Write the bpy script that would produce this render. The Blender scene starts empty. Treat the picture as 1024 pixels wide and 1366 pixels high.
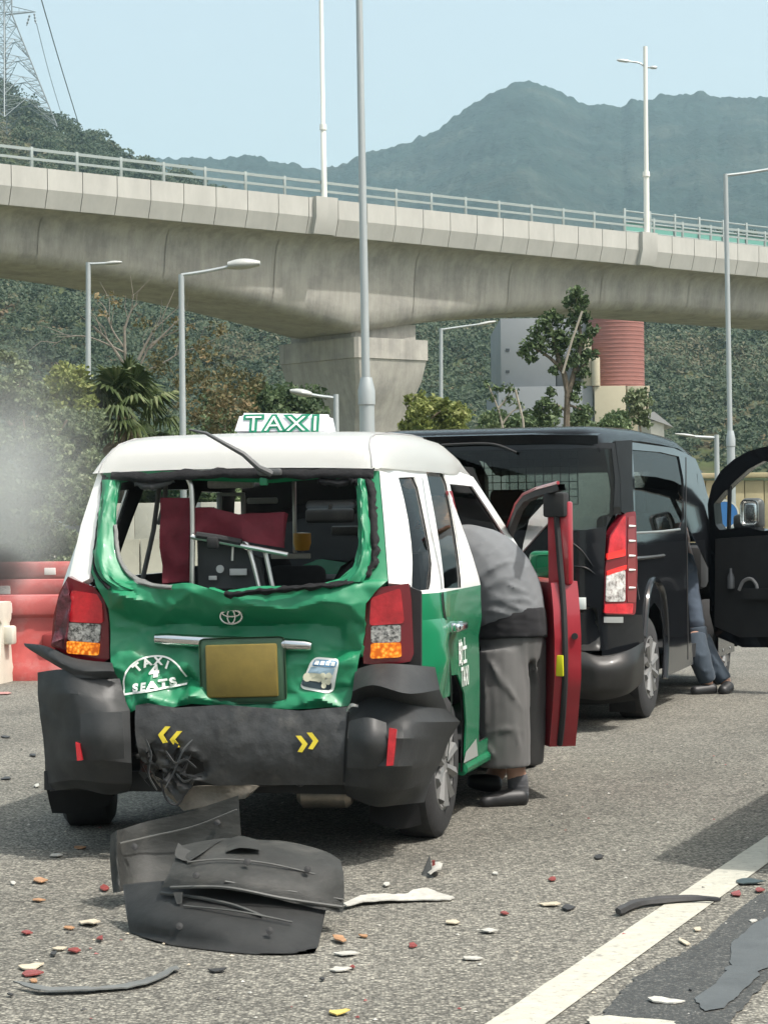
import bpy, bmesh, math, random
import numpy as np
from mathutils import Vector, Matrix, noise
from mathutils.geometry import tessellate_polygon

random.seed(7); np.random.seed(7)
SC = bpy.context.scene
COL = SC.collection
R = math.radians

# ------------------------------------------------------------------ camera
FPX, CAMH = 3000.0, 1.38                       # focal length in photo pixels, eye height
_r, _p = R(0.7), 7 / 3000.0
CR = np.array([math.cos(_r), 0, -math.sin(_r)])
_u = np.array([math.sin(_r), 0, math.cos(_r)]); _f = np.array([0, 1.0, 0])
CF = _f * math.cos(_p) + _u * math.sin(_p)
CU = _u * math.cos(_p) - _f * math.sin(_p)
cam_d = bpy.data.cameras.new('camera')
cam = bpy.data.objects.new('camera', cam_d); COL.objects.link(cam)
cam_d.sensor_fit = 'VERTICAL'; cam_d.sensor_height = 36; cam_d.lens = FPX / 1366 * 36
cam_d.clip_start = 0.1; cam_d.clip_end = 12000
M = Matrix.Identity(4)
for i in range(3):
    M[i][0], M[i][1], M[i][2] = CR[i], CU[i], -CF[i]
M[0][3], M[1][3], M[2][3] = 0, 0, CAMH
cam.matrix_world = M
SC.camera = cam

# ------------------------------------------------------------------ sky, sun, exposure
SUN = Vector((0.50, -0.30, 1.0)).normalized()
SUN_EL = math.asin(SUN.z); SUN_AZ = math.atan2(SUN.x, SUN.y)
world = bpy.data.worlds.new('World'); SC.world = world; world.use_nodes = True
wn, wl = world.node_tree.nodes, world.node_tree.links
sky = wn.new('ShaderNodeTexSky'); sky.sky_type = 'NISHITA'; sky.sun_disc = False
sky.sun_elevation = SUN_EL; sky.sun_rotation = SUN_AZ
sky.air_density = 0.8; sky.dust_density = 8.0; sky.ozone_density = 0.5; sky.altitude = 0
bg = wn['Background']; bg.inputs['Strength'].default_value = 0.15
veil = wn.new('ShaderNodeMix'); veil.data_type = 'RGBA'; veil.inputs[0].default_value = 0.55   # thin even high haze over the whole sky
veil.inputs[7].default_value = (2.35, 2.8, 2.72, 1)
wl.new(sky.outputs[0], veil.inputs[6]); wl.new(veil.outputs[2], bg.inputs['Color'])
sun_d = bpy.data.lights.new('sun', 'SUN'); sun_d.energy = 2.3; sun_d.angle = R(1.2); sun_d.color = (1, 0.965, 0.91)
sun = bpy.data.objects.new('sun', sun_d); COL.objects.link(sun)
sun.rotation_euler = SUN.to_track_quat('Z', 'Y').to_euler(); sun.location = SUN * 50
vs = SC.view_settings
vs.view_transform = 'Standard'; vs.look = 'None'; vs.gamma = 1; vs.exposure = 1.12; vs.use_curve_mapping = False
SC.cycles.max_bounces = 8; SC.cycles.transparent_max_bounces = 16; SC.cycles.volume_bounces = 1
SC.cycles.use_denoising = True

# ------------------------------------------------------------------ pixel <-> place
def ray(u, v):
    d = CF + CR * (u - 512) / FPX + CU * (683 - v) / FPX
    return d / d[1]
C0 = np.array([0, 0, CAMH])
def at(u, v, Y):                                # the world point seen at photo pixel u, v at depth Y
    return Vector(C0 + ray(u, v) * Y)
def ground(u, v, z=0.0):
    d = ray(u, v); return Vector(C0 + d * ((z - CAMH) / d[2]))
class Frame:                                    # a heading frame: x right, y forward, z up
    def __init__(s, o, deg):
        s.o = np.array(o, float); t = R(deg); s.rz = -t
        s.X = np.array([math.cos(t), -math.sin(t), 0]); s.Y = np.array([math.sin(t), math.cos(t), 0])
    def w(s, x, y, z): return Vector(s.o + s.X * x + s.Y * y + np.array([0, 0, z]))
    def loc(s, P):
        P = np.array(P) - s.o; return Vector((P @ s.X, P @ s.Y, P[2]))
    def dep(s, u, v, Y): return s.loc(at(u, v, Y))
    def on(s, u, v, n, k):
        n = np.array(n, float); W = s.X * n[0] + s.Y * n[1] + np.array([0, 0, n[2]])
        d = ray(u, v); t = (k - W @ (C0 - s.o)) / (W @ d); return s.loc(C0 + d * t)
    def rear(s, u, v, k): return s.on(u, v, (0, 1, 0), k)
    def side(s, u, v, fn, t0, t1):              # hit of the pixel's ray with the side surface x = fn(y, z)
        d = ray(u, v)
        def g(t):
            p = s.loc(C0 + d * t); return p.x - fn(p.y, p.z), p
        N = 160; pt = t0; pv, pp = g(t0)
        for i in range(1, N + 1):
            t = t0 + (t1 - t0) * i / N; v2, p2 = g(t)
            if pv > 0 >= v2:
                a, b = pt, t
                for _ in range(30):
                    m = (a + b) / 2
                    if g(m)[0] > 0: a = m
                    else: b = m
                return g(b)[1]
            pt, pv, pp = t, v2, p2
        q = s.on(u, v, (1, 0, 0), fn(1.0, 1.0)); return q

# ------------------------------------------------------------------ materials
def mat(name, col, rough=0.6, metal=0.0, coat=0.0, spec=0.5, var=0.0, vs=3.0, col2=None, mix=0.5, ms=2.0,
        bump=0.0, bs=40.0, bd=0.02, emit=None, es=0.0, sheen=0.0, stretch=None, rot=None, bdet=5.0, alpha=None, detail=6.0, edge=0.08):
    m = bpy.data.materials.new(name); m.use_nodes = True
    n, l = m.node_tree.nodes, m.node_tree.links
    b = n['Principled BSDF']
    b.inputs['Base Color'].default_value = (*col, 1); b.inputs['Roughness'].default_value = rough
    b.inputs['Metallic'].default_value = metal; b.inputs['Coat Weight'].default_value = coat
    b.inputs['Coat Roughness'].default_value = 0.04
    b.inputs['Specular IOR Level'].default_value = spec; b.inputs['Sheen Weight'].default_value = sheen
    tc = n.new('ShaderNodeTexCoord'); src = tc.outputs['Object']
    if stretch:
        mp = n.new('ShaderNodeMapping'); mp.inputs['Scale'].default_value = stretch
        if rot: mp.vector_type = 'TEXTURE'; mp.inputs['Rotation'].default_value = rot; mp.inputs['Scale'].default_value = [1 / q for q in stretch]
        l.new(src, mp.inputs['Vector']); src = mp.outputs[0]
    colout = None
    if col2 is not None:
        t = n.new('ShaderNodeTexNoise'); t.inputs['Scale'].default_value = ms; t.inputs['Detail'].default_value = detail
        t.inputs['Roughness'].default_value = 0.65
        l.new(src, t.inputs['Vector'])
        r = n.new('ShaderNodeValToRGB'); r.color_ramp.elements[0].position = max(0, mix - edge); r.color_ramp.elements[1].position = min(1, mix + edge)
        r.color_ramp.elements[0].color = (*col, 1); r.color_ramp.elements[1].color = (*col2, 1)
        l.new(t.outputs['Fac'], r.inputs['Fac']); colout = r.outputs[0]
    if var:
        t = n.new('ShaderNodeTexNoise'); t.inputs['Scale'].default_value = vs; t.inputs['Detail'].default_value = 8
        t.inputs['Roughness'].default_value = 0.7
        l.new(src, t.inputs['Vector'])
        mr = n.new('ShaderNodeMapRange'); mr.inputs[1].default_value = 0.3; mr.inputs[2].default_value = 0.7
        mr.inputs[3].default_value = 1 - var; mr.inputs[4].default_value = 1 + var
        l.new(t.outputs['Fac'], mr.inputs[0])
        mx = n.new('ShaderNodeVectorMath'); mx.operation = 'SCALE'
        if colout: l.new(colout, mx.inputs[0])
        else: mx.inputs[0].default_value = col
        l.new(mr.outputs[0], mx.inputs['Scale']); colout = mx.outputs[0]
    if colout: l.new(colout, b.inputs['Base Color'])
    if bump:
        t = n.new('ShaderNodeTexNoise'); t.inputs['Scale'].default_value = bs; t.inputs['Detail'].default_value = bdet
        l.new(src, t.inputs['Vector'])
        bp = n.new('ShaderNodeBump'); bp.inputs['Strength'].default_value = bump; bp.inputs['Distance'].default_value = bd
        l.new(t.outputs['Fac'], bp.inputs['Height']); l.new(bp.outputs[0], b.inputs['Normal'])
    if emit:
        b.inputs['Emission Color'].default_value = (*emit, 1); b.inputs['Emission Strength'].default_value = es
    return m
def glass(name, tint, refl=1.0, rough=0.0):     # thin pane: Fresnel reflection over a tinted see-through sheet
    m = bpy.data.materials.new(name); m.use_nodes = True
    n, l = m.node_tree.nodes, m.node_tree.links
    n.remove(n['Principled BSDF']); out = n['Material Output']
    t = n.new('ShaderNodeBsdfTransparent'); t.inputs[0].default_value = (*tint, 1)
    g = n.new('ShaderNodeBsdfGlossy'); g.inputs['Roughness'].default_value = rough
    g.inputs['Color'].default_value = (refl, refl, refl, 1)
    f = n.new('ShaderNodeFresnel'); f.inputs['IOR'].default_value = 1.6
    mx = n.new('ShaderNodeMixShader')
    l.new(f.outputs[0], mx.inputs[0]); l.new(t.outputs[0], mx.inputs[1]); l.new(g.outputs[0], mx.inputs[2]); l.new(mx.outputs[0], out.inputs[0])
    return m
def foliage(name, c1, c2, c3=None, ns=0.35, transl=0.25):   # each leaf card takes its own shade, whole clumps drift between two greens
    m = bpy.data.materials.new(name); m.use_nodes = True
    n, l = m.node_tree.nodes, m.node_tree.links
    b = n['Principled BSDF']; b.inputs['Roughness'].default_value = 0.6; b.inputs['Specular IOR Level'].default_value = 0.25
    g = n.new('ShaderNodeNewGeometry'); tc = n.new('ShaderNodeTexCoord')
    t = n.new('ShaderNodeTexNoise'); t.inputs['Scale'].default_value = ns; t.inputs['Detail'].default_value = 3
    l.new(tc.outputs['Object'], t.inputs['Vector'])
    a = n.new('ShaderNodeMath'); a.operation = 'MULTIPLY_ADD'; a.inputs[1].default_value = 0.55
    l.new(g.outputs['Random Per Island'], a.inputs[0])
    s = n.new('ShaderNodeMath'); s.operation = 'MULTIPLY_ADD'; s.inputs[1].default_value = 1.9; s.inputs[2].default_value = -0.72
    l.new(t.outputs['Fac'], s.inputs[0]); l.new(s.outputs[0], a.inputs[2])
    r = n.new('ShaderNodeValToRGB'); e = r.color_ramp.elements
    e[0].color = (*c1, 1); e[0].position = 0.15; e[1].color = (*c2, 1); e[1].position = 0.7
    if c3: k = e.new(0.95); k.color = (*c3, 1)
    l.new(a.outputs[0], r.inputs[0]); l.new(r.outputs[0], b.inputs['Base Color'])
    tr = n.new('ShaderNodeBsdfTranslucent'); l.new(r.outputs[0], tr.inputs[0])
    mx = n.new('ShaderNodeMixShader'); mx.inputs[0].default_value = transl
    l.new(b.outputs[0], mx.inputs[1]); l.new(tr.outputs[0], mx.inputs[2]); l.new(mx.outputs[0], n['Material Output'].inputs[0])
    return m

# ------------------------------------------------------------------ objects
def tag(o, label=None, cat=None, group=None, kind=None):
    if label: o['label'] = label
    if cat: o['category'] = cat
    if group: o['group'] = group
    if kind: o['kind'] = kind
    return o
def thing(name, label, cat, loc=(0, 0, 0), rz=0.0, group=None):
    o = bpy.data.objects.new(name, None); COL.objects.link(o)
    o.location = loc; o.rotation_euler = (0, 0, rz); o.empty_display_size = 0.2
    return tag(o, label, cat, group)
class MB:
    def __init__(s): s.v = []; s.f = []; s.m = []
    def add(s, vs, fs, m=0):
        k = len(s.v); s.v += [tuple(x) for x in vs]
        for i, f in enumerate(fs):
            s.f.append(tuple(k + j for j in f)); s.m.append(m[i] if isinstance(m, list) else m)
        return s
    def bm(s, bm, m=0, mf=None):
        bm.verts.ensure_lookup_table(); bm.verts.index_update(); bm.normal_update()
        s.add([v.co[:] for v in bm.verts], [[v.index for v in f.verts] for f in bm.faces], [mf(f) for f in bm.faces] if mf else m)
        bm.free(); return s
    def box(s, c, d, rot=None, bev=0.0, m=0, seg=2):
        bm = bmesh.new(); bmesh.ops.create_cube(bm, size=1)
        bmesh.ops.scale(bm, vec=d, verts=bm.verts)
        if bev: bmesh.ops.bevel(bm, geom=bm.edges[:], offset=bev, segments=seg, affect='EDGES', profile=0.5)
        T = Matrix.Translation(Vector(c)) @ (rot.to_4x4() if rot else Matrix.Identity(4))
        bm.transform(T); return s.bm(bm, m)
    def tube(s, pts, r, seg=8, m=0, cap=True, flat=1.0):
        pts = [Vector(p) for p in pts]; n = len(pts)
        rs = r if isinstance(r, (list, tuple)) else [r] * n
        vs, fs = [], []; up = None
        for i, p in enumerate(pts):
            d = (pts[min(i + 1, n - 1)] - pts[max(i - 1, 0)]).normalized()
            if up is None: up = d.orthogonal().normalized()
            up = (up - d * up.dot(d))
            if up.length < 1e-6: up = d.orthogonal()
            up.normalize(); sd = d.cross(up)
            for k in range(seg):
                a = 2 * math.pi * k / seg; vs.append(p + (up * math.cos(a) * flat + sd * math.sin(a)) * rs[i])
        for i in range(n - 1):
            for k in range(seg):
                a, b = i * seg + k, i * seg + (k + 1) % seg; fs.append((a, b, b + seg, a + seg))
        if cap: fs += [tuple(range(seg))[::-1], tuple(range((n - 1) * seg, n * seg))]
        return s.add(vs, fs, m)
    def lathe(s, prof, o=(0, 0, 0), ax=(0, 0, 1), seg=24, m=0):
        q = Vector((0, 0, 1)).rotation_difference(Vector(ax)); o = Vector(o); vs, fs = [], []
        for (r, z) in prof:
            for k in range(seg):
                a = 2 * math.pi * k / seg; vs.append(o + q @ Vector((r * math.cos(a), r * math.sin(a), z)))
        for i in range(len(prof) - 1):
            for k in range(seg):
                a, b = i * seg + k, i * seg + (k + 1) % seg; fs.append((a, b, b + seg, a + seg))
        return s.add(vs, fs, m)
    def grid(s, P, m=0, closed=False, th=0.0, flip=False):
        nv, nu = len(P), len(P[0]); vs = [p for row in P for p in row]; fs = []
        for i in range(nv - 1):
            for j in range(nu if closed else nu - 1):
                a, b = i * nu + j, i * nu + (j + 1) % nu
                fs.append((a, a + nu, b + nu, b) if flip else (a, b, b + nu, a + nu))
        if th:
            bm = bmesh.new(); bv = [bm.verts.new(p) for p in vs]
            for f in fs: bm.faces.new([bv[i] for i in f])
            bmesh.ops.solidify(bm, geom=bm.faces[:], thickness=th); return s.bm(bm, m)
        return s.add(vs, fs, m)
    def build(s, name, mats, parent=None, smooth=True, ang=35, loc=None):
        me = bpy.data.meshes.new(name)
        vs = s.v if loc is None else [(x - loc[0], y - loc[1], z - loc[2]) for x, y, z in s.v]
        me.from_pydata(vs, [], s.f)
        if not isinstance(mats, (list, tuple)): mats = [mats]
        for q in mats: me.materials.append(q)
        if len(mats) > 1: me.polygons.foreach_set('material_index', s.m)
        if smooth:
            me.polygons.foreach_set('use_smooth', [True] * len(me.polygons))
            me.set_sharp_from_angle(angle=R(ang))
        me.update()
        o = bpy.data.objects.new(name, me); COL.objects.link(o)
        if parent: o.parent = parent
        if loc is not None: o.location = loc
        return o
def sheet(outer, holes=(), fn=None, step=0.06, th=0.0, m=0, mf=None, mb=None, cuts=None, inset=0.0):
    """a polygon with holes in a 2-D chart, cut on a grid and carried to 3-D by fn(a, b); th gives it thickness"""
    loops = [[Vector((a, b, 0)) for a, b in lp] for lp in [outer, *holes]]
    tri = tessellate_polygon(loops); flat = [p for lp in loops for p in lp]
    bm = bmesh.new(); bv = [bm.verts.new(p) for p in flat]
    for t in tri:
        try: bm.faces.new([bv[i] for i in t])
        except ValueError: pass
    bmesh.ops.dissolve_limit(bm, angle_limit=0.001, verts=bm.verts[:], edges=bm.edges[:]) if not holes else None
    xs = [p.x for p in flat]; ys = [p.y for p in flat]
    sx, sy = step if isinstance(step, tuple) else (step, step)
    for lo, hi, st, no in ((min(xs), max(xs), sx, (1, 0, 0)), (min(ys), max(ys), sy, (0, 1, 0))):
        k = lo + st * 0.5
        while k < hi:
            bmesh.ops.bisect_plane(bm, geom=bm.verts[:] + bm.edges[:] + bm.faces[:], dist=1e-6, plane_co=(k, k, 0), plane_no=no); k += st
    for (co, no) in (cuts or ()):
        bmesh.ops.bisect_plane(bm, geom=bm.verts[:] + bm.edges[:] + bm.faces[:], dist=1e-6, plane_co=(*co, 0), plane_no=(*no, 0))
    for f in bm.faces:
        if f.normal.z < 0: f.normal_flip()
    if fn:
        for v in bm.verts: v.co = Vector(fn(v.co.x, v.co.y))
    bm.normal_update()
    if th: bmesh.ops.solidify(bm, geom=bm.faces[:], thickness=th)
    bmesh.ops.remove_doubles(bm, verts=bm.verts[:], dist=1e-5)
    mb = mb or MB(); return mb.bm(bm, m, mf)
def spl(pts, n):                                # smooth curve through points (Catmull-Rom), n samples
    P = [Vector(p) for p in pts]
    if len(P) == 2: return [P[0].lerp(P[1], i / (n - 1)) for i in range(n)]
    L = [0.0]
    for a, b in zip(P, P[1:]): L.append(L[-1] + max((b - a).length, 1e-6))
    out = []
    for i in range(n):
        t = L[-1] * i / (n - 1); k = 0
        while k < len(P) - 2 and L[k + 1] < t: k += 1
        u = (t - L[k]) / (L[k + 1] - L[k])
        p0, p1, p2, p3 = P[max(k - 1, 0)], P[k], P[k + 1], P[min(k + 2, len(P) - 1)]
        out.append(0.5 * ((2 * p1) + (p2 - p0) * u + (2 * p0 - 5 * p1 + 4 * p2 - p3) * u * u + (3 * p1 - p0 - 3 * p2 + p3) * u ** 3))
    return out
def lin(pts, n):                                # straight runs between points, n samples, corners kept
    P = [Vector(p) for p in pts]; m = len(P) - 1; out = []
    for i in range(n):
        t = i / (n - 1) * m; k = min(int(t), m - 1); out.append(P[k].lerp(P[k + 1], t - k))
    return out
def loft(rails, nu, nv, hard=False):                        # rails: rows of 3-D points, smooth both ways
    rows = [spl(r, nu) for r in rails]
    cols = [(lin if hard else spl)([rw[j] for rw in rows], nv) for j in range(nu)]
    return [[cols[j][i] for j in range(nu)] for i in range(nv)]
def text2d(s, size=1.0, offset=0.0, sx=1.0):
    c = bpy.data.curves.new('lettering', 'FONT'); c.body = s; c.size = size; c.align_x = 'CENTER'; c.align_y = 'CENTER'
    c.offset = offset; c.resolution_u = 4
    o = bpy.data.objects.new('lettering', c); COL.objects.link(o)
    me = bpy.data.meshes.new_from_object(o.evaluated_get(bpy.context.evaluated_depsgraph_get()))
    v = [(q.co.x * sx, q.co.y) for q in me.vertices]; f = [tuple(p.vertices) for p in me.polygons]
    bpy.data.objects.remove(o); bpy.data.curves.remove(c); bpy.data.meshes.remove(me)
    return v, f
def cards(name, cen, size, mats, parent=None, aspect=1.6, droop=0.0, loc=(0, 0, 0), nrm=None, spread=1.0, bend=0.25):
    """many leaf-shaped cards (two triangles folded on the midrib) at the given centres, as one mesh"""
    cen = np.asarray(cen, float) - np.array(loc); N = len(cen)
    size = np.asarray(size, float) * (0.6 + 0.8 * np.random.rand(N))
    d = np.random.randn(N, 3)
    if nrm is not None: d = d * spread + nrm
    d[:, 2] -= droop; d /= np.linalg.norm(d, axis=1)[:, None]
    e = np.cross(d, np.random.randn(N, 3)); e /= np.linalg.norm(e, axis=1)[:, None]
    k = np.cross(d, e)
    a = cen - e * (size * aspect / 2)[:, None]; c = cen + e * (size * aspect / 2)[:, None] - d * (size * 0.15)[:, None]
    b = cen + k * (size / 2)[:, None] + d * (size * bend)[:, None]; f = cen - k * (size / 2)[:, None] + d * (size * bend)[:, None]
    V = np.stack([a, b, c, f], 1).reshape(-1, 3)
    me = bpy.data.meshes.new(name); me.vertices.add(4 * N); me.vertices.foreach_set('co', V.astype(np.float32).ravel())
    tri = (np.arange(N)[:, None] * 4 + np.array([0, 1, 2, 0, 2, 3])).ravel()
    me.loops.add(6 * N); me.loops.foreach_set('vertex_index', tri.astype(np.int32))
    me.polygons.add(2 * N); me.polygons.foreach_set('loop_start', np.arange(0, 6 * N, 3, dtype=np.int32))
    me.update(calc_edges=True); me.validate()
    me.materials.append(mats)
    o = bpy.data.objects.new(name, me); COL.objects.link(o); o.location = loc if parent is None else (0, 0, 0)
    if parent: o.parent = parent
    return o
def fb(p, oct=4, h=0.9): return noise.fractal(Vector(p), h, 2.0, oct)
# ================================================================== materials of the setting
def asphalt_mat():
    m = bpy.data.materials.new('asphalt'); m.use_nodes = True
    n, l = m.node_tree.nodes, m.node_tree.links; b = n['Principled BSDF']
    b.inputs['Roughness'].default_value = 0.85; b.inputs['Specular IOR Level'].default_value = 0.3
    tc = n.new('ShaderNodeTexCoord'); o = tc.outputs['Object']
    wob = n.new('ShaderNodeTexNoise'); wob.inputs['Scale'].default_value = 60; l.new(o, wob.inputs['Vector'])
    mixv = n.new('ShaderNodeMix'); mixv.data_type = 'VECTOR'; mixv.inputs[0].default_value = 0.012
    l.new(o, mixv.inputs[4]); l.new(wob.outputs['Color'], mixv.inputs[5])
    v = n.new('ShaderNodeTexVoronoi'); v.inputs['Scale'].default_value = 90; l.new(mixv.outputs[1], v.inputs['Vector'])
    sep = n.new('ShaderNodeSeparateColor'); l.new(v.outputs['Color'], sep.inputs[0])
    rp = n.new('ShaderNodeValToRGB'); e = rp.color_ramp.elements
    e[0].color = (0.078, 0.075, 0.065, 1); e[0].position = 0.0; e[1].color = (0.31, 0.296, 0.248, 1); e[1].position = 1.0
    k = e.new(0.55); k.color = (0.162, 0.155, 0.133, 1); l.new(sep.outputs[0], rp.inputs[0])
    gap = n.new('ShaderNodeMapRange'); gap.inputs[1].default_value = 0.25; gap.inputs[2].default_value = 0.75
    gap.inputs[3].default_value = 1.12; gap.inputs[4].default_value = 0.5; l.new(v.outputs['Distance'], gap.inputs[0])
    big = n.new('ShaderNodeTexNoise'); big.inputs['Scale'].default_value = 0.9; big.inputs['Detail'].default_value = 9; big.inputs['Roughness'].default_value = 0.7
    l.new(o, big.inputs['Vector'])
    bm_ = n.new('ShaderNodeMapRange'); bm_.inputs[1].default_value = 0.3; bm_.inputs[2].default_value = 0.7; bm_.inputs[3].default_value = 0.86; bm_.inputs[4].default_value = 1.22
    l.new(big.outputs['Fac'], bm_.inputs[0])
    tm = n.new('ShaderNodeMapping'); tm.vector_type = 'TEXTURE'; tm.inputs['Rotation'].default_value = (0, 0, -0.372); tm.inputs['Scale'].default_value = (1.1, 18, 1); l.new(o, tm.inputs[0])
    tn = n.new('ShaderNodeTexNoise'); tn.inputs['Scale'].default_value = 1.0; tn.inputs['Detail'].default_value = 4; l.new(tm.outputs[0], tn.inputs['Vector'])
    tr_ = n.new('ShaderNodeMapRange'); tr_.inputs[1].default_value = 0.35; tr_.inputs[2].default_value = 0.65; tr_.inputs[3].default_value = 0.84; tr_.inputs[4].default_value = 1.08; l.new(tn.outputs['Fac'], tr_.inputs[0])
    m0 = n.new('ShaderNodeMath'); m0.operation = 'MULTIPLY'; l.new(gap.outputs[0], m0.inputs[0]); l.new(tr_.outputs[0], m0.inputs[1])
    mu = n.new('ShaderNodeMath'); mu.operation = 'MULTIPLY'; l.new(m0.outputs[0], mu.inputs[0]); l.new(bm_.outputs[0], mu.inputs[1])
    sc = n.new('ShaderNodeVectorMath'); sc.operation = 'SCALE'; l.new(rp.outputs[0], sc.inputs[0]); l.new(mu.outputs[0], sc.inputs['Scale'])
    l.new(sc.outputs[0], b.inputs['Base Color'])
    bp = n.new('ShaderNodeBump'); bp.invert = True; bp.inputs['Strength'].default_value = 0.7; bp.inputs['Distance'].default_value = 0.006
    l.new(v.outputs['Distance'], bp.inputs['Height']); l.new(bp.outputs[0], b.inputs['Normal'])
    return m
M_ASPH = asphalt_mat()
M_PAINT = mat('road_paint', (0.41, 0.398, 0.335), 0.7, var=0.13, vs=14, col2=(0.24, 0.23, 0.2), mix=0.62, ms=30, bump=0.5, bs=120, bd=0.004)
M_TAR = mat('worn_tar', (0.034, 0.035, 0.033), 0.65, var=0.35, vs=12, bump=0.6, bs=120, bd=0.005, col2=(0.15, 0.147, 0.13), mix=0.60, ms=95)
M_SEAL = mat('smooth_sealant', (0.07, 0.077, 0.078), 0.55, var=0.2, vs=6, bump=0.2, bs=90, bd=0.003)
M_SOIL = mat('soil', (0.1, 0.1, 0.055), 0.95, var=0.4, vs=0.3)
def conc_mat():
    m = mat('weathered_concrete', (0.37, 0.355, 0.315), 0.85, var=0.12, vs=0.35, col2=(0.30, 0.288, 0.26), mix=0.55, ms=0.6, bump=0.25, bs=6, bd=0.03)
    n, l = m.node_tree.nodes, m.node_tree.links; b = n['Principled BSDF']; src = b.inputs['Base Color'].links[0].from_socket
    tc = n.new('ShaderNodeTexCoord'); mp = n.new('ShaderNodeMapping'); mp.inputs['Scale'].default_value = (1.6, 1.6, 0.10); l.new(tc.outputs['Object'], mp.inputs[0])
    t = n.new('ShaderNodeTexNoise'); t.inputs['Scale'].default_value = 1.0; t.inputs['Detail'].default_value = 10; t.inputs['Roughness'].default_value = .75; l.new(mp.outputs[0], t.inputs['Vector'])
    r = n.new('ShaderNodeMapRange'); r.inputs[1].default_value = .32; r.inputs[2].default_value = .62; r.inputs[3].default_value = .74; r.inputs[4].default_value = 1.06; l.new(t.outputs['Fac'], r.inputs[0])
    v = n.new('ShaderNodeVectorMath'); v.operation = 'SCALE'; l.new(src, v.inputs[0]); l.new(r.outputs[0], v.inputs['Scale']); l.new(v.outputs[0], b.inputs['Base Color']); return m
M_CONC = conc_mat()
M_PANEL = mat('pale_precast_concrete', (0.40, 0.395, 0.365), 0.8, var=0.11, vs=0.9, stretch=(1, 1, .4), bump=0.1, bs=20, bd=0.01)
M_RAIL = mat('galvanised_rail', (0.29, 0.33, 0.32), 0.5, metal=0.2, var=0.08)
M_POLE = mat('galvanised_pole', (0.4, 0.43, 0.43), 0.45, metal=0.4, var=0.12, vs=5, stretch=(1, 1, 0.2))
M_WPOLE = mat('white_pole', (0.72, 0.72, 0.66), 0.5)
M_LAMP = mat('lamp_housing', (0.36, 0.37, 0.35), 0.4, var=0.1, vs=15)
M_STEEL = mat('pylon_steel', (0.21, 0.24, 0.25), 0.6, metal=0.2)

# ================================================================== ground, road, markings
RD = Vector((0.363, 0.932, 0)); RN = Vector((0.932, -0.363, 0)); RO = Vector((0.34, 6.1, 0))
def road_pt(s, d, z=0.0): return RO + RD * s + RN * d + Vector((0, 0, z))
g = MB().add([(-1500, -200, -0.06), (1500, -200, -0.06), (1500, 3200, -0.06), (-1500, 3200, -0.06)], [(0, 1, 2, 3)]).build('ground', M_SOIL, smooth=False); tag(g, kind='structure')
rd = MB().add([road_pt(-60, -9), road_pt(-60, 13), road_pt(170, 13), road_pt(170, -9)], [(0, 1, 2, 3)]).build('road', M_ASPH, smooth=False); tag(rd, kind='structure')
lm = MB()
P = []
for i in range(240):
    s = -8 + i * 0.25
    P.append([road_pt(s, -0.077 + 0.004 * fb((s * 3, 1, 0)), 0.004), road_pt(s, 0.077 + 0.005 * fb((s * 4, 9, 0)), 0.004)])
tag(lm.grid(P).build('lane_marking', M_PAINT, smooth=False), kind='structure')
def patch(name, px, m, z, wob=0.02):
    pts = [ground(*p) for p in px]; c = sum(pts, Vector()) / len(pts)
    ring = []
    for a, b in zip(pts, pts[1:] + pts[:1]):
        for i in range(14):
            q = a.lerp(b, i / 14); q = q + (q - c).normalized() * wob * fb((q.x * 14, q.y * 14, 3), 5); ring.append((q.x, q.y))
    o = sheet(ring, fn=lambda a, b: (a, b, z), step=5).build(name, m, smooth=False); return tag(o, kind='structure')
patch('tar_patch', [(1040, 1180), (1010, 1196), (975, 1222), (945, 1250), (905, 1276), (868, 1292), (842, 1312), (812, 1345), (790, 1380), (960, 1380), (985, 1352), (1040, 1290)], M_TAR, 0.004, 0.05)
patch('sealed_patch', [(1040, 1218), (1005, 1235), (975, 1262), (973, 1290), (955, 1315), (925, 1335), (940, 1352), (965, 1347), (990, 1325), (1040, 1278)], M_SEAL, 0.008, 0.03)
patch('worn_marking', [(785, 1362), (812, 1360), (850, 1363), (900, 1368), (890, 1385), (790, 1385)], M_PAINT, 0.012)

# ================================================================== terrain
def px_lerp(prof, u):
    for (a, b), (c, d) in zip(prof, prof[1:]):
        if u <= c: return b + (d - b) * max(0, (u - a)) / (c - a)
    return prof[-1][1]
def terrain(name, prof, D0, D1, z0, nu, nv, m, amp, cell, pw=1.15, u0=-260, u1=1290, back=True):
    P = []; N = nv
    for i in range(nv + (12 if back else 0)):
        row = []
        t = i / (nv - 1)
        for j in range(nu):
            u = u0 + (u1 - u0) * j / (nu - 1)
            D = D0 + (D1 - D0) * t; vv = px_lerp(prof, u)
            ridge = at(u, vv, D1).z
            tt = t if t <= 1 else max(0, 2 - t)
            x = (u - 512) / FPX * D
            z = z0 + (ridge - z0) * tt ** pw
            w = math.sin(math.pi * min(tt, 1) * 0.5)
            z += amp * 5 * min(1, 3 * (1 - tt) + 0.05) * w * fb((x / 160 + 3, D / 160, 1.7), 5)
            c = noise.voronoi(Vector((x / cell, D / cell, 0.3)))[0][0]
            z += amp * (0.55 - c) * (0.3 + w) + amp * 0.5 * fb((x / cell * 1.5, D / cell * 1.5, 5), 3)
            row.append((x, D, z))
        P.append(row)
    o = MB().grid(P).build(name, m, ang=180); return tag(o, kind='structure')
M_FAR = mat('far_forest', (0.016, 0.028, 0.024), 0.95, var=0.5, vs=0.02, col2=(0.034, 0.042, 0.034), mix=0.58, ms=0.012, bump=1.0, bs=0.15, bd=4.0, spec=0.1)
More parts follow.
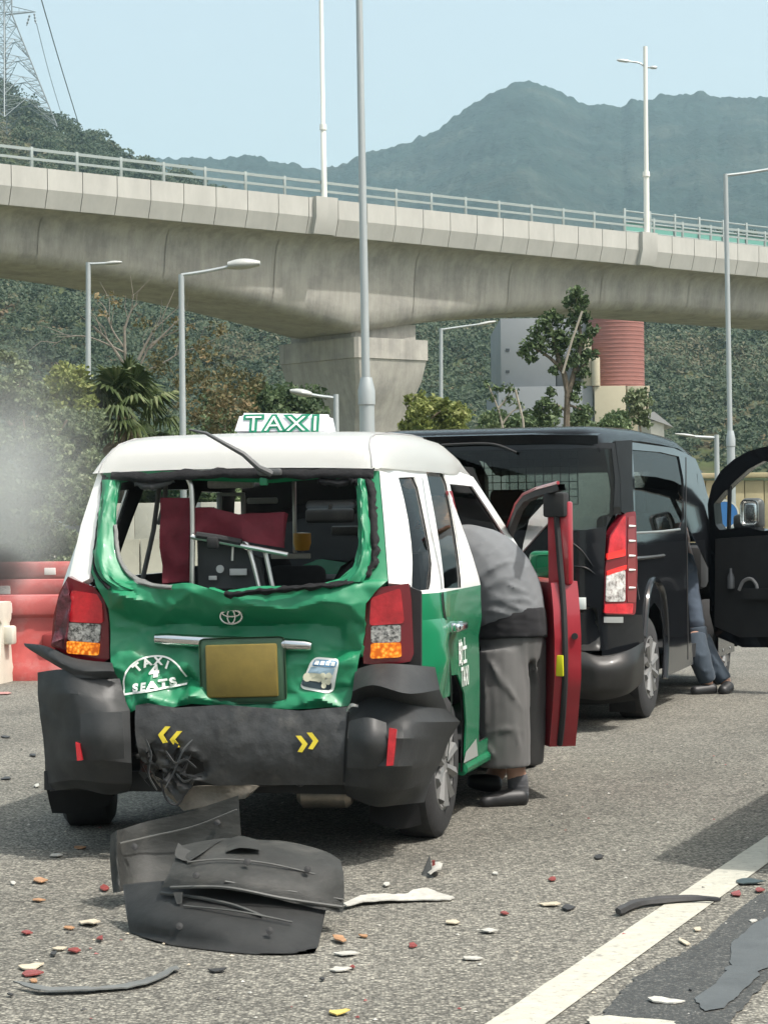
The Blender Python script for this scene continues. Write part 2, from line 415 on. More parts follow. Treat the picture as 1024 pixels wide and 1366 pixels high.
M_MID = mat('hillside_scrub', (0.05, 0.062, 0.026), 0.95, var=0.45, vs=0.12, col2=(0.11, 0.095, 0.055), mix=0.58, ms=0.05, spec=0.1)
RIDGE = [(-260, 230), (120, 222), (180, 212), (240, 210), (300, 212), (335, 206), (390, 218), (430, 227), (455, 223), (480, 212), (500, 203), (530, 196), (560, 187), (600, 165), (640, 138), (665, 124), (685, 114), (710, 107), (735, 113), (765, 128), (790, 141), (812, 139), (835, 144), (850, 134), (870, 133), (890, 128), (920, 126), (945, 122), (962, 130), (985, 129), (1024, 130), (1290, 150)]
terrain('mountain', RIDGE, 900, 2300, 40, 620, 130, M_FAR, 4.5, 11, 1.25)
HILL = [(-260, 40), (0, 126), (30, 148), (60, 166), (110, 186), (165, 216), (230, 248), (330, 292), (450, 325), (600, 340), (1290, 330)]
def hill_z(u, D):
    D0, D1 = 230, 640; t = min(1, max(0, (D - D0) / (D1 - D0)))
    return 2 + (at(u, px_lerp(HILL, u), D1).z - 2) * t ** 1.1
terrain('hillside', HILL, 230, 640, 2, 260, 90, M_MID, 1.2, 9, 1.1)
# the wood on the hillside, which reads as one mass
cs, sz = [], []
def crown_pts(c, r, h, n):
    """points on an uneven crown: a few lobes, leaves near each lobe's skin"""
    k = random.randint(4, 7); lob = []
    for _ in range(k):
        a = random.uniform(0, 6.283); q = random.uniform(0.15, 0.65)
        lob.append((c[0] + r * q * math.cos(a), c[1] + r * q * math.sin(a), c[2] + h * random.uniform(0.35, 0.85), r * random.uniform(0.35, 0.55)))
    out = []
    for i in range(n):
        L = lob[i % k]; d = np.random.randn(3); d /= np.linalg.norm(d); d[2] = abs(d[2]) * 0.9 - 0.25 * (np.random.rand() < 0.3)
        out.append((L[0] + d[0] * L[3], L[1] + d[1] * L[3], L[2] + d[2] * L[3] * 0.85))
    return out
def wood(name, n, D0, D1, u0, u1, m, leaf, per, rr, pick=None):
    cs, sz = [], []
    for i in range(n):
        D = math.sqrt(random.uniform(D0 * D0, D1 * D1)); u = random.uniform(u0, u1)
        if pick and not pick(u, D): continue
        x = (u - 512) / FPX * D; z = hill_z(u, D) if D > 230 else 0
        r = random.uniform(*rr); h = r * random.uniform(1.3, 2.0)
        cs += crown_pts((x, D, z - 0.3), r, h, per); sz += [leaf * (0.8 + D / 900)] * per
    return tag(cards(name, cs, sz, m, nrm=np.array([.15, -.45, .8]), spread=.45), kind='stuff')
F_WOOD = foliage('wood_leaves', (0.03, 0.052, 0.028), (0.062, 0.088, 0.048), (0.125, 0.118, 0.07), 0.03)
F_DRY = foliage('dry_scrub_leaves', (0.06, 0.045, 0.02), (0.12, 0.1, 0.05), (0.2, 0.15, 0.09), 0.05)
wood('hillside_wood', 3000, 240, 650, -40, 1070, F_WOOD, 0.36, 170, (2.0, 4.6))
wood('dry_hillside_scrub', 420, 250, 520, -40, 1070, F_DRY, 0.4, 36, (1.2, 2.4))
# ================================================================== viaduct
VA = at(0, 218, 107.0); VB = at(1000, 327, 141.5)
VD = Vector((VB.x - VA.x, VB.y - VA.y, 0)); VL = VD.length; VD.normalize()
VN = Vector((VD.y, -VD.x, 0)); ZT = (VA.z + VB.z) / 2; SL = (VB.z - VA.z) / VL
O_V = Vector((VA.x, VA.y, 0))
def vp(s, n, dz):                               # along the deck, out towards the road, height below / above the parapet top
    return O_V + VD * s + VN * n + Vector((0, 0, VA.z + SL * s + dz))
via = thing('viaduct', 'long pale concrete road viaduct crossing over behind the vehicles', 'viaduct', O_V)
def vbuild(mb, name, m, parent, **k): return mb.build(name, m, via, **k) if False else _child(mb, name, m, parent, **k)
def _child(mb, name, m, parent, **k):
    root = parent
    o = mb.build(name, m, None, **k); o.parent = parent
    off = Vector((0, 0, 0)); p = parent
    while p: off += p.location; p = p.parent
    o.data.transform(Matrix.Translation(-off)); return o
S0, S1 = -34.0, 96.0
def u_of(s): 
    p = vp(s, 0, 0); q = np.array(p) - C0; return 512 + FPX * (q @ CR) / (q @ CF)
# deck slab + box girder with haunched soffit
PIER_S = 26.0
def zb(s):
    d = min(abs(s - 23.6), 26.0); return 13.95 - 2.45 * (1 - d / 26.0) ** 2 - ZT
rows = []
ss = [S0 + (S1 - S0) * i / 150 for i in range(151)]
W = 11.0
for s in ss:
    b = zb(s); dp = -2.0 - b
    prof = [(-0.3, -1.2), (-0.33, -1.92), (-0.9, -2.0), (-1.25, -2.08 - dp * .03), (-1.52, -2.1 - dp * .12), (-1.68, -2.1 - dp * .30), (-1.76, -2.1 - dp * .52), (-1.82, -2.1 - dp * .72), (-1.95, b + 0.42), (-2.2, b + 0.12), (-2.8, b),
            (-W + 3.7, b), (-W + 3.1, b + 0.1), (-W + 2.6, b + 0.5), (-W + 2.1, -2.3 - dp * .4), (-W + 1.5, -2.2), (-W + 0.3, -1.9), (-W + 0.3, -1.2)]
    rows.append([vp(s, n, z) for n, z in prof])
_child(MB().grid(rows, closed=True, flip=False), 'box_girder', M_CONC, via, ang=50)
# construction joints of the girder segments: thin proud seams are left out, grooves follow the web as shallow ribs
for s in (-12.3, -4.4, 3.1, 10.6, 17.6, 27.4, 34.6, 42.2, 49.9, 58):
    b = zb(s); dp = -2.0 - b
    pr = [(-1.25, -2.08 - dp * .03), (-1.52, -2.1 - dp * .12), (-1.68, -2.1 - dp * .30), (-1.76, -2.1 - dp * .52), (-1.82, -2.1 - dp * .72), (-1.95, b + 0.42)]
    r = [[vp(s - 0.03, n + .012, z) for n, z in pr], [vp(s + 0.03, n + .012, z) for n, z in pr]]
    _child(MB().grid(r, th=0.01), 'segment_joint', M_CONC, via)
# parapet panels, each two metres long with an open joint
def panel(s, l, proud=0.0, up=0.0):
    prof = [(0.0 + proud, 0.0 + up), (0.0 + proud, -1.02), (-0.26 + proud, -1.9), (-0.42, -1.9), (-0.3, -1.2), (-0.3, 0.0 + up)]
    a = [vp(s + 0.022, n, z) for n, z in prof]; b = [vp(s + l - 0.022, n, z) for n, z in prof]
    n = len(prof); fs = [tuple(range(n)), tuple(range(n, 2 * n))[::-1]] + [(i, i + n, (i + 1) % n + n, (i + 1) % n) for i in range(n)]
    return MB().add(a + b, fs)
s_first = None
for i in range(-8, 40):
    s = i * 2.0 + 0.62
    u = u_of(s + 1)
    if u < -60 or u > 1090: continue
    _child(panel(s, 2.0), 'parapet_panel', M_PANEL, via, ang=9)
sD = 20.25; sE = 46.1
for (u, wd) in ((432, 1.5), (862, 1.35)):
    lo, hi = 0, 80
    for _ in range(40):
        md = (lo + hi) / 2
        if u_of(md) < u: lo = md
        else: hi = md
    if u == 432: sD = lo
    else: sE = lo
    _child(panel(lo - wd / 2, wd, 0.28, 0.06), 'lamp_pilaster', M_PANEL, via, ang=20)
_child(MB().grid([[vp(s, -0.31, -0.9), vp(s, -W + .4, -0.9)] for s in (S0, S1)]), 'deck', M_CONC, via)
_child(MB().grid([[vp(s, -W + .3, -1.9), vp(s, -W + .3, 0), vp(s, -W, 0), vp(s, -W, -1.9)] for s in (S0, S1)]), 'far_parapet', M_PANEL, via, ang=20)
# railing on the parapet
posts = [i * 2.55 - 0.7 for i in range(-8, 36)]
posts = [s for s in posts if -60 < u_of(s) < 1100]
for s in posts:
    p = vp(s, -0.16, 0.5); m3 = Matrix((VD, VN, (0, 0, 1))).transposed()
    _child(MB().box(p, (0.15, 0.1, 1.0), m3, 0.01), 'railing_post', M_RAIL, via)
for a, b in zip(posts, posts[1:]):
    for h, t in ((0.88, 0.14), (0.42, 0.12)):
        pa, pb = vp(a + .076, -0.16, h), vp(b - .076, -0.16, h)
        up = Vector((0, 0, t / 2)); nn = VN * 0.04
        vsx = [pa - up - nn, pa - up + nn, pa + up + nn, pa + up - nn, pb - up - nn, pb - up + nn, pb + up + nn, pb + up - nn]
        _child(MB().add(vsx, [(0, 1, 2, 3), (7, 6, 5, 4), (0, 4, 5, 1), (1, 5, 6, 2), (2, 6, 7, 3), (3, 7, 4, 0)]), 'rail', M_RAIL, via, smooth=False)
# the taller green railing on the far side, right
M_GRAIL = mat('green_rail', (0.12, 0.3, 0.25), 0.5)
fr = thing('green_railing', 'taller pale green railing standing beyond the viaduct parapet at right', 'railing', vp(41, -W, 0))
sfa = 45.2; GN = -2.6
for k in range(11):
    s = sfa + k * 2.25; p = vp(s, GN, 0.95)
    _child(MB().box(p, (0.16, 0.12, 1.9), Matrix((VD, VN, (0, 0, 1))).transposed(), 0.01), 'post', M_RAIL, fr)
    if k < 10:
        for h in (1.75, 1.1, 0.5):
            _child(MB().tube([vp(s + .1, GN, h), vp(s + 2.15, GN, h)], 0.05, 6), 'rail', M_RAIL, fr)
        q0, q1 = vp(s + .1, GN - .04, 0.05), vp(s + 2.15, GN - .04, 0.05)
        _child(MB().add([q0, q1, q1 + Vector((0, 0, 1.0)), q0 + Vector((0, 0, 1.0)), q0 + VN * -.05, q1 + VN * -.05, q1 + VN * -.05 + Vector((0, 0, 1.0)), q0 + VN * -.05 + Vector((0, 0, 1.0))],
               [(0, 1, 2, 3), (7, 6, 5, 4), (0, 4, 5, 1), (1, 5, 6, 2), (2, 6, 7, 3), (3, 7, 4, 0)]), 'green_panel', M_GRAIL, fr)
# pier: flared head, rim, shaft
pr = thing('viaduct_pier', 'flared concrete pier holding up the viaduct behind the white taxi roof sign', 'pier', (*vp(PIER_S, -W / 2, 0).xy, 0))
pc = vp(PIER_S, -W / 2, 0); z_s = VA.z + SL * PIER_S + zb(PIER_S)
def ring(z, a, b, c=0.18):                      # half size along the deck a, across b, chamfer c
    q = [(a - c, -b), (a, -b + c), (a, b - c), (a - c, b), (-a + c, b), (-a, b - c), (-a, -b + c), (-a + c, -b)]
    return [Vector((pc.x, pc.y, 0)) + VD * x + VN * y + Vector((0, 0, z)) for x, y in q]
zt = z_s - 0.62
prof = [(0, 1.45, 2.0), (2.0, 1.45, 2.0), (4.2, 1.5, 2.05), (5.6, 1.62, 2.2), (6.8, 1.82, 2.5), (8.0, 2.1, 2.95), (9.0, 2.4, 3.3), (zt - 1.15, 2.62, 3.5)]
_child(MB().grid([ring(z, a, b) for z, a, b in prof], closed=True, flip=True), 'shaft', M_CONC, pr, ang=30)
mb = MB().grid([ring(zt - 1.15, 2.6, 3.48), ring(zt - 1.13, 2.68, 3.56), ring(zt, 2.68, 3.56), ring(zt + 0.01, 2.5, 3.4)], closed=True, flip=True)
k = len(mb.v); mb.f.append(tuple(range(k - 8, k))); mb.m.append(0)
_child(mb, 'cap_rim', M_CONC, pr, ang=30)
_child(MB().grid([ring(zt - .05, 2.35, 2.9), ring(z_s + 0.3, 2.35, 2.9)], closed=True, flip=True), 'bearing_block', M_CONC, pr, ang=30)
# vertical cladding boards low on the pier, left face
for i in range(5):
    x0 = -1.2 + i * 0.52
    p = Vector((pc.x, pc.y, 0)) - VD * 1.49 + VN * x0 + Vector((0, 0, 2.6))
    _child(MB().box(p, (0.08, 0.42, 4.6), Matrix((VD, VN, (0, 0, 1))).transposed(), 0.02), 'cladding_board', M_CONC, pr)

# ================================================================== lamp posts
def pole(name, label, base_uv, top_uv, D, r0, r1, m, arm=None, head=None, collar=None, group='street lamp posts', base_z=0.0, parts=True):
    a = at(*base_uv, D); b = at(*top_uv, D)
    k = (base_z - a.z) / (b.z - a.z); foot = a.lerp(b, k); foot.z = base_z
    t = thing(name, label, 'lamp post', foot, 0, group)
    lean = b
    _child(MB().tube([foot, foot.lerp(lean, .5), lean], [r0, (r0 + r1) / 2, r1], 12), 'pole', m, t)
    if collar:
        c0 = at(*collar, D); ax = (lean - foot).normalized()
        _child(MB().lathe([(r0 * 1.55, -c0.z), (r0 * 1.55, 0), (r0 * 1.75, 0.01), (r0 * 1.75, 0.16), (r0 * 1.15, 0.3)], c0, ax, 14), 'base_sleeve', m, t)
    if arm:
        for A in (arm if isinstance(arm[0][0], tuple) else [arm]):
            pts = [at(u, v, D + dd) for u, v, dd in A]
            _child(MB().tube(spl(pts, 10), r1 * 0.6, 8), 'arm', m, t)
    for hd in (head or []):
        (u0, v0), (u1, v1), hh = hd
        p, q = at(u0, v0, D), at(u1, v1, D); L = (q - p).length; d = (q - p).normalized()
        up = Vector((0, 0, 1)); sd = d.cross(up).normalized()
        rows = []
        for i in range(9):
            f = i / 8; w = (0.35 + 0.65 * math.sin(math.pi * min(1, 0.15 + f * 0.8))) * hh; c = p.lerp(q, f)
            rows.append([c + up * math.cos(x) * w * (0.75 if math.cos(x) > 0 else 0.5) + sd * math.sin(x) * w * 1.3 for x in [2 * math.pi * j / 12 for j in range(12)]])
        mb = MB().grid(rows, closed=True); mb.f += [tuple(range(12)), tuple(range(96, 108))[::-1]]; mb.m += [0, 0]
        _child(mb, 'lamp_head', M_LAMP, t, ang=60)
    return t
pole('street_lamp', 'thin grey lamp post with short arm and flat head, leftmost before the bushes', (118, 600), (118, 350), 52, 0.075, 0.055, M_POLE, [(118, 352, 0), (128, 352, 0), (148, 351, 0)], [((141, 352), (163, 350), 0.075)])
pole('street_lamp', 'grey lamp post with bulbous rounded head beside the palm tree', (244, 570), (242, 366), 40, 0.065, 0.05, M_POLE, [(242, 367, 0), (275, 362, 0), (310, 355, 0)], [((304, 355), (347, 352), 0.155)])
pole('tall_pole', 'thick tall grey post running out of the top of the photo with pale collar', (489, 570), (478, -60), 24, 0.052, 0.036, M_POLE, None, None, (489, 541))
pole('street_lamp', 'slim grey lamp post with long level arm right of the viaduct pier', (588, 570), (588, 438), 62, 0.06, 0.05, M_POLE, [(588, 440, 0), (615, 436, 0), (645, 432, 0)], [((636, 434), (661, 429), 0.08)])
pole('street_lamp', 'low grey lamp post with oval lamp pointing left, before the pier', (449, 600), (448, 526), 46, 0.06, 0.055, M_POLE, [(448, 531, 0), (430, 529, 0), (412, 526, 0)], [((416, 527), (387, 522), 0.12)])
pole('street_lamp', 'pale post with arm reaching out of the right edge of the photo', (974, 640), (967, 232), 42, 0.05, 0.045, M_POLE, [(967, 234, 0), (1000, 230, 0), (1060, 220, 0)], [((1050, 222), (1085, 216), 0.1)], (974, 596))
pole('street_lamp', 'short post with lamp arm pointing left behind the black van', (956, 650), (955, 580), 50, 0.06, 0.055, M_POLE, [(955, 584, 0), (935, 583, 0), (920, 582, 0)], [((926, 582), (900, 579), 0.05)])
# the two white lamp posts on the viaduct
for (sx, u0, v0, u1, v1, lab, arms) in (
        (sD, 432.5, 263, 427.5, -40, 'white lamp post on the viaduct left of the tall grey post', None),
        (sE, 862, 308, 860, 62, 'white twin arm lamp post on the viaduct before the mountain', 1)):
    q = vp(sx, -0.05, 0.0); D = q.y
    t = thing('street_lamp', lab, 'lamp post', vp(sx, 0, 0.06), 0, 'street lamp posts')
    p0, p1 = at(u0, v0 + 2, D), at(u1, v1, D); pm = p0.lerp(p1, 0.3)
    r = 0.16 if arms else 0.14
    _child(MB().tube([p0, pm, pm.lerp(p0, -.012), p1], [r * 1.1, r * 1.05, r * 0.85, r * 0.8], 12), 'pole', M_WPOLE, t)
    _child(MB().tube([pm, pm + Vector((0, 0, .3))], [r * 1.4, r * 1.3], 12), 'joint_band', M_WPOLE, t)
    if arms:
        for A, H in (([(859, 89), (852, 84), (838, 82)], ((840, 82), (822, 80))), ([(861, 90), (868, 90)], ((866, 90), (876, 90)))):
            _child(MB().tube(spl([at(u, v, D) for u, v in A], 8), 0.05, 6), 'arm', M_POLE, t)
            pa, pb = at(*H[0], D), at(*H[1], D)
            _child(MB().tube([pa, pa.lerp(pb, .3), pa.lerp(pb, .8), pb], [0.05, 0.11, 0.1, 0.04], 8), 'lamp_head', M_POLE, t)

# ================================================================== pylon and wires
DP = 450.0
py = thing('pylon', 'tall lattice steel electricity pylon on the hill at the left edge', 'pylon', at(10, 168, DP))
axp = at(8, 168, DP)
def leg_c(k, h):                                # corner k of the tower at pixel height h above the feet
    hw = 68 * max(0.17, 1 - h / 175.0) if h < 148 else 10.0
    a = R(8 + 90 * k); s = DP / FPX
    return axp + Vector((hw * math.cos(a) * s, hw * math.sin(a) * s, h * s))
hs = [0, 32, 62, 90, 114, 134, 150, 166, 182, 200]
for k in range(4):
    _child(MB().tube([leg_c(k, h) for h in hs], 0.14, 5), 'leg', M_STEEL, py)
br = MB()
for i, (a, b) in enumerate(zip(hs, hs[1:])):
    for k in range(4):
        A0, A1, B0, B1 = leg_c(k, a), leg_c(k, b), leg_c((k + 1) % 4, a), leg_c((k + 1) % 4, b)
        mid = (A1 + B1) / 2 if i < 4 else None
        if i < 4:                                # tall panels: an arch of two braces, struts between
            br.tube([A0, mid], 0.075, 4); br.tube([B0, mid], 0.075, 4)
            for q in (0.25, 0.5, 0.75):
                br.tube([A0.lerp(A1, q), A0.lerp(mid, q)], 0.05, 4); br.tube([B0.lerp(B1, q), B0.lerp(mid, q)], 0.05, 4)
                br.tube([A0.lerp(A1, q), A0.lerp(mid, min(1, q + .25))], 0.05, 4); br.tube([B0.lerp(B1, q), B0.lerp(mid, min(1, q + .25))], 0.05, 4)
        else:
            br.tube([A0, B1], 0.06, 4); br.tube([B0, A1], 0.06, 4)
        br.tube([A1, B1], 0.075, 4)
o = _child(br, 'lattice_bracing', M_STEEL, py); o['kind'] = 'stuff'
am = MB(); tip = at(48, 16, DP); s = DP / FPX
for p in (leg_c(0, 150), leg_c(3, 150), leg_c(0, 160), leg_c(1, 150)): am.tube([p, tip], 0.09, 4)
for q in (.3, .55, .8): am.tube([leg_c(0, 150).lerp(tip, q), leg_c(0, 160).lerp(tip, q)], 0.05, 4)
o = _child(am, 'cross_arm', M_STEEL, py); o['kind'] = 'stuff'
for (u, v, u2, v2) in ((46, 18, 48, 31), (40, 20, 36, 34)):
    _child(MB().tube(spl([at(u, v, DP), at((u + u2) / 2, (v + v2) / 2, DP), at(u2, v2, DP)], 8), [0.1, .25, .1, .25, .1, .25, .1, .2], 6), 'insulator', M_STEEL, py)
for lab, a, m_, b in (('thicker power line coming down past the pylon', (50, -20), (82, 90), (116, 200)), ('thinner power line hanging from the pylon arm', (49, 31), (68, 105), (94, 190))):
    p = [at(*a, DP + 5), at(*m_, DP + 100), at(*b, DP + 215)]
    o = MB().tube(spl(p, 16), 0.13 if 'thick' in lab else 0.07, 5).build('power_line', M_STEEL, loc=p[0]); tag(o, lab, 'power line', 'power lines')

# ================================================================== buildings beyond the viaduct
M_GREYB = mat('grey_cladding', (0.19, 0.205, 0.215), 0.7, var=0.06, vs=0.3)
M_BEIGE = mat('beige_render', (0.37, 0.335, 0.24), 0.8, var=0.08, vs=0.4)
M_SILO = mat('red_silo_paint', (0.25, 0.10, 0.082), 0.7, var=0.12, vs=0.5)
M_DARKW = mat('dark_window', (0.035, 0.04, 0.045), 0.25)
DB = 215.0
def wbox(px0, px1, D, dep, name, m, parent, bev=0.03):
    a, b = at(*px0, D), at(*px1, D)
    c = Vector(((a.x + b.x) / 2, D + dep / 2, (a.z + b.z) / 2)); d = (abs(b.x - a.x), dep, abs(a.z - b.z))
    return _child(MB().box(c, d, None, bev), name, m, parent)
gb = thing('factory_building', 'plain grey factory block with small dark windows behind the trees', 'building', at(728, 640, DB))
wbox((667, 425), (741, 516), DB, 20, 'tower_wall', M_GREYB, gb); wbox((741.3, 425), (792, 516), DB + 3, 14, 'side_wall', M_GREYB, gb)
wbox((664, 516.4), (792, 680), DB - 1.5, 24, 'base_wall', M_GREYB, gb)
for v in (467, 496):
    for u in (674,):
        wbox((u, v - 2), (u + 5, v + 1.5), DB - .06, 0.1, 'window', M_DARKW, gb, 0)
bb = thing('silo_plant', 'beige plant building under a big red ribbed silo', 'building', at(825, 640, DB))
wbox((792.4, 515), (836, 680), DB - 2, 14, 'base_wall', M_BEIGE, bb); wbox((836, 515), (866, 523), DB - 2, 14, 'lintel', M_BEIGE, bb)
wbox((836, 523.2), (866, 680), DB + 2, 9, 'recess_wall', M_BEIGE, bb); wbox((836.3, 524), (850, 548), DB + 1.9, .2, 'door', M_DARKW, bb, 0)
wbox((778, 452), (789, 514.6), DB - 1.6, 4, 'stair_tower', M_BEIGE, bb)
def silo(u0, u1, v0, v1, D, name, m, ribs):
    a, b = at(u0, v1, D), at(u1, v0, D); r = (b.x - a.x) / 2; c = Vector(((a.x + b.x) / 2, D + r, a.z)); h = b.z - a.z
    _child(MB().lathe([(0, 0), (r, 0), (r, h), (r * .9, h + .15), (0, h + .2)], c, seg=48), name, m, bb)
    for i in range(ribs):
        z = h * (i + .5) / ribs
        _child(MB().lathe([(r + .005, z - .07), (r + .025, z - .05), (r + .025, z + .05), (r + .005, z + .07)], c, seg=48), 'rib', m, bb)
silo(788.5, 862, 415, 515, DB, 'silo', M_SILO, 18)
silo(789.5, 800, 478, 514.5, DB - 2.2, 'vent_shaft', M_BEIGE, 0)
M_ROOF = mat('grey_roof', (0.3, 0.3, 0.3), 0.7); M_WHITE = mat('off_white_wall', (0.55, 0.53, 0.47), 0.8, var=0.08)
hs_ = thing('house', 'small pale house with grey sloping roof behind the van', 'house', at(880, 640, 120))
a, b = at(867, 562, 120), at(886, 640, 120)
_child(MB().box(((a.x + b.x) / 2, 123, (a.z + b.z) / 2), (b.x - a.x, 6, a.z - b.z)), 'wall', M_WHITE, hs_)
p0, p1, p2 = at(862, 557, 119.8), at(872, 549, 119.8), at(898, 570, 119.8)
_child(MB().add([p0, p1, p2, p0 + Vector((0, 7, 0)), p1 + Vector((0, 7, 0)), p2 + Vector((0, 7, 0))], [(0, 1, 2), (5, 4, 3), (0, 3, 4, 1), (1, 4, 5, 2), (2, 5, 3, 0)]), 'roof', M_ROOF, hs_, smooth=False)
# retaining wall at the right behind the open van door
M_OCHRE = mat('ochre_concrete', (0.4, 0.33, 0.2), 0.85, var=0.15, vs=1.5)
rw = thing('retaining_wall', 'long ochre concrete wall behind the open van door', 'wall', (*at(980, 690, 70).xy, 0))
for i in range(7):
    u0 = 915 + i * 26; a, b = at(u0, 641, 70), at(u0 + 26, 641, 70)
    _child(MB().box(((a.x + b.x) / 2, 70.3, a.z / 2), (b.x - a.x - .02, 0.4, a.z), None, 0.02), 'wall_panel', M_OCHRE, rw)
a, b = at(915, 640, 70), at(1097, 638, 70)
_child(MB().box(((a.x + b.x) / 2, 70.25, a.z + .12), (b.x - a.x, 0.6, 0.16), None, 0.02), 'coping', M_OCHRE, rw)
gr = thing('guard_rail', 'grey metal guard rail seen through the van door window', 'guard rail', (*at(1000, 690, 48).xy, 0))
for k in range(3):
    p = at(985 + k * 30, 690, 48); _child(MB().box((p.x, 48, .45), (.12, .1, .9)), 'post', M_RAIL, gr)
a, b = at(960, 678, 47.9), at(1080, 678, 47.9); _child(MB().box(((a.x + b.x) / 2, 47.9, .88), (b.x - a.x, .06, .22), None, .02), 'rail', M_RAIL, gr)
# blue round sign seen through the door window
M_BLUE = mat('sign_blue', (0.03, 0.14, 0.36), 0.5); 
p = at(966, 686, 30); t = thing('road_sign', 'round blue road sign seen through the open van door', 'sign', (p.x, p.y, 0))
_child(MB().lathe([(0, 0), (0.17, 0), (0.17, 0.012), (0, 0.012)], p, (0, -1, 0), 28), 'disc', M_BLUE, t)
_child(MB().lathe([(0.17, 0), (0.19, 0), (0.19, 0.014), (0.17, 0.014)], p, (0, -1, 0), 28), 'rim', M_WHITE, t)
_child(MB().tube([(p.x, p.y + .04, 0), (p.x, p.y + .04, p.z + .2)], .03, 8), 'post', M_POLE, t)

# ================================================================== barriers at the left
M_RBAR = mat('red_barrier_plastic', (0.42, 0.072, 0.065), 0.6, var=0.2, vs=3, col2=(0.44, 0.16, 0.15), mix=0.56, ms=2.5)
M_WBAR = mat('cream_barrier_plastic', (0.6, 0.57, 0.48), 0.6, var=0.12, vs=4)
M_REFL = mat('reflector', (0.75, 0.68, 0.66), 0.4)
M_CREAM = mat('cream_concrete', (0.55, 0.52, 0.44), 0.8, var=0.1, vs=1)
BF = Frame((*ground(40, 905).xy, 0), 21.3)
def barrier(px, D, label, m, sc=1.0, group='plastic water barriers'):
    p = at(*px, D); o = Vector((p.x, p.y, 0)); t = thing('water_barrier', label, 'barrier', o, -R(8), group)
    W2 = 0.62 * sc; H = 0.68 * sc
    prof = [(0.24, 0), (0.25, 0.07), (0.19, 0.16), (0.13, 0.42), (0.12, 0.5), (0.17, 0.53), (0.19, 0.62), (0.16, 0.68)]
    rows = []
    for x, pinch in ((-W2, .9), (-W2 + .04, 1), (-.2, 1), (-.17, .93), (.17, .93), (.2, 1), (W2 - .04, 1), (W2, .9)):
        ring = [(x, -y * sc * pinch, z * sc) for y, z in prof] + [(x, y * sc * pinch, z * sc) for y, z in prof[::-1]]
        rows.append(ring)
    mb = MB().grid(rows, closed=True, flip=True); n = len(rows[0]); N = len(mb.v); mb.f += [tuple(range(n)), tuple(range(N - n, N))[::-1]]; mb.m += [0, 0]
    mb.build('shell', m, t, ang=40)
    MB().box((-0.02, -.165 * sc, .3 * sc), (.16, .07, .16), None, .03).build('forklift_slot', mat('slot_dark', (.2, .02, .02), .8) if 'slot_dark' not in bpy.data.materials else bpy.data.materials['slot_dark'], t)
    for x in (-.4 * sc, .35 * sc):
        MB().box((x, -.185 * sc, .585 * sc), (.15, .02, .09), None, .004).build('reflector', M_REFL, t)
    for x in (-W2 - .03, W2 + .03):
        MB().box((x, 0, .4 * sc), (.1, .12, .16), None, .02).build('coupling_lug', m, t)
    return t
barrier((77, 700), 19.7, 'red plastic water barrier nearest the taxi tail lamp', M_RBAR, 1.08)
barrier((-88, 700), 19.4, 'cream plastic water barrier at the left edge beside the red one', M_WBAR, 1.02)
barrier((64, 700), 24.5, 'second red water barrier standing behind the nearest red one', M_RBAR, 1.1)
barrier((30, 700), 29.5, 'farthest red water barrier at left before the cream wall', M_RBAR, 1.25)
cw = thing('concrete_barrier', 'cream concrete road barrier behind the taxi at left', 'barrier', (*at(80, 700, 36).xy, 0))
for i in range(9):
    u0 = -60 + i * 62; a, b = at(u0, 700, 36), at(u0 + 62, 700, 36)
    prof = [(0.3, 0), (0.28, .1), (.14, .4), (.1, 1.08), (-.1, 1.08), (-.14, .4), (-.28, .1), (-.3, 0)]
    r0 = [(a.x + .02, 36 - y, z) for y, z in prof]; r1 = [(b.x - .02, 36 - y, z) for y, z in prof]
    mb = MB().grid([r0, r1], closed=True); mb.f += [tuple(range(8))[::-1], tuple(range(8, 16))]; mb.m += [0, 0]
    _child(mb, 'barrier_unit', M_CREAM, cw, ang=25)
nb = thing('roadside_hoarding', 'pale grey roadside hoarding behind the cream barrier at left', 'fence', (*at(120, 690, 42).xy, 0))
for i in range(3, 12):
    u0 = -40 + i * 44; a, b = at(u0, 690, 42), at(u0 + 43.6, 690, 42)
    _child(MB().box(((a.x + b.x) / 2, 42, .85), (b.x - a.x, .05, 1.7), None, .01), 'hoarding_panel', M_WHITE if i % 3 else M_GREYB, nb)

# ================================================================== trees and shrubs in front of the wood
M_BARK = mat('bark', (0.13, 0.105, 0.075), 0.9, var=0.3, vs=6, bump=0.6, bs=25)
M_TWIG = mat('grey_twig', (0.19, 0.17, 0.14), 0.9, var=0.2, vs=6)
M_PALEBARK = mat('pale_bark', (0.3, 0.27, 0.22), 0.9, var=0.2, vs=6)
F_LIGHT = foliage('light_leaves', (0.07, 0.10, 0.05), (0.17, 0.21, 0.11), (0.30, 0.33, 0.21), 0.9, 0.3)
F_TREE = foliage('tree_leaves', (0.035, 0.06, 0.025), (0.105, 0.15, 0.065), (0.2, 0.25, 0.13), 0.8, 0.3)
F_YEL = foliage('yellow_green_leaves', (0.08, 0.11, 0.025), (0.2, 0.23, 0.065), (0.3, 0.31, 0.12), 0.8, 0.3)
F_RED = foliage('russet_leaves', (0.06, 0.065, 0.03), (0.15, 0.13, 0.06), (0.26, 0.19, 0.10), 0.8, 0.3)
F_PALM = foliage('palm_leaves', (0.03, 0.05, 0.014), (0.085, 0.115, 0.04), (0.17, 0.19, 0.09), 1.5, 0.25)
